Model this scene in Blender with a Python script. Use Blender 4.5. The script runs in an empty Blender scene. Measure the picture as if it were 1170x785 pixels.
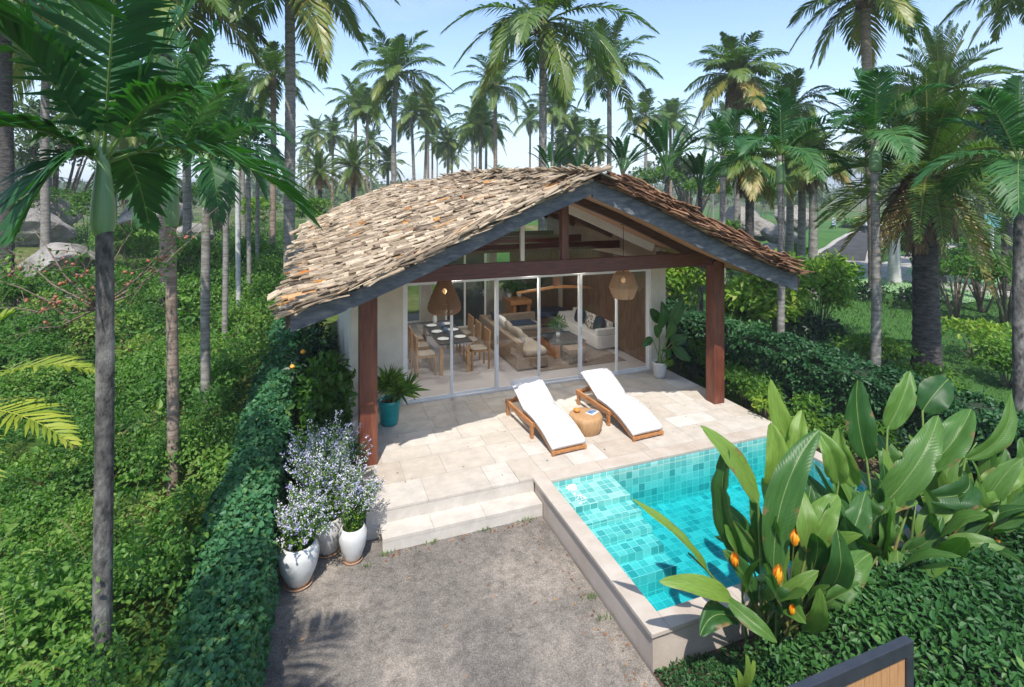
import bpy, bmesh, math, random
import numpy as np
from mathutils import Vector, Matrix, Euler

SC = bpy.context.scene
COL = SC.collection
random.seed(7)
RNG = np.random.default_rng(11)
R = math.radians

# ------------------------------------------------------------------ camera frame
HC = 4.19                      # eye height above the terrace (terrace top is z = 0)
YAW = R(20.5)
FPX = 596.0
SN, CS = math.sin(YAW), math.cos(YAW)

def at(px, py, fwd):
    """world point seen at photo pixel (px,py) at depth fwd metres"""
    r = (px - 585.0) / FPX * fwd
    return Vector((SN * fwd + CS * r, CS * fwd - SN * r, HC - (py - 222.0) / FPX * fwd))

def gp(px, py, z):
    fwd = FPX * (HC - z) / (py - 222.0)
    return at(px, py, fwd)

def fwd_of(x, y):
    return SN * x + CS * y

# ------------------------------------------------------------------ materials
def new_mat(name):
    m = bpy.data.materials.new(name)
    m.use_nodes = True
    nt = m.node_tree
    for n in list(nt.nodes):
        nt.nodes.remove(n)
    out = nt.nodes.new('ShaderNodeOutputMaterial')
    return m, nt, out

def nd(nt, typ, **kw):
    n = nt.nodes.new(typ)
    for k, v in kw.items():
        if k in n.inputs:
            n.inputs[k].default_value = v
        else:
            setattr(n, k, v)
    return n

def ramp(nt, stops):
    n = nt.nodes.new('ShaderNodeValToRGB')
    cr = n.color_ramp
    while len(cr.elements) < len(stops):
        cr.elements.new(0.5)
    for e, (p, c) in zip(cr.elements, stops):
        e.position = p
        e.color = (c[0], c[1], c[2], 1)
    return n

def mixc(nt, fac, a, b, blend='MIX'):
    n = nt.nodes.new('ShaderNodeMix')
    n.data_type = 'RGBA'
    n.blend_type = blend
    for i, v in ((0, fac), (6, a), (7, b)):
        if hasattr(v, 'links') or hasattr(v, 'is_linked'):
            nt.links.new(v, n.inputs[i])
        elif isinstance(v, (int, float)):
            n.inputs[i].default_value = v
        else:
            n.inputs[i].default_value = (v[0], v[1], v[2], 1)
    return n.outputs[2]

def plain(name, c1, c2=None, scale=6.0, rough=0.6, bump=0.0, bscale=None, stretch=(1, 1, 1), detail=6,
          metal=0.0, spec=0.5, c3=None, s3=1.2, lo=0.35, hi=0.65, bdist=0.02, sheen=0.0):
    """noise-mixed principled"""
    m, nt, out = new_mat(name)
    bs = nd(nt, 'ShaderNodeBsdfPrincipled', Roughness=rough, Metallic=metal)
    bs.inputs['Specular IOR Level'].default_value = spec
    tc = nd(nt, 'ShaderNodeTexCoord')
    mp = nd(nt, 'ShaderNodeMapping')
    mp.inputs['Scale'].default_value = stretch
    nt.links.new(tc.outputs['Object'], mp.inputs[0])
    nz = nd(nt, 'ShaderNodeTexNoise', Scale=scale, Detail=detail, Roughness=0.6)
    nt.links.new(mp.outputs[0], nz.inputs['Vector'])
    rp = ramp(nt, [(lo, c1), (hi, c2 or c1)])
    nt.links.new(nz.outputs['Fac'], rp.inputs[0])
    col = rp.outputs[0]
    if c3 is not None:
        n3 = nd(nt, 'ShaderNodeTexNoise', Scale=s3, Detail=4, Roughness=0.6)
        nt.links.new(mp.outputs[0], n3.inputs['Vector'])
        r3 = ramp(nt, [(0.5, (0, 0, 0)), (0.72, (1, 1, 1))])
        nt.links.new(n3.outputs['Fac'], r3.inputs[0])
        col = mixc(nt, r3.outputs[0], col, c3)
    nt.links.new(col, bs.inputs['Base Color'])
    if bump:
        nb = nd(nt, 'ShaderNodeTexNoise', Scale=bscale or scale * 3, Detail=8, Roughness=0.65)
        nt.links.new(mp.outputs[0], nb.inputs['Vector'])
        bp = nd(nt, 'ShaderNodeBump', Strength=bump, Distance=bdist)
        nt.links.new(nb.outputs['Fac'], bp.inputs['Height'])
        nt.links.new(bp.outputs[0], bs.inputs['Normal'])
    nt.links.new(bs.outputs[0], out.inputs[0])
    return m

def leafmat(name, stops, rough=0.42, spec=0.45, trans=0.3, tcol=(0.5, 0.8, 0.12), veins=0.0):
    """leaf: face attribute 'tint' drives the leaf's own colour"""
    m, nt, out = new_mat(name)
    a = nd(nt, 'ShaderNodeAttribute', attribute_name='tint')
    rp = ramp(nt, stops)
    nt.links.new(a.outputs['Fac'], rp.inputs[0])
    col = rp.outputs[0]
    bs = nd(nt, 'ShaderNodeBsdfPrincipled', Roughness=rough)
    bs.inputs['Specular IOR Level'].default_value = spec
    if veins:
        uv = nd(nt, 'ShaderNodeUVMap', uv_map='UVMap')
        sp = nd(nt, 'ShaderNodeSeparateXYZ')
        nt.links.new(uv.outputs[0], sp.inputs[0])
        wv = nd(nt, 'ShaderNodeMath', operation='MULTIPLY_ADD')   # diagonal veins: v*k - |u|*k2
        ab = nd(nt, 'ShaderNodeMath', operation='ABSOLUTE')
        nt.links.new(sp.outputs[0], ab.inputs[0])
        m2 = nd(nt, 'ShaderNodeMath', operation='MULTIPLY')
        nt.links.new(ab.outputs[0], m2.inputs[0]); m2.inputs[1].default_value = -28.0
        nt.links.new(sp.outputs[1], wv.inputs[0]); wv.inputs[1].default_value = 190.0
        nt.links.new(m2.outputs[0], wv.inputs[2])
        sn = nd(nt, 'ShaderNodeMath', operation='SINE')
        nt.links.new(wv.outputs[0], sn.inputs[0])
        bp = nd(nt, 'ShaderNodeBump', Strength=veins, Distance=0.004)
        nt.links.new(sn.outputs[0], bp.inputs['Height'])
        nt.links.new(bp.outputs[0], bs.inputs['Normal'])
        lt = nd(nt, 'ShaderNodeMath', operation='LESS_THAN')
        nt.links.new(ab.outputs[0], lt.inputs[0]); lt.inputs[1].default_value = 0.022
        col = mixc(nt, lt.outputs[0], col, (0.20, 0.27, 0.08))
        nz = nd(nt, 'ShaderNodeTexNoise', Scale=7.0, Detail=5)
        nt.links.new(uv.outputs[0], nz.inputs['Vector'])
        r2 = ramp(nt, [(0.3, (0.78, 0.78, 0.78)), (0.7, (1.15, 1.15, 1.1))])
        nt.links.new(nz.outputs['Fac'], r2.inputs[0])
        col = mixc(nt, 1.0, col, r2.outputs[0], 'MULTIPLY')
        n4 = nd(nt, 'ShaderNodeTexNoise', Scale=5.0, Detail=6, Roughness=.7)        # dry brown rims and spots
        tg = nd(nt, 'ShaderNodeTexCoord'); nt.links.new(tg.outputs['Object'], n4.inputs['Vector'])
        ad = nd(nt, 'ShaderNodeMath', operation='MULTIPLY_ADD'); nt.links.new(ab.outputs[0], ad.inputs[0]); ad.inputs[1].default_value = .30; nt.links.new(n4.outputs['Fac'], ad.inputs[2])
        r4 = ramp(nt, [(.80, (0, 0, 0)), (.86, (.85, .85, .85))]); nt.links.new(ad.outputs[0], r4.inputs[0])
        col = mixc(nt, r4.outputs[0], col, (.20, .12, .045))
    nt.links.new(col, bs.inputs['Base Color'])
    if trans > 0:
        tr = nd(nt, 'ShaderNodeBsdfTranslucent')
        tm = mixc(nt, 1.0, col, (tcol[0] * 2.2, tcol[1] * 2.2, tcol[2] * 2.2), 'MULTIPLY')
        nt.links.new(tm, tr.inputs['Color'])
        mx = nd(nt, 'ShaderNodeMixShader', Fac=trans)
        nt.links.new(bs.outputs[0], mx.inputs[1])
        nt.links.new(tr.outputs[0], mx.inputs[2])
        nt.links.new(mx.outputs[0], out.inputs[0])
    else:
        nt.links.new(bs.outputs[0], out.inputs[0])
    return m

def tintmat(name, stops, rough=0.75, nscale=14.0, namt=0.35, bump=0.25, bscale=40.0, spec=0.35, stretch=(1, 1, 1), bdist=0.01, stain=None):
    """hard material whose face attribute 'tint' picks the piece's own colour"""
    m, nt, out = new_mat(name)
    a = nd(nt, 'ShaderNodeAttribute', attribute_name='tint')
    rp = ramp(nt, stops)
    nt.links.new(a.outputs['Fac'], rp.inputs[0])
    tc = nd(nt, 'ShaderNodeTexCoord')
    mp = nd(nt, 'ShaderNodeMapping')
    mp.inputs['Scale'].default_value = stretch
    nt.links.new(tc.outputs['Object'], mp.inputs[0])
    nz = nd(nt, 'ShaderNodeTexNoise', Scale=nscale, Detail=8, Roughness=0.65)
    nt.links.new(mp.outputs[0], nz.inputs['Vector'])
    r2 = ramp(nt, [(0.3, (1 - namt,) * 3), (0.7, (1 + namt * 0.6,) * 3)])
    nt.links.new(nz.outputs['Fac'], r2.inputs[0])
    col = mixc(nt, 1.0, rp.outputs[0], r2.outputs[0], 'MULTIPLY')
    if stain:
        n3 = nd(nt, 'ShaderNodeTexNoise', Scale=1.7, Detail=7, Roughness=0.7)
        nt.links.new(tc.outputs['Object'], n3.inputs['Vector'])
        r3 = ramp(nt, [(0.52, (0, 0, 0)), (0.75, (0.8, 0.8, 0.8))])
        nt.links.new(n3.outputs['Fac'], r3.inputs[0])
        col = mixc(nt, r3.outputs[0], col, stain)
    bs = nd(nt, 'ShaderNodeBsdfPrincipled', Roughness=rough)
    bs.inputs['Specular IOR Level'].default_value = spec
    nt.links.new(col, bs.inputs['Base Color'])
    nb = nd(nt, 'ShaderNodeTexNoise', Scale=bscale, Detail=6)
    nt.links.new(mp.outputs[0], nb.inputs['Vector'])
    bp = nd(nt, 'ShaderNodeBump', Strength=bump, Distance=bdist)
    nt.links.new(nb.outputs['Fac'], bp.inputs['Height'])
    nt.links.new(bp.outputs[0], bs.inputs['Normal'])
    nt.links.new(bs.outputs[0], out.inputs[0])
    return m

def glassmat(name, tint=(0.93, 0.96, 0.95), ior=1.5, rough=0.0, bump=0.0, bscale=3.0):
    m, nt, out = new_mat(name)
    fr = nd(nt, 'ShaderNodeFresnel', IOR=ior)
    tr = nd(nt, 'ShaderNodeBsdfTransparent'); tr.inputs[0].default_value = (*tint, 1)
    gl = nd(nt, 'ShaderNodeBsdfGlossy', Roughness=rough)
    mx = nd(nt, 'ShaderNodeMixShader')
    nt.links.new(fr.outputs[0], mx.inputs[0])
    nt.links.new(tr.outputs[0], mx.inputs[1])
    nt.links.new(gl.outputs[0], mx.inputs[2])
    if bump:
        tc = nd(nt, 'ShaderNodeTexCoord')
        nb = nd(nt, 'ShaderNodeTexNoise', Scale=bscale, Detail=3)
        nt.links.new(tc.outputs['Object'], nb.inputs['Vector'])
        bp = nd(nt, 'ShaderNodeBump', Strength=bump, Distance=0.03)
        nt.links.new(nb.outputs['Fac'], bp.inputs['Height'])
        nt.links.new(bp.outputs[0], gl.inputs['Normal'])
        nt.links.new(bp.outputs[0], fr.inputs['Normal'])
    nt.links.new(mx.outputs[0], out.inputs[0])
    return m

def emit(name, col, s):
    m, nt, out = new_mat(name)
    e = nd(nt, 'ShaderNodeEmission', Strength=s)
    e.inputs[0].default_value = (*col, 1)
    nt.links.new(e.outputs[0], out.inputs[0])
    return m

M = {}
M['redwood'] = plain('red_stained_timber', (0.085, 0.022, 0.012), (0.17, 0.05, 0.026), 5, 0.42, 0.25, 30, (6, 6, 0.8), c3=(0.22, 0.075, 0.035), s3=1.0)
M['redwood_h'] = plain('red_stained_beam', (0.075, 0.022, 0.014), (0.15, 0.045, 0.026), 5, 0.45, 0.25, 30, (0.8, 6, 6))
M['barge'] = plain('weathered_grey_board', (0.055, 0.06, 0.072), (0.12, 0.125, 0.14), 4, 0.6, 0.3, 25, (1.5, 4, 5), c3=(0.20, 0.19, 0.18), s3=2.5)
M['soffit'] = plain('soffit_planks', (0.36, 0.18, 0.085), (0.52, 0.29, 0.15), 3, 0.5, 0.2, 20, (0.5, 7, 0.5))
M['render'] = plain('cream_render', (0.60, 0.52, 0.40), (0.68, 0.60, 0.47), 3, 0.9, 0.15, 60)
M['white_paint'] = plain('white_frame_paint', (0.74, 0.73, 0.70), (0.80, 0.79, 0.77), 8, 0.45)
M['int_wall'] = plain('interior_plaster', (0.62, 0.57, 0.49), (0.68, 0.63, 0.55), 3, 0.9)
M['walnut'] = plain('brown_panel_wood', (0.085, 0.045, 0.026), (0.17, 0.095, 0.055), 4, 0.5, 0.15, 20, (5, 5, 0.7))
M['rafter'] = plain('dark_rafter', (0.05, 0.02, 0.012), (0.10, 0.04, 0.025), 5, 0.5, 0.2, 25, (1, 6, 6))
M['slab'] = plain('roof_underlay', (0.10, 0.065, 0.04), (0.16, 0.11, 0.07), 6, 0.9)
M['glass'] = glassmat('window_glass', (0.88, 0.91, 0.90), 1.85)
M['dark_glass'] = plain('dark_door_glass', (0.035, 0.04, 0.045), (0.06, 0.065, 0.07), 1, 0.08, spec=0.8)
M['floor_in'] = plain('mauve_terrazzo', (0.40, 0.37, 0.38), (0.50, 0.465, 0.475), 40, 0.45, 0, c3=(0.5, 0.46, 0.46), s3=3)
M['floor_stone'] = plain('hall_stone', (0.40, 0.34, 0.27), (0.55, 0.49, 0.41), 2, 0.6)
M['teak'] = plain('teak', (0.30, 0.12, 0.04), (0.48, 0.22, 0.08), 4, 0.45, 0.2, 30, (7, 0.9, 7))
M['lightwood'] = plain('chair_oak', (0.29, 0.15, 0.06), (0.42, 0.24, 0.11), 5, 0.5, 0.1, 30, (6, 6, 1))
M['darkwood'] = plain('dark_table_top', (0.035, 0.025, 0.022), (0.065, 0.05, 0.042), 5, 0.4, 0.1, 30, (6, 1, 6))
M['canvas'] = plain('white_canvas', (0.60, 0.60, 0.605), (0.66, 0.66, 0.665), 12, 0.85, 0.15, 120)
M['linen'] = plain('beige_linen', (0.31, 0.26, 0.21), (0.40, 0.34, 0.28), 30, 0.9, 0.2, 150)
M['brown_fab'] = plain('brown_sofa_cloth', (0.20, 0.145, 0.10), (0.28, 0.205, 0.145), 30, 0.9, 0.2, 150)
M['white_fab'] = plain('white_sofa_cloth', (0.70, 0.68, 0.66), (0.78, 0.76, 0.74), 30, 0.9, 0.2, 150)
M['navy'] = plain('navy_cloth', (0.015, 0.02, 0.045), (0.03, 0.04, 0.08), 30, 0.9, 0.2, 150)
M['pattern'] = plain('patterned_cushion', (0.65, 0.6, 0.55), (0.18, 0.15, 0.14), 14, 0.9, 0.1, lo=0.48, hi=0.52)
M['rug'] = plain('brown_rug', (0.16, 0.12, 0.095), (0.24, 0.18, 0.145), 20, 0.95, 0.4, 90)
M['rattan'] = plain('woven_rattan', (0.44, 0.26, 0.13), (0.62, 0.40, 0.22), 30, 0.6, 0.6, 80, (1, 1, 3))
M['rattan_dark'] = plain('dark_woven_rattan', (0.24, 0.12, 0.055), (0.38, 0.20, 0.10), 30, 0.6, 0.6, 80, (1, 1, 3))
M['stump'] = plain('pale_stump', (0.34, 0.18, 0.075), (0.54, 0.33, 0.155), 4, 0.6, 0.3, 20, (4, 4, 0.8), c3=(0.25, 0.12, 0.05), s3=4)
M['turq'] = plain('turquoise_glaze', (0.0, 0.20, 0.20), (0.01, 0.28, 0.27), 5, 0.18)
M['pot_white'] = plain('white_glaze', (0.54, 0.54, 0.52), (0.64, 0.64, 0.62), 5, 0.22, 0.05, 20, c3=(0.45, 0.40, 0.33), s3=3)
M['pot_grey'] = plain('grey_clay_pot', (0.36, 0.34, 0.31), (0.52, 0.50, 0.46), 6, 0.6, 0.2, 30)
M['terracotta'] = plain('clay_saucer', (0.35, 0.20, 0.12), (0.45, 0.28, 0.17), 6, 0.8)
M['soil'] = plain('soil', (0.035, 0.022, 0.014), (0.09, 0.06, 0.04), 15, 0.95, 0.6, 40)
M['steel'] = plain('charcoal_steel', (0.022, 0.026, 0.034), (0.035, 0.040, 0.050), 8, 0.35, 0.05, 60, spec=0.6)
M['slat'] = plain('golden_slat', (0.36, 0.18, 0.075), (0.52, 0.29, 0.13), 5, 0.5, 0.2, 30, (7, 7, 0.8), c3=(0.28, 0.13, 0.05), s3=5)
M['rock'] = plain('rock', (0.20, 0.18, 0.16), (0.38, 0.35, 0.31), 1.5, 0.9, 0.8, 5, c3=(0.10, 0.09, 0.08), s3=0.8, bdist=0.2)
M['ceramic'] = plain('white_ceramic', (0.78, 0.78, 0.78), (0.8, 0.8, 0.8), 3, 0.2)
M['blue_cer'] = plain('blue_ceramic', (0.05, 0.10, 0.22), (0.25, 0.35, 0.5), 12, 0.25)
M['orange_cer'] = plain('orange_ceramic', (0.50, 0.20, 0.03), (0.55, 0.25, 0.05), 3, 0.35)
M['black'] = plain('black_gloss', (0.008, 0.008, 0.01), (0.012, 0.012, 0.015), 3, 0.15)
M['metal'] = plain('satin_metal', (0.55, 0.55, 0.55), (0.6, 0.6, 0.6), 3, 0.3, metal=1.0)
M['cord'] = plain('dark_cord', (0.02, 0.015, 0.012), (0.03, 0.02, 0.015), 3, 0.7)
_m, _nt, _o = new_mat('opal_panel')
_t = nd(_nt, 'ShaderNodeBsdfTranslucent'); _t.inputs[0].default_value = (.82, .85, .82, 1)
_nt.links.new(_t.outputs[0], _o.inputs[0]); M['opal'] = _m
M['bulb'] = emit('warm_bulb', (1.0, 0.62, 0.28), 3)
M['downlight'] = emit('white_downlight', (1.0, 0.95, 0.88), 9)
M['trunk_grey'] = plain('grey_palm_bark', (0.15, 0.135, 0.115), (0.30, 0.275, 0.24), 5, 0.85, 0.5, 14, (1, 1, 5), c3=(0.09, 0.075, 0.06), s3=1.3)
M['trunk_old'] = plain('dark_old_bark', (0.035, 0.032, 0.029), (0.13, 0.118, 0.105), 7, 0.9, 0.9, 16, (3, 3, 1.5), c3=(0.30, 0.28, 0.25), s3=1.6, lo=.38, hi=.62)
M['trunk_brown'] = plain('brown_palm_bark', (0.19, 0.13, 0.095), (0.33, 0.25, 0.19), 5, 0.85, 0.5, 14, (1, 1, 5), c3=(0.10, 0.07, 0.05), s3=1.6)
M['trunk_dark'] = plain('rough_date_bark', (0.03, 0.025, 0.023), (0.115, 0.10, 0.09), 5, 0.95, 0.9, 9, (1, 1, 3.5), bdist=0.06)
M['trunk_pale'] = plain('pale_royal_bark', (0.36, 0.35, 0.32), (0.50, 0.48, 0.44), 3, 0.85, 0.3, 12, (1, 1, 5))
M['twig'] = plain('twig_bark', (0.10, 0.07, 0.05), (0.20, 0.15, 0.11), 8, 0.9)
M['shaft'] = plain('green_crownshaft', (0.10, 0.20, 0.08), (0.18, 0.30, 0.13), 3, 0.4, 0.05, 20, (4, 4, 0.6))
M['husk'] = plain('dry_husk', (0.09, 0.05, 0.03), (0.20, 0.12, 0.075), 6, 0.95, 0.6, 20, (4, 4, 0.8))
M['fruit'] = plain('orange_fruit', (0.70, 0.26, 0.01), (0.80, 0.36, 0.03), 5, 0.4)
M['pod'] = plain('rusty_pod', (0.20, 0.06, 0.03), (0.36, 0.14, 0.07), 8, 0.6)

G_ = (0.012, 0.040, 0.012)
M['l_under'] = leafmat('undergrowth_leaf', [(0, (0.025, 0.08, 0.015)), (0.35, (0.065, 0.16, 0.028)), (0.65, (0.125, 0.24, 0.04)), (0.86, (0.21, 0.32, 0.06)), (0.95, (0.18, 0.17, 0.05)), (1, (0.13, 0.075, 0.035))], trans=0.38, rough=0.5, spec=0.3)
M['l_hedge'] = leafmat('hedge_leaf', [(0, (0.020, 0.075, 0.032)), (0.5, (0.036, 0.13, 0.052)), (0.85, (0.07, 0.19, 0.068)), (1, (0.15, 0.24, 0.06))], trans=0.18, rough=0.5, spec=.3)
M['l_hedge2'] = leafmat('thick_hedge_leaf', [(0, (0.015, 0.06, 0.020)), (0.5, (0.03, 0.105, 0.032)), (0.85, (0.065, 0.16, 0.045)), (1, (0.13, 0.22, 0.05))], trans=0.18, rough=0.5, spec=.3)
M['l_box'] = leafmat('box_hedge_leaf', [(0, (0.016, 0.062, 0.015)), (0.5, (0.032, 0.108, 0.024)), (0.85, (0.06, 0.155, 0.034)), (1, (0.12, 0.22, 0.045))], trans=0.2, rough=0.5, spec=0.28)
M['l_shrub'] = leafmat('shrub_leaf', [(0, (0.03, 0.085, 0.012)), (0.4, (0.075, 0.17, 0.018)), (0.75, (0.15, 0.26, 0.025)), (1, (0.26, 0.32, 0.04))], trans=0.34, rough=0.5, spec=0.3)
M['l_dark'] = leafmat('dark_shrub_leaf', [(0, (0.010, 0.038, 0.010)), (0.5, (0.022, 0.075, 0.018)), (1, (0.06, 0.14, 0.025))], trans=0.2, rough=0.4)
M['l_palm'] = leafmat('coconut_leaflet', [(0, (0.045, 0.092, 0.018)), (0.35, (0.09, 0.155, 0.028)), (0.6, (0.16, 0.205, 0.04)), (0.78, (0.26, 0.23, 0.05)), (0.9, (0.36, 0.21, 0.055)), (1, (0.17, 0.10, 0.055))], trans=0.28, rough=0.42)
M['l_areca'] = leafmat('broad_palm_leaflet', [(0, (0.014, 0.062, 0.020)), (0.4, (0.034, 0.118, 0.034)), (0.7, (0.065, 0.165, 0.045)), (0.85, (0.17, 0.25, 0.065)), (1, (0.22, 0.13, 0.06))], trans=0.28, rough=0.48, spec=0.3)
M['l_gold'] = leafmat('yellow_palm_leaflet', [(0, (0.12, 0.20, 0.02)), (0.5, (0.24, 0.30, 0.03)), (1, (0.42, 0.42, 0.06))], trans=0.35, rough=0.4)
M['l_big'] = leafmat('broad_paddle_leaf', [(0, (0.016, 0.062, 0.014)), (0.4, (0.042, 0.12, 0.026)), (0.75, (0.10, 0.20, 0.036)), (1, (0.18, 0.28, 0.05))], trans=0.32, rough=0.42, spec=0.35, tcol=(0.45, 0.7, 0.1), veins=0.16)
M['stem_big'] = plain('paddle_stem', (0.08, 0.16, 0.03), (0.17, 0.25, 0.06), 6, 0.45, 0.05, 20, (4, 4, 0.5), c3=(0.20, 0.12, 0.05), s3=2)
M['l_dracaena'] = leafmat('strap_leaf', [(0, (0.03, 0.09, 0.012)), (0.6, (0.10, 0.19, 0.02)), (1, (0.24, 0.32, 0.05))], trans=0.25)
M['lav'] = leafmat('pale_blossom', [(0, (0.36, 0.35, 0.62)), (0.35, (0.54, 0.52, 0.72)), (0.65, (0.72, 0.69, 0.77)), (1, (0.80, 0.78, 0.77))], trans=0.3, tcol=(0.42, 0.42, 0.46), rough=0.7, spec=0.1)
M['bract'] = leafmat('orange_bract', [(0, (0.75, 0.13, 0.01)), (0.5, (0.80, 0.28, 0.01)), (1, (0.80, 0.45, 0.03))], trans=0.2, tcol=(0.5, 0.4, 0.2), rough=0.4)
M['l_dry'] = leafmat('fallen_leaf', [(0, (0.10, 0.05, 0.03)), (0.6, (0.22, 0.10, 0.05)), (1, (0.34, 0.20, 0.08))], trans=0.0, rough=0.8)
M['l_grass'] = leafmat('grass_blade', [(0, (0.03, 0.085, 0.012)), (0.6, (0.07, 0.16, 0.02)), (1, (0.16, 0.24, 0.04))], trans=0.25, rough=0.5)
M['l_far'] = leafmat('far_tree_leaf', [(0, (0.03, 0.065, 0.016)), (0.5, (0.06, 0.11, 0.024)), (1, (0.12, 0.16, 0.04))], trans=0.2, rough=0.6)

M['shake'] = tintmat('cedar_shake', [(0, (0.09, 0.065, 0.045)), (0.25, (0.22, 0.165, 0.115)), (0.6, (0.37, 0.285, 0.195)), (0.86, (0.52, 0.42, 0.30)), (0.95, (0.50, 0.22, 0.05)), (1, (0.42, 0.13, 0.03))], rough=0.85, nscale=10, namt=0.4, bump=0.6, bscale=30, spec=0.15)
M['shake_red'] = tintmat('rusty_shake', [(0, (0.06, 0.03, 0.02)), (0.3, (0.17, 0.085, 0.05)), (0.7, (0.30, 0.16, 0.09)), (1, (0.45, 0.30, 0.18))], rough=0.85, nscale=10, namt=0.4, bump=0.6, bscale=30, spec=0.15)
M['paving'] = tintmat('sandstone_paving', [(0, (0.37, 0.29, 0.22)), (0.3, (0.46, 0.40, 0.33)), (0.7, (0.52, 0.475, 0.415)), (1, (0.58, 0.555, 0.505))], rough=0.7, nscale=4.5, namt=0.19, bump=0.12, bscale=50, stain=(0.46, 0.41, 0.34))
M['grout'] = plain('pale_grout', (0.26, 0.22, 0.17), (0.36, 0.32, 0.26), 20, 0.9)
M['coping'] = plain('cream_coping', (0.43, 0.365, 0.30), (0.50, 0.44, 0.375), 2.5, 0.7, 0.15, 60, c3=(0.38, 0.31, 0.25), s3=1.6)
M['poolwall'] = plain('rendered_pool_wall', (0.46, 0.385, 0.325), (0.53, 0.455, 0.385), 2.0, 0.85, 0.2, 50, c3=(0.39, 0.32, 0.26), s3=1.1)

# ------------------------------------------------------------------ mesh builders
ORG = {}

class MB:
    def __init__(s):
        s.v = []; s.f = []; s.t = []
    def add(s, vs, fs, t=0.5):
        b = len(s.v)
        s.v += [tuple(v) for v in vs]
        s.f += [tuple(i + b for i in f) for f in fs]
        s.t += [t] * len(fs)
    def box2(s, a, b, t=0.5):
        x0, y0, z0 = a; x1, y1, z1 = b
        s.add([(x0, y0, z0), (x1, y0, z0), (x1, y1, z0), (x0, y1, z0), (x0, y0, z1), (x1, y0, z1), (x1, y1, z1), (x0, y1, z1)],
              [(0, 3, 2, 1), (4, 5, 6, 7), (0, 1, 5, 4), (1, 2, 6, 5), (2, 3, 7, 6), (3, 0, 4, 7)], t)
        return s
    def box(s, c, d, rot=None, t=0.5):
        hx, hy, hz = d[0] / 2, d[1] / 2, d[2] / 2
        vs = [Vector((sx * hx, sy * hy, sz * hz)) for sz in (-1, 1) for sx, sy in ((-1, -1), (1, -1), (1, 1), (-1, 1))]
        if rot is not None:
            mt = Euler(rot).to_matrix()
            vs = [mt @ v for v in vs]
        s.add([v + Vector(c) for v in vs], [(0, 3, 2, 1), (4, 5, 6, 7), (0, 1, 5, 4), (1, 2, 6, 5), (2, 3, 7, 6), (3, 0, 4, 7)], t)
        return s
    def beam(s, p, q, w, h, t=0.5):
        """box of width w and height h running from p to q (axis through its centre)"""
        p, q = Vector(p), Vector(q)
        d = (q - p).normalized()
        up = Vector((0, 0, 1)) if abs(d.z) < 0.95 else Vector((1, 0, 0))
        sd = d.cross(up).normalized(); u2 = sd.cross(d)
        vs = []
        for e in (p, q):
            for a, b in ((-1, -1), (1, -1), (1, 1), (-1, 1)):
                vs.append(e + sd * (a * w / 2) + u2 * (b * h / 2))
        s.add(vs, [(0, 1, 2, 3), (7, 6, 5, 4), (0, 4, 5, 1), (1, 5, 6, 2), (2, 6, 7, 3), (3, 7, 4, 0)], t)
        return s
    def tube(s, pts, rad, n=8, t=0.5, cap=True):
        pts = [Vector(p) for p in pts]
        rad = rad if hasattr(rad, '__len__') else [rad] * len(pts)
        vs, fs = [], []
        prev = None
        for i, p in enumerate(pts):
            d = (pts[min(i + 1, len(pts) - 1)] - pts[max(i - 1, 0)])
            d = d.normalized() if d.length > 1e-9 else Vector((0, 0, 1))
            if prev is None:
                a = Vector((1, 0, 0)) if abs(d.x) < 0.8 else Vector((0, 1, 0))
                u = d.cross(a).normalized()
            else:
                u = (prev - d * prev.dot(d)).normalized()
            prev = u
            w = d.cross(u)
            for k in range(n):
                an = 2 * math.pi * k / n
                vs.append(p + (u * math.cos(an) + w * math.sin(an)) * rad[i])
        for i in range(len(pts) - 1):
            for k in range(n):
                a = i * n + k; b = i * n + (k + 1) % n
                fs.append((a, b, b + n, a + n))
        if cap:
            fs.append(tuple(range(n - 1, -1, -1)))
            fs.append(tuple(range((len(pts) - 1) * n, len(pts) * n)))
        s.add(vs, fs, t)
        return s
    def lathe(s, prof, c, n=24, t=0.5, closed=False):
        vs, fs = [], []
        for r, z in prof:
            for k in range(n):
                an = 2 * math.pi * k / n
                vs.append((c[0] + r * math.cos(an), c[1] + r * math.sin(an), c[2] + z))
        for i in range(len(prof) - 1):
            for k in range(n):
                a = i * n + k; b = i * n + (k + 1) % n
                fs.append((a, b, b + n, a + n))
        if closed:
            fs.append(tuple(range(n - 1, -1, -1)))
            fs.append(tuple(range((len(prof) - 1) * n, len(prof) * n)))
        s.add(vs, fs, t)
        return s
    def poly(s, pts, ext, t=0.5):
        """flat polygon extruded by vector ext"""
        n = len(pts); e = Vector(ext)
        vs = [Vector(p) for p in pts] + [Vector(p) + e for p in pts]
        fs = [tuple(range(n - 1, -1, -1)), tuple(range(n, 2 * n))] + [(i, (i + 1) % n, n + (i + 1) % n, n + i) for i in range(n)]
        s.add(vs, fs, t)
        return s
    def pillow(s, c, d, rot=(0, 0, 0), e=0.45, n=14, m=8, t=0.5):
        mt = Euler(rot).to_matrix(); vs, fs = [], []
        def sp(x, p): return math.copysign(abs(x) ** p, x)
        for i in range(m + 1):
            ph = -math.pi / 2 + math.pi * i / m
            for k in range(n):
                th = 2 * math.pi * k / n
                v = Vector((sp(math.cos(ph), e) * sp(math.cos(th), e) * d[0] / 2, sp(math.cos(ph), e) * sp(math.sin(th), e) * d[1] / 2, sp(math.sin(ph), e * 1.6) * d[2] / 2))
                vs.append(mt @ v + Vector(c))
        for i in range(m):
            for k in range(n):
                a = i * n + k; b = i * n + (k + 1) % n
                fs.append((a, b, b + n, a + n))
        s.add(vs, fs, t)
        return s

def link(o, parent):
    COL.objects.link(o)
    if parent is not None:
        o.parent = parent
        ORG[o] = ORG.get(parent, Vector((0, 0, 0)))
    return o

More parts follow.
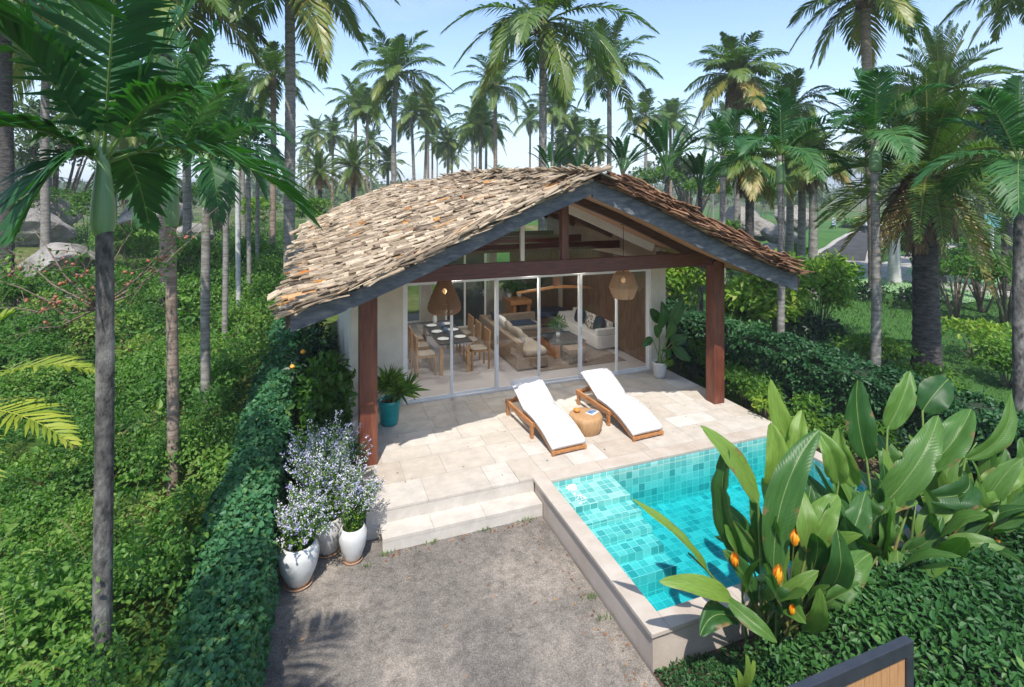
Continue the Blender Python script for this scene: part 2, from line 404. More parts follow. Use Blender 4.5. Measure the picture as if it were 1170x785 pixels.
def obj(name, mb, mat, parent=None, local=False, bevel=0.0, smooth=False, seg=2, smooth_ang=None):
    off = Vector((0, 0, 0)) if (local or parent is None) else ORG[parent]
    me = bpy.data.meshes.new(name)
    me.from_pydata([(v[0] - off.x, v[1] - off.y, v[2] - off.z) for v in mb.v], [], mb.f)
    at_ = me.attributes.new('tint', 'FLOAT', 'FACE')
    at_.data.foreach_set('value', mb.t)
    if bevel > 0 or smooth_ang:
        bm = bmesh.new(); bm.from_mesh(me)
        bmesh.ops.remove_doubles(bm, verts=bm.verts, dist=1e-5)
        bmesh.ops.recalc_face_normals(bm, faces=bm.faces)
        if bevel > 0:
            ed = [e for e in bm.edges if len(e.link_faces) == 2 and e.calc_face_angle(0) > 0.5]
            bmesh.ops.bevel(bm, geom=ed, offset=bevel, segments=seg, affect='EDGES', profile=0.6, clamp_overlap=True)
        bm.to_mesh(me); bm.free()
    me.materials.append(mat)
    if smooth:
        me.polygons.foreach_set('use_smooth', [True] * len(me.polygons))
    o = bpy.data.objects.new(name, me)
    return link(o, parent)

def thing(name, label, cat, loc=(0, 0, 0), group=None, rotz=0.0):
    o = bpy.data.objects.new(name, None)
    o.empty_display_size = 0.2
    o.location = loc; o.rotation_euler = (0, 0, rotz)
    o['label'] = label; o['category'] = cat
    if group: o['group'] = group
    COL.objects.link(o)
    ORG[o] = Vector(loc)
    return o

def tag(o, label=None, cat=None, group=None, kind=None):
    if label: o['label'] = label
    if cat: o['category'] = cat
    if group: o['group'] = group
    if kind: o['kind'] = kind
    return o

def struct(name, mb, mat, label=None, **kw):
    o = obj(name, mb, mat, **kw)
    o['kind'] = 'structure'
    if label: o['label'] = label
    return o

def copy_tree(o, parent=None, loc=None, rotz=None):
    c = o.copy(); COL.objects.link(c)
    if parent is not None: c.parent = parent
    if loc is not None: c.location = loc
    if rotz is not None: c.rotation_euler = (0, 0, rotz)
    for ch in list(o.children):
        copy_tree(ch, c)
    return c

def nrm(a):
    return a / np.maximum(np.linalg.norm(a, axis=-1, keepdims=True), 1e-9)

class LM:
    """big quad meshes assembled with numpy"""
    def __init__(s):
        s.v = []; s.q = []; s.t = []; s.uv = []; s.n = 0
    def add(s, v, q, t, uv=None):
        v = np.asarray(v, np.float32).reshape(-1, 3); q = np.asarray(q, np.int64).reshape(-1, 4)
        s.v.append(v); s.q.append(q + s.n); s.t.append(np.broadcast_to(np.asarray(t, np.float32), (len(q),)))
        s.uv.append(np.zeros((len(q) * 4, 2), np.float32) if uv is None else uv.astype(np.float32))
        s.n += len(v)
    def mesh(s, name, mat, off=(0, 0, 0), smooth=False, uv=False):
        v = np.concatenate(s.v) - np.asarray(off, np.float32); q = np.concatenate(s.q); t = np.concatenate(s.t)
        me = bpy.data.meshes.new(name)
        me.vertices.add(len(v)); me.vertices.foreach_set('co', v.ravel())
        me.loops.add(len(q) * 4); me.loops.foreach_set('vertex_index', q.ravel().astype(np.int32))
        me.polygons.add(len(q)); me.polygons.foreach_set('loop_start', np.arange(len(q), dtype=np.int32) * 4)
        a = me.attributes.new('tint', 'FLOAT', 'FACE'); a.data.foreach_set('value', np.clip(t, 0, 1).astype(np.float32))
        if uv:
            ul = me.uv_layers.new(name='UVMap'); ul.data.foreach_set('uv', np.concatenate(s.uv).ravel())
        me.update(calc_edges=True)
        me.polygons.foreach_set('use_smooth', np.full(len(q), smooth))
        me.materials.append(mat)
        return me
    def obj(s, name, mat, parent=None, local=False, **kw):
        off = (0, 0, 0) if (local or parent is None) else tuple(ORG[parent])
        o = bpy.data.objects.new(name, s.mesh(name, mat, off, **kw))
        return link(o, parent)
    # ---- small leaves
    def leaves(s, p, d, n, L, W, t, fold=0.18, droop=0.12):
        N = len(p)
        if N == 0: return
        d = nrm(d); n = n - d * np.sum(n * d, -1, keepdims=True); n = nrm(n); sd = np.cross(n, d)
        L = np.broadcast_to(np.asarray(L), (N,))[:, None]; W = np.broadcast_to(np.asarray(W), (N,))[:, None]
        f = fold * W
        A = p
        B1 = p + d * L * 0.3 + sd * W * 0.5 + n * f
        B2 = p + d * L * 0.66 + sd * W * 0.38 + n * (f * 0.7 - droop * L * 0.4)
        T = p + d * L - n * droop * L
        C2 = p + d * L * 0.66 - sd * W * 0.38 + n * (f * 0.7 - droop * L * 0.4)
        C1 = p + d * L * 0.3 - sd * W * 0.5 + n * f
        v = np.stack([A, B1, B2, T, C2, C1], 1).reshape(-1, 3)
        b = np.arange(N)[:, None] * 6
        q = np.concatenate([b + np.array([[0, 1, 2, 3]]), b + np.array([[0, 3, 4, 5]])], 1).reshape(-1, 4)
        s.add(v, q, np.repeat(np.broadcast_to(np.asarray(t), (N,)), 2))
    def quads(s, p, d, n, L, W, t):
        """four-point petals"""
        N = len(p)
        d = nrm(d); n = n - d * np.sum(n * d, -1, keepdims=True); n = nrm(n); sd = np.cross(n, d)
        L = np.broadcast_to(np.asarray(L), (N,))[:, None]; W = np.broadcast_to(np.asarray(W), (N,))[:, None]
        v = np.stack([p, p + d * L * .55 + sd * W * .5 + n * L * .1, p + d * L, p + d * L * .55 - sd * W * .5 + n * L * .1], 1).reshape(-1, 3)
        s.add(v, np.arange(N * 4).reshape(-1, 4), t)
    def tube(s, pts, rad, n=5, t=0.5):
        pts = np.asarray([tuple(p) for p in pts], float); m = len(pts)
        rad = np.broadcast_to(np.asarray(rad, float), (m,))
        d = np.gradient(pts, axis=0); d = nrm(d)
        a = np.array([1, 0, 0.]) if abs(d[0, 0]) < 0.8 else np.array([0, 1., 0])
        u = nrm(np.cross(d, a)); w = np.cross(d, u)
        an = np.arange(n) * 2 * np.pi / n
        v = pts[:, None] + (u[:, None] * np.cos(an)[None, :, None] + w[:, None] * np.sin(an)[None, :, None]) * rad[:, None, None]
        i = np.arange(m - 1)[:, None] * n; k = np.arange(n)[None]; k2 = (k + 1) % n
        q = np.stack([i + k, i + k2, i + n + k2, i + n + k], -1).reshape(-1, 4)
        s.add(v.reshape(-1, 3), q, t)
    # ---- feather frond
    def frond(s, P0, P1, lift, n=40, L=0.6, W=0.04, droop=0.5, v=0.25, a0=15, a1=60, t=0.3, tv=0.12, rr=0.02, t0=0.12, rng=RNG, rt=0.7, side=None, gap=0.0, L0=0.45):
        P0 = np.asarray(tuple(P0), float); P1 = np.asarray(tuple(P1), float)
        C = (P0 + P1) / 2 + np.array([0, 0, lift])
        def bz(u): return (1 - u) ** 2 * P0 + 2 * u * (1 - u) * C + u * u * P1
        u = np.linspace(0, 1, 9)[:, None]
        s.tube(bz(u), np.linspace(rr, rr * 0.25, 9), 4, rt)
        u = np.linspace(t0, 0.995, n)[:, None]
        u = u + rng.normal(0, 0.2 / n, u.shape)
        p = bz(u); T = nrm(2 * (1 - u) * (C - P0) + 2 * u * (P1 - C))
        hz = P1 - P0; hz[2] = 0
        if np.linalg.norm(hz) < 1e-3: hz = np.array([1., 0, 0])
        sv = nrm(np.cross(hz, [0, 0, 1.]))if side is None else nrm(np.asarray(tuple(side), float))
        S = sv - T * np.sum(T * sv, -1, keepdims=True); S = nrm(S)
        N = np.cross(S, T)
        N = N * np.sign(N[:, 2:3] + 1e-6 if side is None else np.ones((n, 1)))
        for sg in (-1, 1):
            a = np.radians(a0 + (a1 - a0) * u ** 1.3 + rng.normal(0, 4, u.shape))
            dr = nrm(S * sg * np.cos(a) + T * np.sin(a) + N * (v + rng.normal(0, 0.06, u.shape)))
            x = (u - t0) / (1 - t0)
            ln = L * np.clip(np.minimum(L0 + 2.2 * x, 1.0) * (1 - 0.72 * np.clip(x - 0.55, 0, 1) / 0.45), 0.1, 1) * rng.uniform(0.88, 1.08, u.shape)
            w = T - dr * np.sum(T * dr, -1, keepdims=True); w = nrm(w) * W * 0.5
            dn = np.array([0, 0, -1.0]) * droop * rng.uniform(0.7, 1.3, u.shape)
            b = p; m_ = p + dr * ln * 0.55 + dn * ln * 0.16; e = p + dr * ln + dn * ln * 0.55
            V = np.stack([b - w * 0.45, b + w * 0.45, m_ + w, m_ - w, e + w * 0.12, e - w * 0.12], 1)
            if gap:
                keep = rng.uniform(size=n) > gap
                V = V[keep]
            k = len(V); bi = np.arange(k)[:, None] * 6
            q = np.concatenate([bi + np.array([[0, 1, 2, 3]]), bi + np.array([[3, 2, 4, 5]])], 1).reshape(-1, 4)
            s.add(V.reshape(-1, 3), q, np.clip(np.repeat(t + rng.normal(0, tv, k), 2), 0, 1))
    # ---- broad paddle leaf
    def paddle(s, A, B, nh, width, bow=0.12, fold=0.25, t=0.5, nl=16, nw=8, rng=RNG, wav=0.04, tear=0, bend=None):
        """blade from A to B, normal hint nh"""
        A = np.asarray(tuple(A), float); B = np.asarray(tuple(B), float); nh = np.asarray(tuple(nh), float)
        ax = B - A; Ln = np.linalg.norm(ax); ax = ax / Ln
        nh = nh - ax * np.dot(nh, ax); nh /= max(np.linalg.norm(nh), 1e-6)
        sd = np.cross(nh, ax)
        x = np.linspace(0, 1, nl + 1); y = np.linspace(-1, 1, nw + 1)
        hw = width / 2 * np.clip(np.sin(np.pi * np.clip(x * 0.93 + 0.05, 0, 1)) ** 0.62, 0, 1) * (1.08 - 0.22 * x)
        hw[-1] = 0.002; hw[0] *= 0.35
        ph = rng.uniform(0, 6.28, 4); sb = rng.normal(0, .055) if bend is None else bend; tw = rng.normal(0, .45); lp = rng.uniform(.0, .75) * (1 if rng.uniform() < .7 else -.3)
        V = np.zeros((nl + 1, nw + 1, 3))
        for i, xx in enumerate(x):
            cen = A + ax * Ln * xx + nh * (bow * Ln * 4 * xx * (1 - xx)) + sd * (sb * Ln * 4 * xx * (1 - xx))
            an = tw * (xx - .4); s2 = sd * math.cos(an) + nh * math.sin(an); n2 = nh * math.cos(an) - sd * math.sin(an)
            n2 = n2 - ax * 0.0
            cen = cen - n2 * (lp * hw.max() * max(0, xx - .7) / .3 * 1.2)
            for j, yy in enumerate(y):
                wv = wav * width * abs(yy) ** 1.5 * (math.sin(9 * xx + ph[0] + (1.5 if yy > 0 else 0)) + 0.5 * math.sin(21 * xx + ph[1] + yy))
                V[i, j] = cen + s2 * hw[i] * yy * (1 - 0.06 * abs(yy)) + n2 * (fold * hw[i] * abs(yy) ** 1.25 * (1 - 0.7 * abs(yy)) * 1.6 + wv)
        if tear:
            for k in range(tear):
                i = rng.integers(4, nl - 2); j = 0 if rng.uniform() < .5 else nw
                V[i, j] = V[i, j] * 0.45 + V[i, nw // 2 + (-2 if j == 0 else 2)] * 0.55
        q = []; uv = []
        for i in range(nl):
            for j in range(nw):
                q.append((i * (nw + 1) + j, i * (nw + 1) + j + 1, (i + 1) * (nw + 1) + j + 1, (i + 1) * (nw + 1) + j))
                for (ii, jj) in ((i, j), (i, j + 1), (i + 1, j + 1), (i + 1, j)):
                    uv.append((y[jj] * (hw[ii] / (width / 2) + 0.02), x[ii]))
        s.add(V.reshape(-1, 3), q, t, np.array(uv))

def rand_unit(n, rng=RNG):
    return nrm(rng.normal(size=(n, 3)))

def dome(lm, c, r, n, L, W, t, tv=0.12, rng=RNG, inner=0.55, zmin=-0.15, up=0.5, jit=0.55, down=0.35, ragged=0.18):
    """leaves over an ellipsoidal lobe"""
    d = rand_unit(int(n * 2.2), rng); d = d[d[:, 2] > zmin][:n]
    n = len(d)
    rad = rng.uniform(inner, 1.0, (n, 1)) ** 0.6 * (1 + rng.normal(0, ragged, (n, 1)))
    p = np.asarray(c, float) + d * np.asarray(r, float) * rad
    nn = nrm(d + np.array([0, 0, up]) + rng.normal(0, jit, (n, 3)))
    dr = nrm(rng.normal(0, 1, (n, 3)) + d * 0.8 + np.array([0, 0, -down]))
    sz = rng.uniform(0.7, 1.25, n)
    lm.leaves(p, dr, nn, L * sz, W * sz, np.clip(t + rng.normal(0, tv, n), 0, 1))

def vnoise(x, y, seed=0):
    """smooth 2-D value noise, 0..1"""
    x = np.asarray(x, float); y = np.asarray(y, float)
    xi = np.floor(x).astype(int); yi = np.floor(y).astype(int); fx = x - xi; fy = y - yi
    fx = fx * fx * (3 - 2 * fx); fy = fy * fy * (3 - 2 * fy)
    def h(a, b):
        k = np.sin(a * 127.1 + b * 311.7 + seed * 74.7) * 43758.5453
        return k - np.floor(k)
    return (h(xi, yi) * (1 - fx) + h(xi + 1, yi) * fx) * (1 - fy) + (h(xi, yi + 1) * (1 - fx) + h(xi + 1, yi + 1) * fx) * fy

# ================================================================== GROUND
ZD = -0.37                    # driveway level
def sstep(a, b, x):
    t = np.clip((np.asarray(x, float) - a) / (b - a), 0, 1)
    return t * t * (3 - 2 * t)

def ground_z(x, y):
    x = np.asarray(x, float); y = np.asarray(y, float)
    z = np.full(np.broadcast(x, y).shape, -0.46)
    z = z - 0.45 * sstep(-1.3, -3.0, x) * sstep(60, 25, y)
    z = z + (vnoise(x / 7, y / 7, 3) - 0.5) * 0.5 * sstep(11.5, 16, np.abs(x - 4)) * sstep(500, 60, np.hypot(x, y))
    # stony rise left and behind
    z = z + 2.2 * np.exp(-(((x + 16) / 9) ** 2 + ((y - 34) / 12) ** 2))
    z = z + 1.6 * np.exp(-(((x + 11) / 4.5) ** 2 + ((y - 19) / 5) ** 2))
    # stony rise behind the house on the right
    z = z + 2.1 * np.exp(-(((x - 22) / 7) ** 2 + ((y - 34) / 7) ** 2))
    z = z + 3.0 * np.exp(-(((x - 24) / 14) ** 2 + ((y - 62) / 9) ** 2))
    return z

def gz(x, y):
    return float(ground_z(np.array([x]), np.array([y]))[0])

def axis(lo, hi):
    a = [0.0]; st = 0.8
    while a[-1] < hi:
        a.append(a[-1] + st)
        if a[-1] > 28: st *= 1.25
    b = [0.0]; st = 0.8
    while b[-1] > lo:
        b.append(b[-1] - st)
        if b[-1] < -20: st *= 1.25
    return np.array(sorted(set(a + b)))

def make_ground():
    xs = axis(-2500, 3200); ys = axis(-60, 4200)
    X, Y = np.meshgrid(xs, ys); Z = ground_z(X, Y)
    lm = LM(); nx = len(xs); ny = len(ys)
    i = np.arange(ny - 1)[:, None] * nx; k = np.arange(nx - 1)[None]
    q = np.stack([i + k, i + k + 1, i + nx + k + 1, i + nx + k], -1).reshape(-1, 4)
    # leave out the sheet under the pool and the house
    ctr = np.stack([X, Y], -1).reshape(-1, 2)[q].mean(1)
    keep = ~((ctr[:, 0] > 3.0) & (ctr[:, 0] < 7.9) & (ctr[:, 1] > 4.2) & (ctr[:, 1] < 7.2))
    lm.add(np.stack([X, Y, Z], -1).reshape(-1, 3), q[keep], 0.5)
    m, nt, out = new_mat('soil_and_grass')
    tc = nd(nt, 'ShaderNodeTexCoord')
    n1 = nd(nt, 'ShaderNodeTexNoise', Scale=0.12, Detail=8, Roughness=0.65)
    n2 = nd(nt, 'ShaderNodeTexNoise', Scale=2.5, Detail=8, Roughness=0.7)
    for n in (n1, n2): nt.links.new(tc.outputs['Object'], n.inputs['Vector'])
    r1 = ramp(nt, [(0.42, (0.055, 0.10, 0.02)), (0.52, (0.09, 0.13, 0.03)), (0.64, (0.20, 0.16, 0.10))])
    nt.links.new(n1.outputs['Fac'], r1.inputs[0])
    r2 = ramp(nt, [(0.3, (0.55, 0.55, 0.5)), (0.7, (1.25, 1.2, 1.1))])
    nt.links.new(n2.outputs['Fac'], r2.inputs[0])
    c = mixc(nt, 1.0, r1.outputs[0], r2.outputs[0], 'MULTIPLY')
    bs = nd(nt, 'ShaderNodeBsdfPrincipled', Roughness=0.95)
    bs.inputs['Specular IOR Level'].default_value = 0.1
    nt.links.new(c, bs.inputs['Base Color'])
    bp = nd(nt, 'ShaderNodeBump', Strength=0.8, Distance=0.1)
    nt.links.new(n2.outputs['Fac'], bp.inputs['Height']); nt.links.new(bp.outputs[0], bs.inputs['Normal'])
    nt.links.new(bs.outputs[0], out.inputs[0])
    o = lm.obj('ground', m, smooth=True); o['kind'] = 'structure'
make_ground()

def sheet(name, pts, z, mat, drape=None):
    """flat or draped polygon sheet from a grid clipped to a polygon band"""
    mb = MB(); mb.add([(p[0], p[1], z if drape is None else drape(p[0], p[1])) for p in pts], [tuple(range(len(pts)))])
    return struct(name, mb, mat)

# driveway ----------------------------------------------------------
def drive_mat():
    m, nt, out = new_mat('worn_concrete_drive')
    tc = nd(nt, 'ShaderNodeTexCoord')
    def noise(sc, det=8, ro=0.65):
        n = nd(nt, 'ShaderNodeTexNoise', Scale=sc, Detail=det, Roughness=ro); nt.links.new(tc.outputs['Object'], n.inputs['Vector']); return n
    a = noise(0.55, 7); b = noise(9, 8, 0.75); c = noise(85, 3)
    ra = ramp(nt, [(0.36, (0.132, 0.122, 0.112)), (0.50, (0.178, 0.163, 0.147)), (0.64, (0.275, 0.245, 0.212))])
    nt.links.new(a.outputs['Fac'], ra.inputs[0])
    rb = ramp(nt, [(0.34, (0.66, 0.64, 0.62)), (0.5, (1.0, 0.98, 0.95)), (0.66, (1.3, 1.25, 1.2))])
    nt.links.new(b.outputs['Fac'], rb.inputs[0])
    rc = ramp(nt, [(0.36, (0.55, 0.55, 0.55)), (0.64, (1.38, 1.36, 1.32))])
    nt.links.new(c.outputs['Fac'], rc.inputs[0])
    col = mixc(nt, 1.0, ra.outputs[0], rb.outputs[0], 'MULTIPLY')
    col = mixc(nt, 0.8, col, rc.outputs[0], 'MULTIPLY')
    d = noise(2.3, 7, 0.7)
    rd = ramp(nt, [(0.60, (0, 0, 0)), (0.72, (0.55, 0.55, 0.55))])
    nt.links.new(d.outputs['Fac'], rd.inputs[0])
    col = mixc(nt, rd.outputs[0], col, (0.095, 0.088, 0.08))
    vo = nd(nt, 'ShaderNodeTexVoronoi', Scale=55.0); nt.links.new(tc.outputs['Object'], vo.inputs['Vector'])
    rv = ramp(nt, [(0.16, (0.62, 0.56, 0.48)), (0.26, (0, 0, 0))])
    nt.links.new(vo.outputs['Distance'], rv.inputs[0])
    col = mixc(nt, 0.2, col, rv.outputs[0], 'ADD')
    bs = nd(nt, 'ShaderNodeBsdfPrincipled', Roughness=0.92); bs.inputs['Specular IOR Level'].default_value = 0.2
    nt.links.new(col, bs.inputs['Base Color'])
    bp = nd(nt, 'ShaderNodeBump', Strength=0.6, Distance=0.02)
    nt.links.new(b.outputs['Fac'], bp.inputs['Height']); 
    bp2 = nd(nt, 'ShaderNodeBump', Strength=0.5, Distance=0.006)
    nt.links.new(c.outputs['Fac'], bp2.inputs['Height']); nt.links.new(bp.outputs[0], bp2.inputs['Normal'])
    nt.links.new(bp2.outputs[0], bs.inputs['Normal'])
    nt.links.new(bs.outputs[0], out.inputs[0])
    return m
mb = MB(); mb.box2((-0.62, -8, ZD - 0.2), (2.985, 7.6, ZD))
struct('driveway', mb, drive_mat())

# lawn, road and paths on the right ---------------------------------
M['lawn'] = plain('lawn_turf', (0.04, 0.11, 0.025), (0.062, 0.145, 0.03), 0.35, 0.95, 0.8, 25, c3=(0.075, 0.15, 0.035), s3=0.15, spec=0.1, bdist=0.05)
M['asphalt'] = plain('asphalt', (0.040, 0.040, 0.040), (0.062, 0.06, 0.058), 1.2, 0.95, spec=.15, c3=(.085, .08, .075), s3=.3)
M['conc_path'] = plain('pale_path', (0.30, 0.275, 0.24), (0.38, 0.35, 0.305), 1, 0.95, spec=.15)
M['court'] = plain('pale_green_surface', (0.17, 0.29, 0.13), (0.21, 0.33, 0.15), 1, 0.9, spec=.15)

def strip(name, pts, w, dz, mat, n=40, wall=False):
    """ribbon laid over the ground along a smooth centre line"""
    P = [Vector((p[0], p[1])) for p in pts]
    c = []
    for i in range(len(P) - 1):
        p0 = P[max(i - 1, 0)]; p1 = P[i]; p2 = P[i + 1]; p3 = P[min(i + 2, len(P) - 1)]
        for k in range(12):
            t = k / 12
            c.append(0.5 * ((2 * p1) + (p2 - p0) * t + (2 * p0 - 5 * p1 + 4 * p2 - p3) * t * t + (3 * p1 - p0 - 3 * p2 + p3) * t ** 3))
    c.append(P[-1])
    mb = MB(); vs = []; fs = []
    for i, p in enumerate(c):
        d = (c[min(i + 1, len(c) - 1)] - c[max(i - 1, 0)]).normalized()
        nn = Vector((-d.y, d.x))
        for s in range(5):
            o = (s / 4 - 0.5) * w
            q = p + nn * o
            vs.append((q.x, q.y, gz(q.x, q.y) + dz))
    for i in range(len(c) - 1):
        for s in range(4):
            a = i * 5 + s
            fs.append((a, a + 1, a + 6, a + 5))
    mb.add(vs, fs)
    return struct(name, mb, mat)

def draped(name, x0, x1, y0, y1, nx, ny, dz, mat, clip=None):
    lm = LM()
    xs = np.linspace(x0, x1, nx); ys = np.linspace(y0, y1, ny)
    X, Y = np.meshgrid(xs, ys); Z = ground_z(X, Y) + dz
    i = np.arange(ny - 1)[:, None] * nx; k = np.arange(nx - 1)[None]
    q = np.stack([i + k, i + k + 1, i + nx + k + 1, i + nx + k], -1).reshape(-1, 4)
    if clip is not None:
        ctr = np.stack([X, Y], -1).reshape(-1, 2)[q].mean(1)
        q = q[clip(ctr[:, 0], ctr[:, 1])]
    lm.add(np.stack([X, Y, Z], -1).reshape(-1, 3), q, 0.5)
    o = lm.obj(name, mat, smooth=True); o['kind'] = 'structure'
    return o
draped('lawn', 9.2, 130, 2, 140, 150, 160, 0.05, M['lawn'], clip=lambda x, y: (((x - 22) / 8) ** 2 + ((y - 35) / 8) ** 2) > 1)
A_ = lambda px, py, z=-0.45: tuple(gp(px, py, z)[:2])
M['dry'] = plain('dry_bank_soil', (0.16, 0.11, 0.075), (0.27, 0.20, 0.14), 1.2, 0.95, 0.8, 8, c3=(0.10, 0.075, 0.05), s3=.6, bdist=.06)
draped('bank_soil', -26, -4.5, 11, 36, 40, 50, 0.03, M['dry'], clip=lambda x, y: (585 + FPX * (CS * x - SN * y) / (SN * x + CS * y) < 125) & (SN * x + CS * y > 16.5) & (vnoise(x * .35, y * .35, 77) > .3))
strip('kerb', [A_(958, 299), A_(968, 285), A_(985, 274), A_(1010, 263), A_(1040, 256), A_(1080, 250), A_(1170, 246)], 3.9, 0.095, M['conc_path'])
strip('road', [A_(958, 299), A_(968, 285), A_(985, 274), A_(1010, 263), A_(1040, 256), A_(1080, 250), A_(1170, 246)], 3.0, 0.10, M['asphalt'])
strip('path', [A_(940, 317), A_(985, 318), A_(1030, 322), A_(1090, 331), A_(1180, 345), A_(1290, 370)], 2.6, 0.09, M['conc_path'])
strip('path', [A_(945, 301), A_(967, 300), A_(996, 305), A_(1010, 318)], 2.0, 0.104, M['conc_path'])
strip('path', [A_(1012, 318), A_(1030, 303), A_(1060, 290), A_(1090, 281)], 1.6, 0.108, M['conc_path'])
draped('sports_court', 24.5, 36, 13.5, 21, 12, 12, 0.09, M['court'])

# ================================================================== TERRACE
def tile_sheet(x0, x1, y0, y1, z, rng, gap=0.005, mw=0.62, holes=None, mb=None):
    """slabs of mixed size laid in courses along X"""
    mb = mb or MB()
    y = y0
    while y < y1 - 0.02:
        h = min(rng.choice([0.40, 0.52, 0.60]), y1 - y)
        if y1 - (y + h) < 0.18: h = y1 - y
        x = x0 - 0.0
        first = True
        while x < x1 - 0.02:
            w = rng.choice([0.42, 0.62, 0.78, 0.92])
            if first: w *= rng.uniform(0.5, 1.0); first = False
            w = min(w, x1 - x)
            if x1 - (x + w) < 0.2: w = x1 - x
            dz = rng.uniform(0, 0.0015)
            mb.box2((x + gap / 2, y + gap / 2, z - 0.03), (x + w - gap / 2, y + h - gap / 2, z + dz), float(np.clip(rng.normal(0.58, 0.19), 0, 1)))
            x += w
        y += h
    return mb
trng = np.random.default_rng(5)
mb = MB(); mb.box2((0.62, 7.13, -0.8), (7.83, 18.4, -0.006))
mb.box2((0.80, 6.80, -0.8), (2.995, 7.13, -0.206))
mb.box2((-0.02, 7.62, -0.8), (0.62, 10.5, -0.30))
struct('terrace_base', mb, M['grout'])
mb = tile_sheet(0.60, 3.18, 7.10, 10.50, 0.0, trng)
tile_sheet(3.18, 7.85, 7.22, 10.50, 0.0, trng, mb=mb)
struct('terrace_paving', mb, M['paving'], bevel=0.0)
# step risers and treads
mb = MB()
x = 0.78
for w in (0.66, 0.72, 0.84):
    mb.box2((x + .002, 6.78, -0.24), (min(x + w, 3.0) - .002, 7.115, -0.195), float(trng.uniform(0.5, 1)))
    x += w
mb.box2((0.781, 6.783, -0.60), (2.998, 6.84, -0.241), 0.75)
mb.box2((0.605, 7.108, -0.60), (3.0, 7.16, -0.033), 0.7)
mb.box2((0.603, 7.16, -0.60), (0.65, 10.4, -0.033), 0.6)
struct('terrace_steps', mb, M['paving'])

# ================================================================== POOL
PX0, PX1, PY0, PY1 = 3.2, 7.42, 4.40, 6.95
mb = MB()
mb.box2((3.012, 4.205, -0.9), (PX0 - 0.012, 7.09, -0.045))
mb.box2((PX0 - 0.012, 4.205, -0.9), (PX1 + 0.2, PY0 - 0.012, -0.045))
mb.box2((PX1 + 0.012, PY0 - 0.012, -0.9), (PX1 + 0.2, 7.09, -0.045))
mb.box2((PX0 - 0.012, PY1 + 0.012, -0.9), (PX1 + 0.012, 7.09, -0.045))
struct('pool_wall', mb, M['poolwall'])
mb = MB()
def cop(x0, y0, x1, y1, nx, ny):
    for i in range(nx):
        for j in range(ny):
            mb.box2((x0 + (x1 - x0) * i / nx + .001, y0 + (y1 - y0) * j / ny + .001, -0.043), (x0 + (x1 - x0) * (i + 1) / nx - .001, y0 + (y1 - y0) * (j + 1) / ny - .001, 0.004))
cop(2.985, 4.18, PX0, 7.10, 1, 4)
cop(PX0, 4.18, PX1 + .22, PY0, 5, 1)
cop(PX0, PY1, PX1 + .22, 7.22, 5, 1)
cop(2.985, 7.10, PX0, 7.22, 1, 1)
cop(PX1, PY0, PX1 + .22, PY1, 1, 4)
struct('pool_coping', mb, M['coping'], bevel=0.008)

def tile_mat():
    m, nt, out = new_mat('pool_tiles')
    uv = nd(nt, 'ShaderNodeUVMap', uv_map='UVMap')
    br = nd(nt, 'ShaderNodeTexBrick')
    br.offset = 0.0; br.squash = 1.0
    br.inputs['Color1'].default_value = (0, 0, 0, 1); br.inputs['Color2'].default_value = (1, 1, 1, 1); br.inputs['Mortar'].default_value = (0.5, 0.5, 0.5, 1)
    br.inputs['Scale'].default_value = 1.0; br.inputs['Mortar Size'].default_value = 0.004; br.inputs['Mortar Smooth'].default_value = 0.1
    br.inputs['Brick Width'].default_value = 0.115; br.inputs['Row Height'].default_value = 0.115; br.inputs['Bias'].default_value = 0.0
    nt.links.new(uv.outputs[0], br.inputs['Vector'])
    rp = ramp(nt, [(0.0, (0.09, 0.36, 0.36)), (0.2, (0.16, 0.49, 0.47)), (0.55, (0.23, 0.57, 0.54)), (0.85, (0.32, 0.64, 0.60)), (1.0, (0.42, 0.71, 0.67))])
    nt.links.new(br.outputs['Color'], rp.inputs[0])
    col = mixc(nt, br.outputs['Fac'], rp.outputs[0], (0.66, 0.78, 0.75))
    bs = nd(nt, 'ShaderNodeBsdfPrincipled', Roughness=0.25)
    nt.links.new(col, bs.inputs['Base Color'])
    nt.links.new(bs.outputs[0], out.inputs[0])
    return m

def uv_box_obj(name, mb, mat):
    o = struct(name, mb, mat)
    me = o.data; ul = me.uv_layers.new(name='UVMap')
    for p in me.polygons:
        n = p.normal; ax = max(range(3), key=lambda k: abs(n[k]))
        for li in p.loop_indices:
            co = me.vertices[me.loops[li].vertex_index].co
            ul.data[li].uv = {0: (co.y, co.z), 1: (co.x, co.z), 2: (co.x, co.y)}[ax]
    return o
mb = MB(); ZB = -0.74
mb.add([(PX0, PY0, ZB), (PX1, PY0, ZB), (PX1, PY1, ZB), (PX0, PY1, ZB)], [(0, 1, 2, 3)])
for (a, b) in (((PX0, PY0), (PX1, PY0)), ((PX1, PY0), (PX1, PY1)), ((PX1, PY1), (PX0, PY1)), ((PX0, PY1), (PX0, PY0))):
    mb.add([(a[0], a[1], -0.042), (b[0], b[1], -0.042), (b[0], b[1], ZB), (a[0], a[1], ZB)], [(0, 1, 2, 3)])
ys = [PY1 - 0.003, 6.42, 6.15, 5.90, 5.66, 5.40]
zs = [-0.125, -0.20, -0.28, -0.36, -0.46]
for i in range(5):
    mb.box2((PX0 + 0.003, ys[i + 1], ZB + 0.003), (PX0 + 1.02 , ys[i] - (0.0 if i == 0 else 0.002), zs[i]))
uv_box_obj('pool_basin', mb, tile_mat())
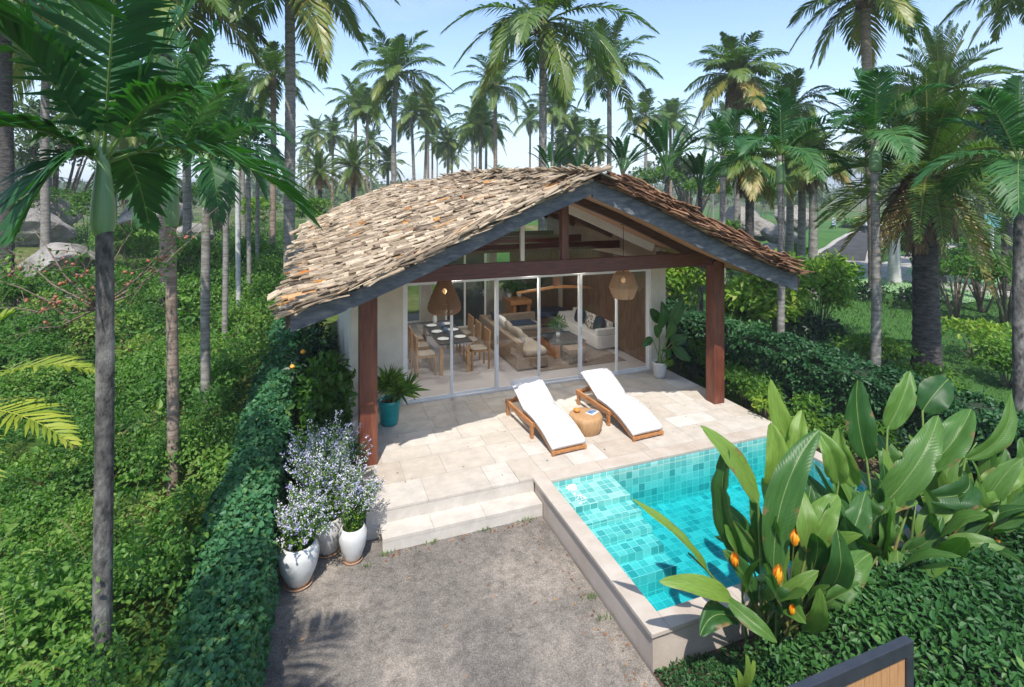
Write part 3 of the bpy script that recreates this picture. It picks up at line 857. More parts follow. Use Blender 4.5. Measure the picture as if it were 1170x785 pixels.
def water_mat():
    m = glassmat('pool_water', (1, 1, 1), 1.33, 0.015, 0.22, 2.6)
    nt = m.node_tree; out = [n for n in nt.nodes if n.type == 'OUTPUT_MATERIAL'][0]
    va = nd(nt, 'ShaderNodeVolumeAbsorption', Density=1.45)
    va.inputs[0].default_value = (0.0, 0.83, 0.87, 1)
    nt.links.new(va.outputs[0], out.inputs['Volume'])
    return m
mb = MB(); mb.box2((PX0 - 0.006, PY0 - 0.006, ZB - 0.02), (PX1 + 0.006, PY1 + 0.006, -0.065))
struct('pool_water', mb, water_mat())

# ================================================================== VILLA
XR = 4.1; HW = 4.45; YF = 7.30; YB = 17.6
villa = thing('villa', 'single storey cream villa with shingled gable roof and glass front opening onto the terrace', 'villa', (4.2, 10.5, 0))
def roof_z(x, y):
    t = abs(x - XR) / HW
    s = (y - YF) / (YB - YF)
    z = float(np.interp(t, (0, .143, .261, .617, .844, 1.0, 1.03, 1.2), (4.42, 4.165, 3.96, 3.25, 2.85, 2.63, 2.57, 1.95)))
    z += 0.22 * math.sin(min(max(s, 0), 1) * math.pi * 0.62) * (1 - t) + 0.55 * max(s, 0) * t + .42 * max(s, 0) ** 1.5 * math.sin(math.pi * min(t, 1))
    return z
# roof slab with soffit
def roof_grid(z_off, x0, x1, y0, y1, nx=33, ny=12):
    xs = [x0 + (x1 - x0) * i / (nx - 1) for i in range(nx)]; ys_ = [y0 + (y1 - y0) * i / (ny - 1) for i in range(ny)]
    return [[Vector((x, y, roof_z(x, y) + z_off)) for x in xs] for y in ys_]
def slab(z0, z1, x0, x1, y0, y1):
    mb = MB(); a = roof_grid(z1, x0, x1, y0, y1); b = roof_grid(z0, x0, x1, y0, y1)
    ny = len(a); nx = len(a[0]); N = nx * ny
    vs = [v for r in a for v in r] + [v for r in b for v in r]; fs = []
    for j in range(ny - 1):
        for i in range(nx - 1):
            k = j * nx + i
            fs.append((k, k + 1, k + nx + 1, k + nx)); fs.append((N + k, N + k + nx, N + k + nx + 1, N + k + 1))
    for i in range(nx - 1):
        fs.append((i + 1, i, N + i, N + i + 1)); k = (ny - 1) * nx + i
        fs.append((k, k + 1, N + k + 1, N + k))
    for j in range(ny - 1):
        k = j * nx; fs.append((k, k + nx, N + k + nx, N + k)); k += nx - 1
        fs.append((k + nx, k, N + k, N + k + nx))
    mb.add(vs, fs); return mb
roof = obj('roof', slab(-0.16, 0.0, XR - HW, XR + HW, YF + 0.06, YB), M['slab'], villa)
def cut(o):
    bm = bmesh.new(); bm.from_mesh(o.data)
    kill = [f for f in bm.faces if any(sx0 - .02 < f.calc_center_median().x < sx1 + .02 and sy0 - .02 < f.calc_center_median().y < sy1 + .02 for sx0, sx1, sy0, sy1 in SKYL)]
    bmesh.ops.delete(bm, geom=kill, context='FACES'); bm.to_mesh(o.data); bm.free()
_gx = lambda i: XR - HW + 2 * HW * i / 32; _gy = lambda j: YF + .06 + (YB - YF - .06) * j / 11
SKYL = [(_gx(18), _gx(28), _gy(4), _gy(6)), (_gx(18), _gx(28), _gy(7), _gy(9))]
cut(roof)
sofo = obj('soffit', slab(-0.182, -0.163, XR - HW + .01, XR + HW - .01, YF + 0.062, YB - .01), M['soffit'], roof)
cut(sofo)
for sx0, sx1, sy0, sy1 in SKYL:
    n_ = 6; mb = MB(); vs = []
    for i in range(n_ + 1):
        x = sx0 + (sx1 - sx0) * i / n_
        vs += [(x, sy0, roof_z(x, sy0) - .05), (x, sy1, roof_z(x, sy1) - .05)]
    mb.add(vs, [(2 * i, 2 * i + 2, 2 * i + 3, 2 * i + 1) for i in range(n_)])
    obj('skylight', mb, M['opal'], roof)

def shakes(side, rng):
    """overlapping split shakes on one slope: side -1 = west slope, +1 = east slope"""
    mb = MB()
    slope = 4.86; exp_ = 0.17
    nc = int(slope / exp_) + 3
    def pt(u, y, h):
        """u metres down the slope from the ridge"""
        x = XR + side * (u / slope) * HW
        z = roof_z(x, y); e = 0.02
        dx = (roof_z(x + side * e, y) - z) / e
        nv = Vector((-dx * side, 0, 1)).normalized()
        return Vector((x, y, z)) + nv * h
    for c in range(nc):
        u1 = slope + (0.02 if side < 0 else .0) - c * exp_            # lower (exposed) end
        y = YF - 0.20 + rng.uniform(0, 0.1)
        while y < YB + 0.12:
            w = rng.uniform(0.04, 0.135)
            ln = rng.uniform(0.45, 0.72)
            ue = u1 + rng.normal(0, 0.065)
            if c == 0: ue += abs(rng.normal(0.0, 0.10))
            us = max(ue - ln, -0.04)
            xm = XR + side * ((us + ue) / 2 / slope) * HW
            if any(a0 - .1 < xm < a1 + .1 and b0 - .1 < y < b1 + .1 for a0, a1, b0, b1 in SKYL): ue = -1
            if ue > 0.05:
                th = rng.uniform(0.012, 0.028)
                hb = 0.035 + rng.uniform(0, 0.06) + (0.02 if c % 5 == 0 else 0)
                hs = 0.006
                sk = rng.normal(0, 0.055); yj = rng.normal(0, 0.012)
                um = (us + ue) / 2; hm = (hs + hb) / 2 + rng.normal(0.004, 0.006)
                a = y + yj; b = a + w * rng.uniform(0.9, 1.12)
                tl = rng.normal(0, 0.012)
                lift = 0.06 if (c == nc - 1 or us <= 0) else 0.0
                P = [pt(us, a - sk, hs + lift), pt(us, b - sk, hs + lift), pt(um, b - sk / 2, hm + tl / 2), pt(um, a - sk / 2, hm - tl / 2), pt(ue, b - rng.uniform(0, .02), hb + tl), pt(ue + rng.normal(0, .02), a, hb - tl)]
                Q = [pt(um, b - sk / 2, hm + tl / 2 - th), pt(um, a - sk / 2, hm - tl / 2 - th), pt(ue, b, hb + tl - th), pt(ue, a, hb - tl - th)]
                tt = float(np.clip(rng.normal(0.54, 0.24), 0.02, 0.86))
                if rng.uniform() < 0.035: tt = rng.uniform(0.88, 1.0)
                if c < 2 and side < 0 and y < YF + 0.9 and rng.uniform() < .5: tt = rng.uniform(0.88, 0.97)
                mb.add(P + Q, [(0, 1, 2, 3), (3, 2, 4, 5), (5, 4, 8, 9), (2, 6, 8, 4), (7, 3, 5, 9), (7, 9, 8, 6)], tt)
            y += w * rng.uniform(0.80, 1.02)
    return mb
def fringe(side, rng, layers):
    mb = MB(); slope = 4.86
    for k in range(layers):
        u = .22 + .1 * k
        while u < slope - .2:
            x = XR + side * u / slope * HW; y = YF + rng.uniform(-.20, .30)
            z = roof_z(x, y); x2 = x + side * .3; z2 = roof_z(x2, y)
            L = rng.uniform(.3, .6); ang = math.atan2(z2 - z, .3) + rng.normal(0, .09)
            w = rng.uniform(.025, .075)
            mb.box((x, y, z + .06 + .05 * k + rng.uniform(-.02, .03)), (L, w, rng.uniform(.010, .022)), (rng.normal(-.12, .2), -side * ang if side > 0 else -ang * -1, rng.normal(0, .22)), float(np.clip(rng.normal(.5, .25), .03, .9)))
            u += rng.uniform(.015, .045)
    return mb
srng = np.random.default_rng(21)
obj('shingles', shakes(-1, srng), M['shake'], roof)
obj('shingles', shakes(1, srng), M['shake_red'], roof)
obj('fringe', fringe(1, srng, 5), M['shake_red'], roof)
obj('fringe', fringe(-1, srng, 2), M['shake'], roof)
# ridge capping shakes
mb = MB()
y = YF - 0.25
while y < YB:
    for k in range(2):
        x = XR + srng.normal(0, 0.12); a = srng.normal(0, 0.25)
        L = srng.uniform(0.35, 0.7); w = srng.uniform(0.06, 0.14)
        z = roof_z(x, y) + 0.10 + srng.uniform(0, 0.05)
        mb.box((x, y, z), (L, w, 0.018), (srng.normal(0, .1), (0.30 if x > XR else -0.30) + srng.normal(0, .08), a), float(np.clip(srng.normal(.55, .2), .05, .86)))
    y += 0.07
obj('ridge_cap', mb, M['shake'], roof)

# bargeboards -------------------------------------------------------
for side in (-1, 1):
    mb = MB(); n = 12; vs = []; fs = []
    for i in range(n + 1):
        x = XR + side * (0.002 + (HW - (0.03 if side < 0 else .10)) * i / n)
        zt = roof_z(x, YF) + 0.005; h = 0.235 if side < 0 else .285
        for yy, zz in ((YF, zt), (YF, zt - h), (YF + 0.055, zt - h), (YF + 0.055, zt)):
            vs.append((x, yy, zz))
    for i in range(n):
        for k in range(4):
            a = i * 4 + k; b = i * 4 + (k + 1) % 4
            fs.append((a, b, b + 4, a + 4))
    fs += [(3, 2, 1, 0), tuple(range(n * 4, n * 4 + 4))]
    mb.add(vs, fs); 
    obj('bargeboard', mb, M['barge'], villa)
# eave boards
for side in (-1, 1):
    mb = MB(); vs = []; fs = []
    x = XR + side * (HW + 0.002)
    n = 10
    for i in range(n + 1):
        y = YF + 0.06 + (YB - YF - 0.08) * i / n; zt = roof_z(x, y)
        for xx, zz in ((x, zt), (x, zt - 0.19), (x + side * 0.03, zt - 0.19), (x + side * 0.03, zt)):
            vs.append((xx, y, zz))
    for i in range(n):
        for k in range(4):
            a = i * 4 + k; b = i * 4 + (k + 1) % 4
            fs.append((a, b, b + 4, a + 4))
    fs += [(3, 2, 1, 0), tuple(range(n * 4, n * 4 + 4))]
    mb.add(vs, fs); obj('eave_board', mb, M['rafter'], villa)
# posts, tie beam, king post ---------------------------------------
YP = 8.44
for xp, w in ((0.745, 0.27), (7.54, 0.25)):
    mb = MB(); mb.box2((xp - w / 2, YP - w / 2, 0.002), (xp + w / 2, YP + w / 2, roof_z(xp, YP) - 0.19))
    obj('post', mb, M['redwood'], villa, bevel=0.008)
mb = MB(); mb.box2((0.89, YP - 0.075, 2.77), (7.41, YP + 0.075, 3.02)); obj('tie_beam', mb, M['redwood_h'], villa, bevel=0.006)
mb = MB(); mb.box2((XR - 0.065 + .05, YP - 0.065, 3.022), (XR + 0.065 + .05, YP + 0.065, roof_z(XR + .05, YP) - 0.19)); obj('king_post', mb, M['redwood'], villa, bevel=0.006)
# side beams over the posts and porch rafters
for xp in (0.62, 7.6):
    mb = MB(); z = roof_z(xp, 9) - 0.19
    mb.box2((xp - 0.06, YP + 0.14, z - 0.22), (xp + 0.06, 10.4, z - 0.03)); obj('side_beam', mb, M['rafter'], villa)
for y in (8.44,):
    for side in (-1, 1):
        mb = MB()
        x0, x1 = XR + side * (0.10 if y < 9 else 0.03), XR + side * (3.2 if y < 9 else 4.0)
        n = 8; pts = [(x0 + (x1 - x0) * i / n) for i in range(n + 1)]
        for i in range(n):
            mb.beam((pts[i], y, roof_z(pts[i], y) - 0.26), (pts[i + 1], y, roof_z(pts[i + 1], y) - 0.26), 0.10, 0.15)
        obj('rafter', mb, M['rafter'], villa)
for y in (12.2, 14.4, 16.4):
    for side in (-1, 1):
        mb = MB(); n = 4; pts = [XR + side * (0.03 + 3.3 * i / n) for i in range(n + 1)]
        for i in range(n):
            mb.beam((pts[i], y, roof_z(pts[i], y) - 0.26), (pts[i + 1], y, roof_z(pts[i + 1], y) - 0.26), 0.10, 0.15)
        obj('rafter', mb, M['rafter'], villa)
    mb = MB(); mb.box2((0.82, y - .06, 2.75), (7.64, y + .06, 2.95)); obj('tie_beam', mb, M['redwood_h'], villa)
mb = MB(); mb.box2((XR - 0.06, 12.14, 2.3), (XR + 0.06, 12.135, 2.31))
# walls ------------------------------------------------------------
YG = 10.55
def wall(pts, ext, mat=None, name='wall'):
    mb = MB(); mb.poly(pts, ext); return obj(name, mb, mat or M['render'], villa)
def zu(x, y): return roof_z(x, y) - 0.17
# west and east walls as strips following the roof
for x0, x1, mt in ((0.62, 0.80, 'render'), (7.67, 7.85, 'render')):
    mb = MB()
    xo = x0 if x0 < 4 else x1
    a = [(x0, YG - .1, -.02), (x0, 17.0, -.02), (x0, 17.0, zu(xo, 17.0) + .05), (x0, YG - .1, zu(xo, YG) + .03)]
    mb.poly(a, (x1 - x0, 0, 0)); obj('wall', mb, M[mt], villa)
# front piers
mb = MB(); mb.box2((0.803, YG - 0.1, 0.0), (1.60, YG + 0.1, 2.50)); obj('wall', mb, M['render'], villa)
mb = MB(); mb.box2((7.455, YG - 0.1, 0.0), (7.667, YG + 0.1, 2.50)); obj('wall', mb, M['render'], villa)
# gable band above the doors
mb = MB(); mb.box2((0.803, YG - 0.09, 2.503), (7.667, YG + 0.09, 2.62)); obj('lintel', mb, M['white_paint'], villa)
# gable window: frame and panes following the roof line
gw = obj('gable_window', MB().box2((4.13, YG - .045, 2.623), (4.22, YG + .045, zu(4.17, YG) + .01)), M['white_paint'], villa)
mb = MB()
mb.box2((0.82, YG - 0.05, 2.625), (4.125, YG + .05, 2.66)); mb.box2((4.225, YG - 0.05, 2.625), (7.64, YG + .05, 2.66))
for side in (-1, 1):
    n = 6
    for i in range(n):
        xa = XR + side * (.02 + 3.4 * i / n); xb = XR + side * (.02 + 3.4 * (i + 1) / n)
        mb.beam((xa, YG - .02, zu(xa, YG) - .10), (xb, YG - .02, zu(xb, YG) - .10), 0.14, 0.20)
obj('frame', mb, M['white_paint'], gw)
mb = MB()
for xa, xb in ((0.85, 4.13), (4.22, 7.6)):
    pts = [(xa, YG - .003, 2.66), (xb, YG - .003, 2.66)]
    m_ = 5
    for i in range(m_ + 1):
        x = xb + (xa - xb) * i / m_
        pts.append((x, YG - .003, max(2.661, zu(x, YG) - .15)))
    mb.add(pts, [tuple(range(len(pts)))])
obj('glass', mb, M['glass'], gw)
# sliding doors ----------------------------------------------------
xs_d = [1.605, 2.586, 3.57, 4.56, 5.57, 6.534, 7.447]
mb = MB()
mb.box2((1.60, YG - .07, 2.40), (7.455, YG + .07, 2.50)); mb.box2((1.60, YG - .07, 0.001), (7.455, YG + .07, 0.035))
mb.box2((1.60, YG - .07, .035), (1.655, YG + .07, 2.40)); mb.box2((7.40, YG - .07, .035), (7.455, YG + .07, 2.40))
obj('door_frame', mb, M['white_paint'], villa, bevel=0.004)
for i in range(6):
    xa, xb = xs_d[i], xs_d[i + 1]
    yo = YG + (0.025 if i % 2 else -0.025)
    s0 = 0.028
    if i == 0: xa = 1.657
    if i == 5: xb = 7.398
    mb = MB()
    mb.box2((xa, yo - .02, .036), (xa + 2 * s0, yo + .02, 2.398)) if i else mb.box2((xa, yo - .02, .036), (xa + .04, yo + .02, 2.398))
    mb.box2((xb - 0.012, yo - .02, .036), (xb + .012 if i < 5 else xb, yo + .02, 2.398))
    mb.box2((xa + .056, yo - .018, .036), (xb - .013, yo + .018, 0.075)); mb.box2((xa + .056, yo - .018, 2.355), (xb - .013, yo + .018, 2.397))
    d = obj('sliding_door', mb, M['white_paint'], villa)
    g = MB(); g.add([(xa + .03, yo, .05), (xb - .005, yo, .05), (xb - .005, yo, 2.38), (xa + .03, yo, 2.38)], [(0, 1, 2, 3)])
    obj('glass', g, M['glass'], d)
    if i in (1, 2, 4):
        h = MB(); h.box2((xa + .018, yo - .034, 1.0), (xa + .038, yo - .021, 1.18)); obj('handle', h, M['metal'], d)
# porch downlights under the tie beam
for x in (2.62, 4.35, 5.55):
    mb = MB(); mb.box2((x - .13, YG - .155, 2.475), (x + .13, YG - .105, 2.50)); obj('downlight', mb, M['downlight'], villa)
for x, y in ((2.62, YG + .3), (4.35, YG + .3), (5.55, YG + .3), (3.0, 13.2), (5.6, 13.2)):  # area lamps added out of view to brighten the room, no fittings modelled
    al = bpy.data.lights.new('downlight', 'AREA'); al.energy = 13 if y < 12 else 18; al.size = .26; al.color = (1, .95, .88)  # fill light; shares only its name with the porch fittings
    ao = bpy.data.objects.new('room_fill_lamp', al); COL.objects.link(ao); ao.parent = villa; ORG[ao] = ORG[villa]
    ao.location = Vector((x, y, 2.44 if y < 12 else 2.9)) - ORG[villa]
for x, y in ((4.6, 9.3), (5.6, 9.2), (6.6, 9.2)):
    mb = MB(); mb.lathe([(0.001, -.012), (.045, -.012), (.05, 0)], (x, y, roof_z(x, y) - 0.185), 14); obj('ceiling_spot', mb, M['white_paint'], villa)
# interior floor, back wall, partition ------------------------------
mb = MB(); mb.box2((0.81, YG - .05, -.005), (7.66, 15.35, 0.0005)); obj('room_floor', mb, M['floor_in'], villa)
mb = MB(); mb.box2((0.81, 15.352, -.005), (7.66, 17.0, 0.0005)); obj('hall_floor', mb, M['floor_stone'], villa)
mb = MB(); mb.box2((0.81, 15.30, .001), (4.2, 15.40, 0.03)); obj('threshold', mb, M['dark_glass'], villa)
# rear wall with wide windows
mb = MB()
for a, b in (((.803, 17.0, 0), (1.1, 17.15, 2.6)), ((3.2, 17.0, 0), (3.5, 17.15, 2.6)), ((7.35, 17.0, 0), (7.667, 17.15, 2.6)), ((5.55, 17.0, 0), (5.75, 17.15, 2.6)), ((3.5, 17.0, 0), (5.55, 17.15, 0.9)), ((5.75, 17.0, 0), (7.35, 17.15, 0.9))):
    mb = MB(); mb.box2(a, b); obj('wall', mb, M['int_wall'], villa)
mb = MB(); mb.box2((.803, 16.98, 2.6), (7.667, 17.17, 2.75)); obj('lintel', mb, M['white_paint'], villa)
for xa, xb, z0 in ((1.1, 3.2, 0.0), (3.5, 5.55, 0.9), (5.75, 7.35, 0.9)):
    mb = MB(); mid = (xa + xb) / 2
    for x in (xa + .03, mid, xb - .03): mb.box2((x - .03, 17.04, z0 + .003), (x + .03, 17.11, 2.598))
    for z in (z0 + .03, 2.57): mb.box2((xa + .06, 17.045, z - .027), (mid - .03, 17.105, z + .027)); mb.box2((mid + .03, 17.045, z - .027), (xb - .06, 17.105, z + .027))
    w = obj('window', mb, M['white_paint'], villa)
    g = MB(); g.add([(xa + .05, 17.075, z0 + .05), (xb - .05, 17.075, z0 + .05), (xb - .05, 17.075, 2.56), (xa + .05, 17.075, 2.56)], [(0, 1, 2, 3)]); obj('glass', g, M['glass'], w)
# dark glazed partition door
mb = MB()
for x in (3.75, 4.35, 5.02): mb.box2((x - .03, 15.86, .003), (x + .03, 15.92, 2.4))
mb.box2((3.78, 15.865, 2.34), (4.99, 15.915, 2.398)); mb.box2((3.78, 15.865, .003), (4.99, 15.915, .06))
pd = obj('partition_door', mb, M['white_paint'], villa)
mb = MB(); mb.box2((4.38, 15.88, .06), (4.99, 15.90, 2.34)); mb.box2((3.78, 15.88, .06), (4.32, 15.90, 2.34)); obj('glass', mb, M['dark_glass'], pd)
mb = MB(); mb.box2((4.93, 15.83, .95), (4.96, 15.86, 1.15)); mb.box2((4.84, 15.82, 1.06), (4.95, 15.835, 1.08)); obj('handle', mb, M['metal'], pd)
# east interior panelling
mb = MB(); mb.box2((7.62, YG + .2, .001), (7.666, 15.6, 2.55)); obj('wall_panelling', mb, M['walnut'], villa)
mb = MB(); mb.box2((5.9, 15.9, .001), (7.6, 16.0, 2.5)); obj('wall', mb, M['walnut'], villa)

# pendant lamps ----------------------------------------------------
def pendant(name, x, y, prof, zt, mat, label):
    t = thing(name, label, 'lamp', (x, y, zt), group='woven pendant lamps under the porch')
    lm = LM(); n = 64
    # woven cage: verticals and hoops
    for k in range(n):
        a = 2 * math.pi * k / n
        lm.tube([(x + r * math.cos(a + z * .5), y + r * math.sin(a + z * .5), zt + z) for r, z in prof], 0.006, 4, .5)
    zlo = prof[-1][1]
    m = 40
    for i in range(m + 1):
        z = zlo * i / m
        for (r0, z0), (r1, z1) in zip(prof[:-1], prof[1:]):
            if z1 <= z <= z0:
                r = r0 + (r1 - r0) * ((z - z0) / (z1 - z0) if z1 != z0 else 0)
                lm.tube([(x + r * math.cos(2 * math.pi * k / 24), y + r * math.sin(2 * math.pi * k / 24), zt + z) for k in range(25)], 0.0065, 4, .5)
                break
    lm.obj('lamp_shade', mat, t)
    zc = roof_z(x, y) - .185
    mb = MB(); mb.tube([(x, y, zt + .0), (x, y, zc)], 0.006, 6); mb.lathe([(0.05, 0), (.05, -.03), (.001, -.03)], (x, y, zc), 12); obj('cord', mb, M['cord'], t)
    mb = MB(); mb.tube([(x, y, zt - .12), (x, y, zt)], 0.02, 8); obj('socket', mb, M['cord'], t)
    mb = MB(); mb.pillow((x, y, zt - .19), (.09, .09, .12), e=1.0); obj('bulb', mb, M['bulb'], t, smooth=True)
pendant('pendant_lamp', 2.19, 9.4, [(.12, 0), (.16, -.10), (.225, -.24), (.285, -.40), (.305, -.48), (.29, -.54), (.24, -.58)], 2.60, M['rattan_dark'], 'dark brown bell shaped rattan pendant lamp hanging above the dining end of the doors')
pendant('pendant_lamp', 6.0, 9.4, [(.12, 0), (.20, -.07), (.28, -.28), (.295, -.33), (.25, -.45), (.205, -.55)], 2.58, M['rattan'], 'pale honey coloured faceted rattan pendant lamp on a long cord right of the king post')

# ================================================================== FURNITURE
def lounger(x, y, rz, label):
    t = thing('sun_lounger', label, 'sun lounger', (x, y, 0), 'loungers beside the pool', rz)
    W = 0.64
    # side rails with rear frame (local: foot at y=0, head towards +y)
    for s in (-1, 1):
        mb = MB(); mb.box2((s * (W / 2 + .02) - .022, 0.62, .19), (s * (W / 2 + .02) + .022, 1.78, .28)); obj('side_rail', mb, M['teak'], t, True, .006)
        for yy in (0.66, 1.70):
            mb = MB(); mb.box2((s * (W / 2 + .02) - .024, yy - .035, .001), (s * (W / 2 + .02) + .024, yy + .035, .188)); obj('leg', mb, M['teak'], t, True, .005)
        # curved runner to the foot
        prof = [(-.03, .045), (.15, .11), (.4, .20), (.7, .262), (1.1, .27)]
        mb = MB()
        for (a, za), (b, zb) in zip(prof[:-1], prof[1:]):
            mb.beam((s * (W / 2 - .04), a, za), (s * (W / 2 - .04), b, zb), .04, .06)
        obj('runner', mb, M['teak'], t, True)
    for a_, b_ in (((-W / 2 - .02, 1.735, .20), (W / 2 + .02, 1.78, .27)), ((-W / 2 - .02, .62, .20), (W / 2 + .02, .66, .26))):
        mb = MB(); mb.box2(a_, b_); obj('cross_bar', mb, M['teak'], t, True, .004)
    mb = MB(); mb.box2((-W / 2, -.055, .03), (W / 2, -.02, .075)); mb.box2((-W / 2, -.05, .001), (-W / 2 + .05, -.02, .03)); mb.box2((W / 2 - .05, -.05, .001), (W / 2, -.02, .03)); obj('foot_bar', mb, M['teak'], t, True, .003)
    # back frame
    mb = MB(); c = (0, 1.36, .445); mb.beam((-.27, 1.06, .28), (-.27, 1.68, .62), .04, .035); mb.beam((.27, 1.06, .28), (.27, 1.68, .62), .04, .035)
    for k in range(6):
        f = .06 + k * .17; mb.box((0, 1.06 + .62 * f, .28 + .34 * f), (.5, .07, .018), (math.atan2(.34, .62), 0, 0))
    mb.beam((-.25, 1.42, .46), (-.25, 1.70, .26), .03, .03); mb.beam((.25, 1.42, .46), (.25, 1.70, .26), .03, .03)
    obj('back_frame', mb, M['teak'], t, True)
    # mattress sections: curved seat and raised back
    def pad(prof, th, nm):
        mb = MB(); vs = []; fs = []; nx = 9
        n = len(prof)
        for side in (0, 1):
            for i, (yy, zz) in enumerate(prof):
                i0, i1 = max(i - 1, 0), min(i + 1, n - 1)
                d = Vector((prof[i1][0] - prof[i0][0], prof[i1][1] - prof[i0][1])).normalized(); nv = Vector((-d.y, d.x))
                ed = 1 - max(0, 1 - min(i, n - 1 - i) / 1.0) * .35
                for k in range(nx):
                    u = -1 + 2 * k / (nx - 1)
                    e2 = (1 - abs(u) ** 8 * .4) * ed
                    h = th * e2 if side == 1 else 0
                    vs.append((u * (W / 2 - .005) * (1 - (.02 if side == 0 else 0)), yy + nv.x * h, zz + nv.y * h))
        N = n * nx
        for i in range(n - 1):
            for k in range(nx - 1):
                a = i * nx + k
                fs.append((a, a + nx, a + nx + 1, a + 1)); fs.append((N + a, N + a + 1, N + a + nx + 1, N + a + nx))
        for i in range(n - 1):
            a = i * nx; fs.append((a, N + a, N + a + nx, a + nx)); a += nx - 1; fs.append((a, a + nx, N + a + nx, N + a))
        for k in range(nx - 1):
            fs.append((k, k + 1, N + k + 1, N + k)); a = (n - 1) * nx + k; fs.append((a + 1, a, N + a, N + a + 1))
        mb.add(vs, fs); return obj(nm, mb, M['canvas'], t, True, smooth=True)
    seat = [(-.02, .085), (0.0, .095), (.15, .16), (.3, .215), (.45, .255), (.6, .282), (.75, .298), (.9, .302), (1.03, .300), (1.05, .300)]
    m1 = pad(seat, .085, 'mattress')
    back = [(1.055, .305), (1.08, .322), (1.2, .39), (1.35, .47), (1.5, .535), (1.64, .60), (1.68, .617)]
    m2 = pad(back, .085, 'back_cushion')
    for m_, prof in ((m1, seat), (m2, back)):
        for sx in (-1, 1):
            mb = MB(); mb.tube([(sx * (W / 2 - .002), y_, z_ + .055) for y_, z_ in prof[1:-1]], .005, 5)
            obj('piping', mb, M['white_fab'], m_, True, smooth=True)
    return t
lounger(3.83, 7.63, R(3.2), 'white cushioned teak sun lounger left of the wooden stump table')
lounger(5.32, 7.60, R(3.2), 'white cushioned teak sun lounger right of the wooden stump table')
# stump table
t = thing('stump_table', 'round pale tree stump side table between the two loungers', 'side table', (4.46, 8.2, 0))
mb = MB(); n = 40
prof = [(.24, .001), (.275, .06), (.295, .15), (.30, .22), (.29, .285), (.27, .305), (.15, .309), (.002, .31)]
mb.lathe(prof, (4.46, 8.2, 0), n)
for i, v in enumerate(mb.v):
    a = math.atan2(v[1] - 8.2, v[0] - 4.46); k = 1 + .02 * math.sin(5 * a) + .015 * math.sin(11 * a + 1)
    mb.v[i] = (4.46 + (v[0] - 4.46) * k, 8.2 + (v[1] - 8.2) * k, v[2])
obj('table_body', mb, M['stump'], t, smooth=True)
t = thing('small_bowl', 'small orange bowl on the stump table', 'bowl', (4.34, 8.30, .311))
mb = MB(); mb.lathe([(.03, 0), (.055, .02), (.062, .055), (.055, .055), (.045, .025), (.001, .015)], (4.34, 8.30, .311), 20); obj('bowl_body', mb, M['orange_cer'], t, smooth=True)
t = thing('folded_magazine', 'blue and white magazine lying open on the stump table', 'magazine', (4.58, 8.18, .311))
mb = MB(); mb.box((4.58, 8.18, .318), (.20, .15, .012), (0, 0, .5)); obj('pages', mb, M['ceramic'], t)
mb = MB(); mb.box((4.575, 8.19, .327), (.17, .12, .004), (0, 0, .5)); obj('cover', mb, M['blue_cer'], t)

# dining set -------------------------------------------------------
t = thing('dining_table', 'long dark topped dining table inside the glass doors', 'table', (3.02, 12.9, 0))
mb = MB(); mb.box2((2.62, 11.8, .71), (3.42, 14.0, .75)); obj('table_top', mb, M['darkwood'], t, bevel=.006)
for x in (2.70, 3.34):
    for y in (11.9, 13.9):
        mb = MB(); mb.box2((x - .04, y - .04, .001), (x + .04, y + .04, .709)); obj('leg', mb, M['lightwood'], t)
def chair(x, y, rz, label, src=None):
    if src is not None:
        c = copy_tree(src, None, (x, y, 0), rz); c['label'] = label; return c
    t = thing('dining_chair', label, 'chair', (x, y, 0), 'chairs around the dining table', rz)
    mb = MB(); mb.box2((-.22, -.22, .42), (.22, .22, .45)); obj('seat', mb, M['lightwood'], t, True, .005)
    mb = MB(); mb.pillow((0, 0, .472), (.42, .42, .05), e=.35); obj('seat_pad', mb, M['linen'], t, True, smooth=True)
    for sx in (-1, 1):
        mb = MB(); mb.box2((sx * .2 - .02, .18, .001), (sx * .2 + .02, .22, .419)); obj('leg', mb, M['lightwood'], t, True)
        mb = MB(); mb.beam((sx * .2, -.21, .001), (sx * .2, -.24, .92), .04, .04); obj('leg', mb, M['lightwood'], t, True)
    mb = MB()
    for z in (.88, .55): mb.box2((-.18, -.255, z - .03), (.18, -.225, z + .03))
    for k in range(7): mb.box2((-.165 + k * .055 - .012, -.25, .58), (-.165 + k * .055 + .012, -.23, .85))
    obj('backrest', mb, M['lightwood'], t, True)
    return t
c0 = chair(2.38, 12.15, R(-90), 'oak dining chair on the left of the table, nearest the glass')
chair(2.38, 12.85, R(-90), 'middle oak dining chair on the left side of the dark table', c0)
chair(2.38, 13.55, R(-90), 'farthest oak dining chair on the left side of the dark table', c0)
chair(3.66, 12.15, R(90), 'oak dining chair with white pad between table and brown sofa, nearest the glass', c0)
chair(3.66, 12.9, R(90), 'middle oak dining chair on the sofa side of the dark table', c0)
chair(3.66, 13.6, R(90), 'farthest oak dining chair on the sofa side of the dark table', c0)
pl = None
plates = [(2.80, 12.15, 'white plate on the near left corner of the dark dining table'), (2.80, 12.85, 'white plate midway down the left side of the dark dining table'), (2.80, 13.5, 'white plate at the far left of the dark dining table'), (3.23, 12.2, 'white plate on the near sofa side corner of the dining table'), (3.23, 12.9, 'white plate midway down the sofa side of the dining table'), (3.23, 13.55, 'white plate at the far sofa side of the dining table')]
for (x, y, lb) in plates:
    if pl is None:
        mb = MB(); mb.lathe([(.001, .002), (.09, .004), (.14, .02), (.138, .024), (.09, .009), (.001, .008)], (0, 0, 0), 24)
        pl = obj('plate', mb, M['ceramic'], None, smooth=True); o = pl
    else:
        o = pl.copy(); COL.objects.link(o)
    o.location = (x, y, .751); tag(o, lb, 'plate', 'place settings on the dining table')
gl0 = None
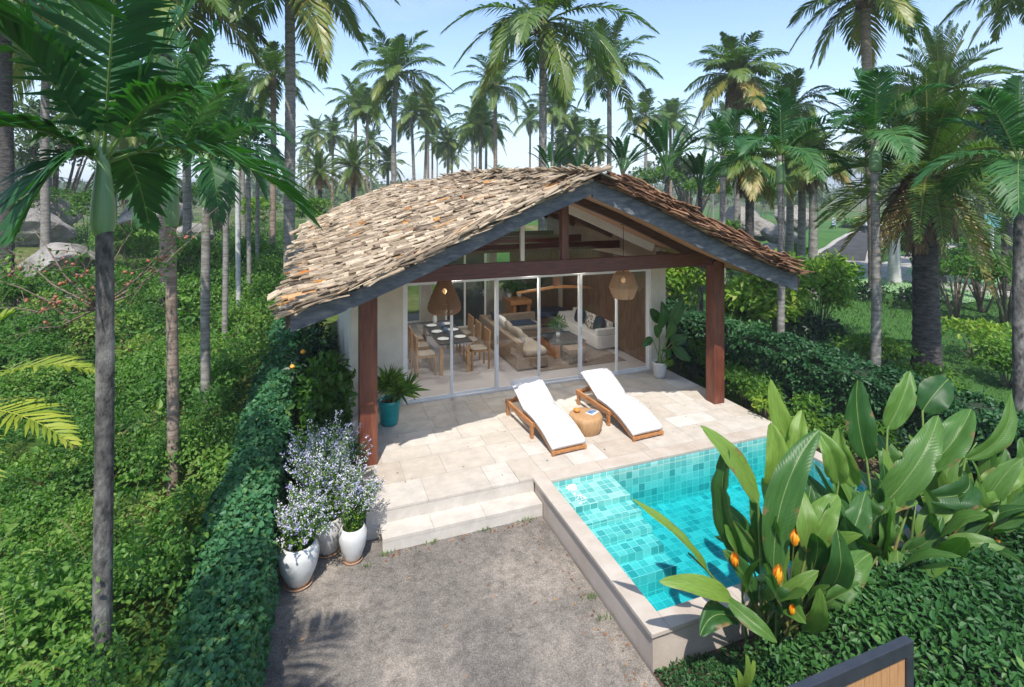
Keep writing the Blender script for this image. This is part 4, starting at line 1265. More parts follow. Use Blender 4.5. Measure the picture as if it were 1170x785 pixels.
for x, y, lb in ((3.02, 12.3, 'blue drinking glass nearest the glass doors on the dining table'), (3.0, 12.75, 'blue drinking glass in the middle of the dining table'), (3.04, 13.2, 'blue drinking glass at the far middle of the dining table')):
    if gl0 is None:
        mb = MB(); mb.lathe([(.001, .0), (.035, .0), (.045, .12), (.041, .12), (.033, .01), (.001, .008)], (0, 0, 0), 16)
        gl0 = obj('drinking_glass', mb, M['blue_cer'], None, smooth=True); o = gl0
    else:
        o = gl0.copy(); COL.objects.link(o)
    o.location = (x, y, .751); tag(o, lb, 'glass', 'glasses on the dining table')
t = thing('flower_vase', 'pale glass vase of twigs at the far end of the dining table', 'vase', (2.95, 13.8, .751))
mb = MB(); mb.lathe([(.05, 0), (.07, .08), (.05, .2), (.06, .24)], (2.95, 13.8, .751), 16); obj('vase_body', mb, M['ceramic'], t, smooth=True)
lm = LM(); dome(lm, (2.95, 13.8, 1.15), (.18, .18, .16), 150, .06, .03, .6); lm.obj('foliage', M['l_dracaena'], t)

# brown L sofa ------------------------------------------------------
t = thing('corner_sofa', 'brown and beige corner sofa with its back to the dining table', 'sofa', (4.85, 13, 0))
mb = MB(); mb.box2((4.42, 11.46, .05), (5.22, 14.5, .30)); mb.box2((5.222, 13.75, .05), (6.1, 14.5, .30)); obj('base', mb, M['brown_fab'], t, bevel=.02)
mb = MB(); mb.box2((4.40, 11.46, .302), (4.58, 14.5, .70)); obj('backrest', mb, M['brown_fab'], t, bevel=.03)
mb = MB(); mb.box2((4.582, 14.32, .302), (6.1, 14.5, .68)); obj('backrest', mb, M['brown_fab'], t, bevel=.03)
for y0, y1 in ((11.48, 12.6), (12.61, 13.72)):
    mb = MB(); mb.pillow((4.91, (y0 + y1) / 2, .385), (.64, y1 - y0, .19), e=.25); obj('seat_cushion', mb, M['linen'], t, smooth=True)
mb = MB(); mb.pillow((5.35, 14.03, .385), (1.48, .58, .19), e=.25); obj('seat_cushion', mb, M['linen'], t, smooth=True)
for k, (x, y, m_, rz, lb) in enumerate(((4.68, 12.1, 'linen', 0.15, 'beige cushion on the brown sofa nearest the glass'), (4.69, 12.7, 'linen', -.1, 'beige cushion halfway along the brown sofa back'), (4.72, 13.35, 'white_fab', .1, 'white cushion leaning on the brown sofa in front of the navy one'), (4.68, 13.85, 'navy', -.2, 'navy cushion in the corner of the brown sofa'))):
    mb = MB(); mb.pillow((0, 0, 0), (.16, .5, .42), (0, R(-18), 0), e=.5); o = obj('cushion', mb, M[m_], None, smooth=True); o.location = (x, y, .69); o.rotation_euler = (0, 0, rz); tag(o, lb, 'cushion', 'loose cushions on the brown sofa')
mb = MB(); mb.box2((5.15, 13.74, .478), (5.9, 14.3, .50)); o = obj('throw_blanket', mb, M['navy'], None, bevel=.008); tag(o, 'dark folded throw over the far arm of the brown sofa', 'blanket')
# white sofa --------------------------------------------------------
t = thing('white_sofa', 'long low white sofa against the right wall', 'sofa', (7.3, 13.3, 0))
mb = MB(); mb.box2((6.98, 12.2, .06), (7.58, 14.6, .40)); obj('base', mb, M['white_fab'], t, bevel=.03)
mb = MB(); mb.box2((7.40, 12.36, .403), (7.58, 14.44, .70)); obj('backrest', mb, M['white_fab'], t, bevel=.03)
for y in (12.205, 14.445):
    mb = MB(); mb.box2((6.98, y, .403), (7.58, y + .15, .58)); obj('armrest', mb, M['white_fab'], t, bevel=.03)
for (y, m_, lb) in ((12.62, 'navy', 'navy cushion at the near end of the white sofa'), (13.05, 'pattern', 'patterned black and white cushion between navy cushions on the white sofa'), (13.75, 'navy', 'navy cushion at the far end of the white sofa')):
    mb = MB(); mb.pillow((0, 0, 0), (.15, .46, .42), (0, R(18), 0), e=.5); o = obj('cushion', mb, M[m_], None, smooth=True); o.location = (7.28, y, .61); tag(o, lb, 'cushion', 'loose cushions on the white sofa')
# coffee table and stool ----------------------------------------------
mb = MB(); mb.box2((4.9, 11.3, .001), (7.3, 14.9, .012)); o = obj('rug', mb, M['rug']); tag(o, 'brown woven rug under the coffee table', 'rug')
t = thing('coffee_table', 'chunky wooden coffee table with a glass top between the sofas', 'table', (6.08, 12.5, 0.012))
for (x0, x1) in ((5.65, 5.80), (6.36, 6.51)):
    mb = MB(); mb.box2((x0, 12.0, .013), (x1, 13.0, .38)); obj('leg', mb, M['teak'], t, bevel=.01)
mb = MB(); mb.box2((5.62, 11.98, .382), (6.54, 13.02, .402)); obj('glass_top', mb, M['dark_glass'], t)
mb = MB(); mb.box2((5.802, 12.1, .20), (6.358, 12.9, .24)); obj('shelf', mb, M['teak'], t)
t = thing('foot_stool', 'small dark brown upholstered stool in front of the coffee table', 'stool', (6.0, 11.65, 0.012))
mb = MB(); mb.box2((5.78, 11.45, .26), (6.24, 11.86, .38)); obj('seat', mb, M['brown_fab'], t, bevel=.02)
for x in (5.81, 6.21):
    for y in (11.48, 11.83):
        mb = MB(); mb.box2((x - .02, y - .02, .013), (x + .02, y + .02, .259)); obj('leg', mb, M['walnut'], t)
t = thing('table_plant', 'small leafy plant in a glass jar on the coffee table', 'plant', (6.0, 12.55, .403))
mb = MB(); mb.lathe([(.001, 0), (.05, 0), (.06, .13), (.05, .13)], (6.0, 12.55, .403), 16); obj('jar', mb, M['ceramic'], t, smooth=True)
lm = LM(); dome(lm, (6.0, 12.55, .72), (.2, .2, .18), 130, .16, .035, .45, inner=.2); lm.obj('foliage', M['l_dracaena'], t)
# kitchen counter ------------------------------------------------------
t = thing('wooden_counter', 'heavy timber counter with plants on it behind the sofas', 'counter', (6.2, 15.2, 0))
mb = MB(); mb.box2((5.55, 14.95, .78), (6.25, 15.75, .92)); obj('counter_top', mb, M['teak'], t, bevel=.01)
for x in (5.65, 6.12):
    mb = MB(); mb.box2((x, 15.0, .001), (x + .1, 15.7, .779)); obj('leg', mb, M['teak'], t)
for x, y, lb in ((5.7, 15.5, 'left of two bushy pot plants on the timber counter'), (6.02, 15.45, 'right of two bushy pot plants on the timber counter')):
    t = thing('counter_plant', lb, 'plant', (x, y, .921), 'plants on the timber counter')
    mb = MB(); mb.lathe([(.001, 0), (.07, 0), (.09, .14), (.08, .14), (.001, .12)], (x, y, .921), 16); obj('pot', mb, M['pot_grey'], t, smooth=True)
    lm = LM(); dome(lm, (x, y, 1.25), (.2, .2, .22), 160, .12, .06, .5, inner=.3); lm.obj('foliage', M['l_dark'], t)
# tv and low navy daybed on the right wall -------------------------------
t = thing('television', 'large black wall television above the navy daybed', 'television', (7.0, 15.88, 1.2))
mb = MB(); mb.box2((6.05, 15.84, 1.05), (7.45, 15.898, 1.85)); obj('screen', mb, M['black'], t, bevel=.006)
mb = MB(); mb.box2((6.03, 15.842, 1.03), (7.47, 15.897, 1.048)); obj('frame', mb, M['steel'], t)
t = thing('daybed', 'low navy daybed under the television', 'daybed', (6.8, 15.3, 0))
mb = MB(); mb.box2((6.4, 14.95, .05), (7.58, 15.7, .30)); obj('base', mb, M['walnut'], t, bevel=.01)
mb = MB(); mb.pillow((6.99, 15.32, .40), (1.16, .74, .2), e=.25); obj('mattress', mb, M['navy'], t, smooth=True)
# driftwood lamp hung inside ----------------------------------------------
t = thing('driftwood_lamp', 'long slim driftwood pendant lamp hung on a dark red post behind the glass', 'lamp', (5.72, 12.14, 1.8))
mb = MB(); mb.tube([(4.65, 12.1, 1.74), (5.0, 12.12, 1.76), (5.4, 12.15, 1.78), (5.72, 12.14, 1.82), (6.1, 12.12, 1.80), (6.5, 12.16, 1.76), (6.9, 12.14, 1.71)], [.03, .038, .04, .045, .04, .035, .028], 8); obj('branch', mb, M['teak'], t, smooth=True)
mb = MB(); mb.box2((5.65, 12.07, 1.85), (5.79, 12.137, 2.748)); obj('hanger_post', mb, M['redwood'], t)
# air conditioner in the gable
t = thing('air_conditioner', 'long white air conditioner high on the left behind the gable glass', 'air conditioner', (2.4, 12.3, 2.6))
mb = MB(); mb.box2((1.9, 12.0, 2.97), (3.3, 12.25, 3.2)); obj('casing', mb, M['white_paint'], t, bevel=.02)
mb = MB(); mb.box2((2.0, 11.994, 3.0), (3.2, 11.999, 3.03)); obj('vent', mb, M['black'], t)

# ================================================================== POTS
def dracaena_pot():
    x, y = 1.24, 9.72
    t = thing('turquoise_planter', 'glossy turquoise planter with a spiky green plant beside the left wall', 'potted plant', (x, y, 0))
    mb = MB(); mb.lathe([(.001, .004), (.15, .001), (.165, .05), (.20, .40), (.215, .44), (.205, .455), (.185, .44), (.17, .38), (.001, .37)], (x, y, 0), 32); obj('pot', mb, M['turq'], t, smooth=True)
    mb = MB(); mb.lathe([(.18, .385), (.001, .40)], (x, y, 0), 20); obj('soil', mb, M['soil'], t)
    lm = LM(); rng = np.random.default_rng(3)
    for k in range(5):
        b = np.array([x + rng.normal(0, .05), y + rng.normal(0, .05), .40]); tp = b + np.array([rng.normal(0, .12), rng.normal(0, .12), rng.uniform(.15, .38)])
        lm.tube([b, (b + tp) / 2, tp], [.018, .015, .012], 5, .2)
        for j in range(34):
            d = rand_unit(1, rng)[0]; d[2] = abs(d[2]) * 1.0 + .15; d /= np.linalg.norm(d)
            L = rng.uniform(.26, .42)
            lm.leaves(np.array([tp + d * .01]), d[None], np.array([[0, 0, 1.]]) + rng.normal(0, .2, (1, 3)), L, .036, np.clip(rng.normal(.5, .2), 0, 1), fold=.4, droop=rng.uniform(.1, .45))
    lm.obj('foliage', M['l_dracaena'], t)
dracaena_pot()

def stem_leaf(lm, st, base, A, B, nh, width, t, rng, r=0.014, **kw):
    """petiole from base to A then blade A->B"""
    base = Vector(base); A = Vector(A); B = Vector(B)
    mid = base.lerp(A, .55) + Vector((rng.normal(0, .02), rng.normal(0, .02), 0)) + (A - B).normalized() * 0.06 * (A - base).length
    st.tube([base, base.lerp(mid, .5), mid, mid.lerp(A, .5), A, A.lerp(B, .25)], [r * 1.3, r * 1.1, r, r * .9, r * .75, r * .5], 6, .5)
    lm.paddle(A, B, nh, width, t=t, rng=rng, **kw)

def paradise_pot():
    x, y = 7.36, 10.02
    t = thing('white_planter', 'white planter with a broad leaved bird of paradise at the right end of the doors', 'potted plant', (x, y, 0))
    mb = MB(); mb.lathe([(.001, .004), (.12, .001), (.135, .05), (.165, .32), (.175, .35), (.165, .36), (.15, .34), (.001, .31)], (x, y, 0), 28); obj('pot', mb, M['pot_white'], t, smooth=True)
    mb = MB(); mb.lathe([(.15, .33), (.001, .335)], (x, y, 0), 20); obj('soil', mb, M['soil'], t)
    lm = LM(); st = LM(); rng = np.random.default_rng(8)
    spec = [((.25, -.1, 1.15), (.5, -.2, 1.8), .30), ((0, 0, 1.1), (.12, .0, 1.72), .28), ((-.1, -.1, .95), (-.3, -.25, 1.28), .24), ((.2, -.15, .8), (.52, -.35, .95), .26), ((.3, .1, .85), (.78, .1, .72), .26), ((-.05, -.2, .7), (-.1, -.5, .62), .22), ((.22, -.2, .75), (.5, -.45, .45), .26), ((-.2, .0, .9), (-.5, -.1, .8), .2), ((.08, .15, 1.2), (-.1, .2, 1.55), .25), ((.12, -.1, .9), (.2, -.2, 1.4), .25)]
    for a, b, w in spec:
        A = (x + a[0], y + a[1], a[2]); B = (x + b[0], y + b[1], b[2])
        stem_leaf(lm, st, (x + rng.normal(0, .04), y + rng.normal(0, .04), .33), A, B, (rng.normal(0, .3) - .35, -1, .6), w, float(rng.uniform(.1, .5)), rng, r=.011, bow=rng.uniform(.02, .12), wav=.03)
    lm.obj('foliage', M['l_big'], t, smooth=True, uv=True); st.obj('stem', M['stem_big'], t, smooth=True)
    lm = LM(); dome(lm, (x + .12, y - .14, .34), (.12, .10, .12), 90, .06, .035, .6); lm.obj('foliage', M['l_shrub'], t)
paradise_pot()

def urn(x, y, w, h, mat, label, plant, seed, saucer=True):
    rng = np.random.default_rng(seed); r = w / 2
    t = thing('flower_urn', label, 'potted plant', (x, y, ZD), 'flowering urns beside the steps')
    z0 = ZD
    if saucer:
        mb = MB(); mb.lathe([(.001, .002), (r * .62, .002), (r * .72, .03), (r * .68, .032), (r * .6, .014), (.001, .012)], (x, y, z0), 28); obj('saucer', mb, M['terracotta'], t, smooth=True)
        z0 += .016
    prof = [(.001, 0), (r * .5, 0), (r * .62, h * .1), (r * .88, h * .4), (r * 1.0, h * .68), (r * .97, h * .85), (r * .84, h * .96), (r * .80, h), (r * .74, h), (r * .74, h * .95), (r * .8, h * .84)]
    mb = MB(); mb.lathe(prof, (x, y, z0), 36); obj('pot', mb, mat, t, smooth=True)
    mb = MB(); mb.lathe([(r * .80, h * .86), (.001, h * .9)], (x, y, z0), 20); obj('soil', mb, M['soil'], t)
    lm = LM(); bl = LM(); zt = z0 + h * .9
    cx, cy, cz, rx, rz_, ns = plant
    for k in range(ns):
        d = rand_unit(1, rng)[0]; d[2] = abs(d[2]) * 1.1 + .05; d /= np.linalg.norm(d)
        tip = np.array([cx, cy, cz]) + d * np.array([rx, rx, rz_]) * rng.uniform(.45, 1.18)
        b = np.array([x + rng.normal(0, r * .3), y + rng.normal(0, r * .3), zt])
        mid = (b + tip) / 2 + np.array([0, 0, .12 * rng.uniform(.3, 1.4)])
        u = np.linspace(0, 1, 7)[:, None]; c = (1 - u) ** 2 * b + 2 * u * (1 - u) * mid + u * u * tip
        lm.tube(c, np.linspace(.004, .0015, 7), 3, .25)
        m_ = 26
        uu = rng.uniform(.12, .9, m_)[:, None]; pp = (1 - uu) ** 2 * b + 2 * uu * (1 - uu) * mid + uu * uu * tip + rng.normal(0, .015, (m_, 3))
        lm.leaves(pp, rand_unit(m_, rng) + np.array([0, 0, .3]), rand_unit(m_, rng) + np.array([0, 0, 1.]), rng.uniform(.03, .06, m_), .017, np.clip(rng.normal(.5, .2, m_), 0, 1))
        # blossoms along the last third
        tt = float(np.clip(rng.normal(.42 + .36 * (tip[2] - cz) / rz_, .2), 0, 1))
        m_ = rng.integers(22, 40)
        uu = 1 - .5 * rng.uniform(0, 1, (m_, 1)) ** 1.3; pp = (1 - uu) ** 2 * b + 2 * uu * (1 - uu) * mid + uu * uu * tip + rng.normal(0, 1, (m_, 3)) * (.006 + .05 * (1 - uu))
        bl.quads(pp, rand_unit(m_, rng), rand_unit(m_, rng) + np.array([-.1, -.4, .6]), rng.uniform(.014, .026, m_), .018, np.clip(tt + rng.normal(0, .15, m_), 0, 1))
    lm.obj('foliage', M['l_shrub'], t); bl.obj('blossom', M['lav'], t)
urn(-0.20, 6.60, .46, .47, M['pot_white'], 'large white glazed urn of pale lilac flowers closest to the clipped hedge', (-.14, 6.66, .28, .44, .42, 105), 31)
urn(0.13, 7.06, .44, .45, M['pot_grey'], 'grey clay urn with the tallest lilac flowers standing behind the two white urns', (.10, 7.2, .62, .56, .66, 190), 32)
urn(0.42, 6.79, .345, .41, M['pot_white'], 'slim white glazed urn of lilac flowers touching the terrace steps', (.46, 6.86, .34, .36, .46, 95), 33)

# ================================================================== HEDGES
def hedge_box(name, label, x0, x1, y0, y1, z0, z1, mat, L, W, dens, rng, tilt=None, taper=0.0, coremat=None, faces='tNSEW', rough_=0.05, tmean=.45, wob=0.07, fall=7.0, zfun=None):
    t = thing(name, label, 'hedge', ((x0 + x1) / 2, (y0 + y1) / 2, z0))
    zf = zfun or (lambda x, y: np.full(np.shape(x), z1))
    lm = LM()
    def emit_(px, py, pz, nx_, ny_, nz_, area):
        n = len(px); p = np.stack([px, py, pz], -1); nn = np.broadcast_to(np.array([nx_, ny_, nz_], float), (n, 3))
        k = (vnoise(px * 1.7 + pz * 1.3, py * 1.7 - pz, 5) - .5) * 2 * wob + (vnoise(px * 5 + pz * 3, py * 5 - pz * 4, 9) - .5) * wob
        p = p + nn * k[:, None] + nn * rng.normal(0, rough_ * .5, (n, 1))
        nv = nrm(nn + np.array([0, 0, .45]) + rng.normal(0, .52, (n, 3)))
        dr = nrm(rng.normal(0, .8, (n, 3)) + nn * .35 + np.array([0, 0, -.5]))
        dist = np.hypot(px, py); gs = np.clip(dist / fall, 1, 3.2) ** .75
        s = rng.uniform(.7, 1.25, n) * gs
        tn = np.where(rng.uniform(size=n) < .02, .5, 0) + tmean + (vnoise(px * .9, py * .9 + pz, 15) - .5) * .4 + rng.normal(0, .15, n)
        lm.leaves(p, dr, nv, L * s, W * s, np.clip(tn, 0, 1))
    def count(area_w, ya, yb, n_):
        return n_
    # sample along y with density falling with distance
    def sample_y(width):
        out = []
        y = y0
        while y < y1:
            st = min(1.0, y1 - y); d = max(math.hypot(x0, y + .5), 3.0)
            k = int(width * st * dens / max(1, d / fall) ** 1.5)
            out.append(rng.uniform(y, y + st, k)); y += st
        return np.concatenate(out)
    yy = sample_y(x1 - x0); xx = rng.uniform(x0, x1, len(yy)); emit_(xx, yy, zf(xx, yy), 0, 0, 1, 0)
    for sgn, xf in ((-1, x0), (1, x1)):
        h = z1 - z0
        yy = sample_y(h); zz = rng.uniform(z0, 1, len(yy)); xx = np.full(len(yy), xf); top = zf(xx, yy); zz = z0 + (top - z0) * rng.uniform(0, 1, len(yy))
        emit_(xx - sgn * taper * 0, yy, zz, sgn, 0, 0, 0)
    for sgn, yf in ((-1, y0), (1, y1)):
        d = max(math.hypot((x0 + x1) / 2, yf), 3); k = int((x1 - x0) * (z1 - z0) * dens / max(1, d / fall) ** 1.5)
        xx = rng.uniform(x0, x1, k); yy = np.full(k, yf); top = zf(xx, yy); zz = z0 + (top - z0) * rng.uniform(0, 1, k)
        emit_(xx, yy, zz, 0, sgn, 0, 0)
    lm.obj('foliage', mat, t)
    # woody core with its own top following the crown
    mb = MB(); n = max(2, int((y1 - y0) / .8)); m_ = max(2, int((x1 - x0) / .5)) 
    vs = []; fs = []
    for j in range(n + 1):
        for i in range(m_ + 1):
            x = x0 + .07 + (x1 - x0 - .14) * i / m_; y = y0 + .07 + (y1 - y0 - .14) * j / n
            vs.append((x, y, float(zf(np.array([x]), np.array([y]))[0]) - .09))
    for j in range(n):
        for i in range(m_):
            a = j * (m_ + 1) + i; fs.append((a, a + 1, a + m_ + 2, a + m_ + 1))
    N = len(vs)
    rim = [i for i in range(m_ + 1)] + [j * (m_ + 1) + m_ for j in range(1, n + 1)] + [n * (m_ + 1) + i for i in range(m_ - 1, -1, -1)] + [j * (m_ + 1) for j in range(n - 1, 0, -1)]
    low = {}
    for r_ in rim:
        low[r_] = len(vs); vs.append((vs[r_][0], vs[r_][1], z0 - .2))
    for a, b in zip(rim, rim[1:] + rim[:1]):
        fs.append((b, a, low[a], low[b]))
    mb.add(vs, fs); obj('branches', mb, M['core'], t)
    return t
M['core'] = plain('hedge_branches', (0.010, 0.022, 0.008), (0.020, 0.038, 0.012), 12, 0.95, 0.5, 30)
hr = np.random.default_rng(77)
hedge_box('clipped_hedge', 'long narrow ivy green clipped hedge along the left edge of the drive', -1.22, -0.54, 0.6, 23, -0.8, 0.60, M['l_hedge'], .054, .045, 2700, hr, fall=5.0, tmean=.55, wob=.05, zfun=lambda x, y: .60 - .50 * np.clip((-.80 - np.asarray(x, float)) / .45, 0, 1) ** 1.6 + .03 * np.sin(np.asarray(y, float) * 1.9))
hedge_box('clipped_hedge', 'thick dark green hedge running behind the right side of the terrace', 9.3, 10.3, 2.0, 24, -0.6, 0.85, M['l_hedge2'], .065, .042, 1500, hr, fall=8.0, tmean=.35, wob=.16)
def front_top(x, y):
    x = np.asarray(x, float); y = np.asarray(y, float)
    z = 0.10 + 0.34 * sstep(3.6, 4.9, x) + .05 * np.sin(x * 2.1 + y)
    return z - .25 * sstep(2.9, 1.6, y)
hedge_box('box_hedge', 'dark glossy leaved hedge in front of the paddle plants behind the wooden gate', 3.85, 9.2, 1.7, 3.55, ZD, 0.5, M['l_box'], .070, .040, 1800, hr, fall=6.0, tmean=.42, wob=.10, zfun=front_top)
# gate --------------------------------------------------------------
gt = thing('wooden_gate', 'wooden slatted gate in a charcoal steel frame in front of the dark hedge', 'gate', (3.2, 2.52, ZD))
ZG = 0.98; GX0, GX1, GY = 2.45, 4.02, 2.53
mb = MB(); mb.box2((GX0, GY - .03, ZG - .10), (GX1, GY + .03, ZG)); mb.box2((GX1 - .065, GY - .03, ZD + .05), (GX1, GY + .03, ZG - .101)); mb.box2((GX0, GY - .03, ZD + .05), (GX0 + .065, GY + .03, ZG - .101)); mb.box2((GX0 + .066, GY - .03, ZD + .05), (GX1 - .066, GY + .03, ZD + .12))
obj('frame', mb, M['steel'], gt, bevel=.004)
mb = MB(); x = GX0 + .068
while x < GX1 - .07:
    w = min(.085, GX1 - .067 - x)
    mb.box2((x + .002, GY - .012, ZD + .121), (x + w - .002, GY + .012, ZG - .102)); x += w
obj('slats', mb, M['slat'], gt, bevel=.003)

# ================================================================== PADDLE PLANTS (front right)
def paddle_plant(name, label, base, leaves, flowers, extra, seed):
    extra = int(extra * 2.2)
    rng = np.random.default_rng(seed)
    t = thing(name, label, 'plant', tuple(base), 'broad leaved flowering plants by the pool')
    lm = LM(); st = LM(); fl = LM()
    cam = Vector((0, 0, HC))
    for (ax, ay, af, bx, by, bf, w, tint, bow, roll) in leaves:
        A = at(ax, ay, af); B = at(bx, by, bf)
        ln = (B - A).length
        tocam = (cam - (A + B) / 2).normalized()
        axd = (B - A).normalized()
        nh = tocam - axd * tocam.dot(axd); nh.normalize(); sd = axd.cross(nh)
        nh = nh * math.cos(roll) + sd * math.sin(roll)
        bs = Vector(base) + Vector((rng.normal(0, .14), rng.normal(0, .06), 0))
        stem_leaf(lm, st, bs, A, B, nh, w * .76, min(1, tint + .12), rng, r=.016, bow=bow, wav=.055, fold=rng.uniform(.2, .9), tear=(rng.integers(1, 4) if rng.uniform() < .5 else 0), nl=24, nw=10)
    for k in range(extra):
        an = rng.uniform(0, 2 * math.pi); el = rng.uniform(.55, 1.35)
        d = Vector((math.cos(an) * math.cos(el), math.sin(an) * math.cos(el) * .7, math.sin(el)))
        bs = Vector(base) + Vector((rng.normal(0, .25), rng.normal(0, .07), 0))
        A = bs + d * rng.uniform(.35, .75) + Vector((0, 0, .25)); d2 = (d + Vector((0, 0, -.15)) + Vector((rng.normal(0, .2), rng.normal(0, .2), 0))).normalized()
        B = A + d2 * rng.uniform(.55, .85)
        nh = Vector((rng.normal(0, .3) - .2, -.5 + rng.normal(0, .3), 1))
        stem_leaf(lm, st, bs, A, B, nh, rng.uniform(.16, .27), float(rng.uniform(.15, .9)), rng, r=.013, bow=rng.uniform(0, .12), wav=.035, fold=.3)
    lm.obj('foliage', M['l_big'], t, smooth=True, uv=True)
    st.obj('stem', M['stem_big'], t, smooth=True)
    for (fx, fy, ff, s, tl) in flowers:
        P = at(fx, fy, ff)
        f2 = LM()
        for k in range(7):
            a = k * .9; d = Vector((.10 * math.cos(a) + tl, .10 * math.sin(a), 1 - .1 * k)).normalized()
            f2.paddle(P, P + d * s * .78 * (1 - .05 * k), (math.cos(a), math.sin(a) - .3, .1), s * .20, t=float(rng.uniform(0, 1)), nl=8, nw=4, wav=.02, fold=.6, bow=.12)
        f2.obj('flower', M['bract'], t, smooth=True)
        st2 = MB(); st2.tube([Vector(base), Vector(base).lerp(P, .5) + Vector((.03, 0, 0)), P + Vector((0, 0, .01))], [.010, .008, .006], 6)
        obj('flower_stem', st2, M['stem_big'], t)
    return t
bA = (4.30, 3.93, ZD)
L_A = [
    # blade start px,py,fwd, tip px,py,fwd, width, tint, bow, roll
    (866, 575, 5.10, 803, 486, 5.0, .30, .85, .04, .5),
    (852, 650, 5.05, 823, 515, 5.0, .36, .15, .03, -.7),
    (884, 650, 4.95, 934, 490, 5.15, .43, .32, .05, .15),
    (808, 652, 4.9, 720, 570, 4.75, .17, .92, .10, .9),
    (836, 684, 4.8, 756, 664, 4.6, .24, .9, .08, .2),
    (878, 556, 5.3, 880, 482, 5.35, .32, .95, .03, .2),
    (905, 545, 5.4, 912, 468, 5.5, .30, .9, .04, -.2),
    (918, 528, 5.6, 879, 432, 5.6, .30, .95, .05, .2),
    (958, 552, 5.6, 938, 494, 5.6, .36, .7, .05, .2),
    (978, 556, 5.7, 955, 492, 5.7, .32, .75, .05, -.1),
    (921, 636, 5.1, 954, 563, 5.2, .42, .7, .08, -.15),
    (932, 698, 4.9, 996, 630, 5.0, .42, .55, .08, .3),
    (1002, 636, 5.3, 966, 588, 5.3, .40, .06, .10, -.4),
    (832, 686, 4.75, 889, 733, 4.5, .20, .55, .12, -.2),
    (842, 708, 4.8, 799, 727, 4.65, .30, .12, .12, .2),
    (874, 674, 4.8, 921, 695, 4.75, .34, .1, .10, .2),
    (862, 690, 4.85, 826, 628, 4.9, .26, .22, .05, .6),
    (940, 690, 4.85, 985, 668, 4.8, .26, .45, .08, .4),
    (868, 640, 5.2, 838, 592, 5.3, .22, .5, .05, -.3),
    (960, 640, 5.3, 990, 560, 5.5, .36, .3, .05, .2),
    (900, 600, 5.4, 905, 535, 5.5, .30, .25, .05, .6),
]
F_A = [(907, 624, 4.8, .20, .1), (888, 668, 4.7, .24, .1), (841, 648, 4.8, .20, -.15), (905, 703, 4.6, .13, 0)]
paddle_plant('paddle_leaf_plant', 'large broad leaved plant with upright orange flowers at the near pool corner', bA, L_A, F_A, 15, 41)
bB = (5.75, 3.92, ZD)
L_B1 = [
    (990, 525, 6.0, 978, 432, 6.1, .44, .12, .04, .3),
    (1014, 490, 6.1, 1040, 424, 6.2, .36, .6, .06, .2),
    (997, 588, 5.8, 1074, 474, 5.9, .46, .5, .14, .1),
    (1051, 540, 5.9, 1108, 463, 6.0, .44, .45, .12, -.2),
    (1034, 690, 5.2, 1026, 634, 5.3, .48, .55, .04, .1),
    (1002, 620, 5.5, 975, 560, 5.6, .36, .3, .05, .3),
    (985, 610, 5.6, 1010, 575, 5.5, .30, .08, .12, -.3),
    (1046, 572, 5.8, 1002, 592, 5.6, .26, .7, .12, .3),
    (1025, 560, 6.2, 1010, 500, 6.3, .4, .4, .05, .1),
    (968, 590, 6.0, 952, 540, 6.1, .34, .5, .05, .1),
]
paddle_plant('paddle_leaf_plant', 'middle broad leaved plant without visible flowers between the pool and dark hedge', bB, L_B1, [], 16, 42)
bC = (7.0, 3.90, ZD)
L_B2 = [
    (1054, 470, 6.4, 1086, 432, 6.5, .50, .05, .10, .2),
    (1103, 525, 6.2, 1154, 448, 6.3, .30, .55, .08, .6),
    (1142, 560, 6.2, 1136, 494, 6.4, .40, .1, .04, .2),
    (1112, 568, 6.1, 1174, 530, 6.1, .40, .75, .08, .2),
    (1107, 545, 6.0, 1050, 566, 5.8, .42, .08, .18, -.2),
    (1085, 602, 5.9, 1153, 562, 5.9, .36, .65, .08, .2),
    (1090, 640, 5.8, 1134, 598, 5.7, .36, .08, .16, -.3),
    (1076, 520, 6.5, 1092, 486, 6.5, .3, .8, .05, .1),
    (1160, 600, 6.2, 1186, 540, 6.3, .4, .3, .06, .1),
    (1175, 560, 6.4, 1165, 500, 6.5, .36, .4, .05, .3),
    (1120, 620, 6.1, 1160, 590, 6.0, .3, .3, .08, .1),
    (1080, 590, 6.3, 1060, 540, 6.4, .34, .35, .05, .1),
]
F_B = [(1138, 622, 5.7, .16, .6), (1110, 640, 5.7, .10, .2)]
paddle_plant('paddle_leaf_plant', 'far right broad leaved plant with one flame orange flower above the dark hedge', bC, L_B2, F_B, 22, 43)
# small shoot by the pool corner
t = thing('green_shoot', 'small upright yellow green shoot in front of the pool corner', 'plant', tuple(gp(846, 790, ZD)))
lm = LM(); b = gp(846, 792, ZD); rng = np.random.default_rng(4)
for a, l, w in ((-.5, .3, .07), (.15, .42, .085), (.6, .34, .07), (-1.1, .22, .06)):
    lm.paddle(b + Vector((a * .03, 0, .02)), b + Vector((math.sin(a) * l * .6, -.05, l)), (-.2, -1, .3), w, t=float(rng.uniform(.75, 1)), nl=8, nw=4)
lm.obj('foliage', M['l_big'], t, smooth=True, uv=True)

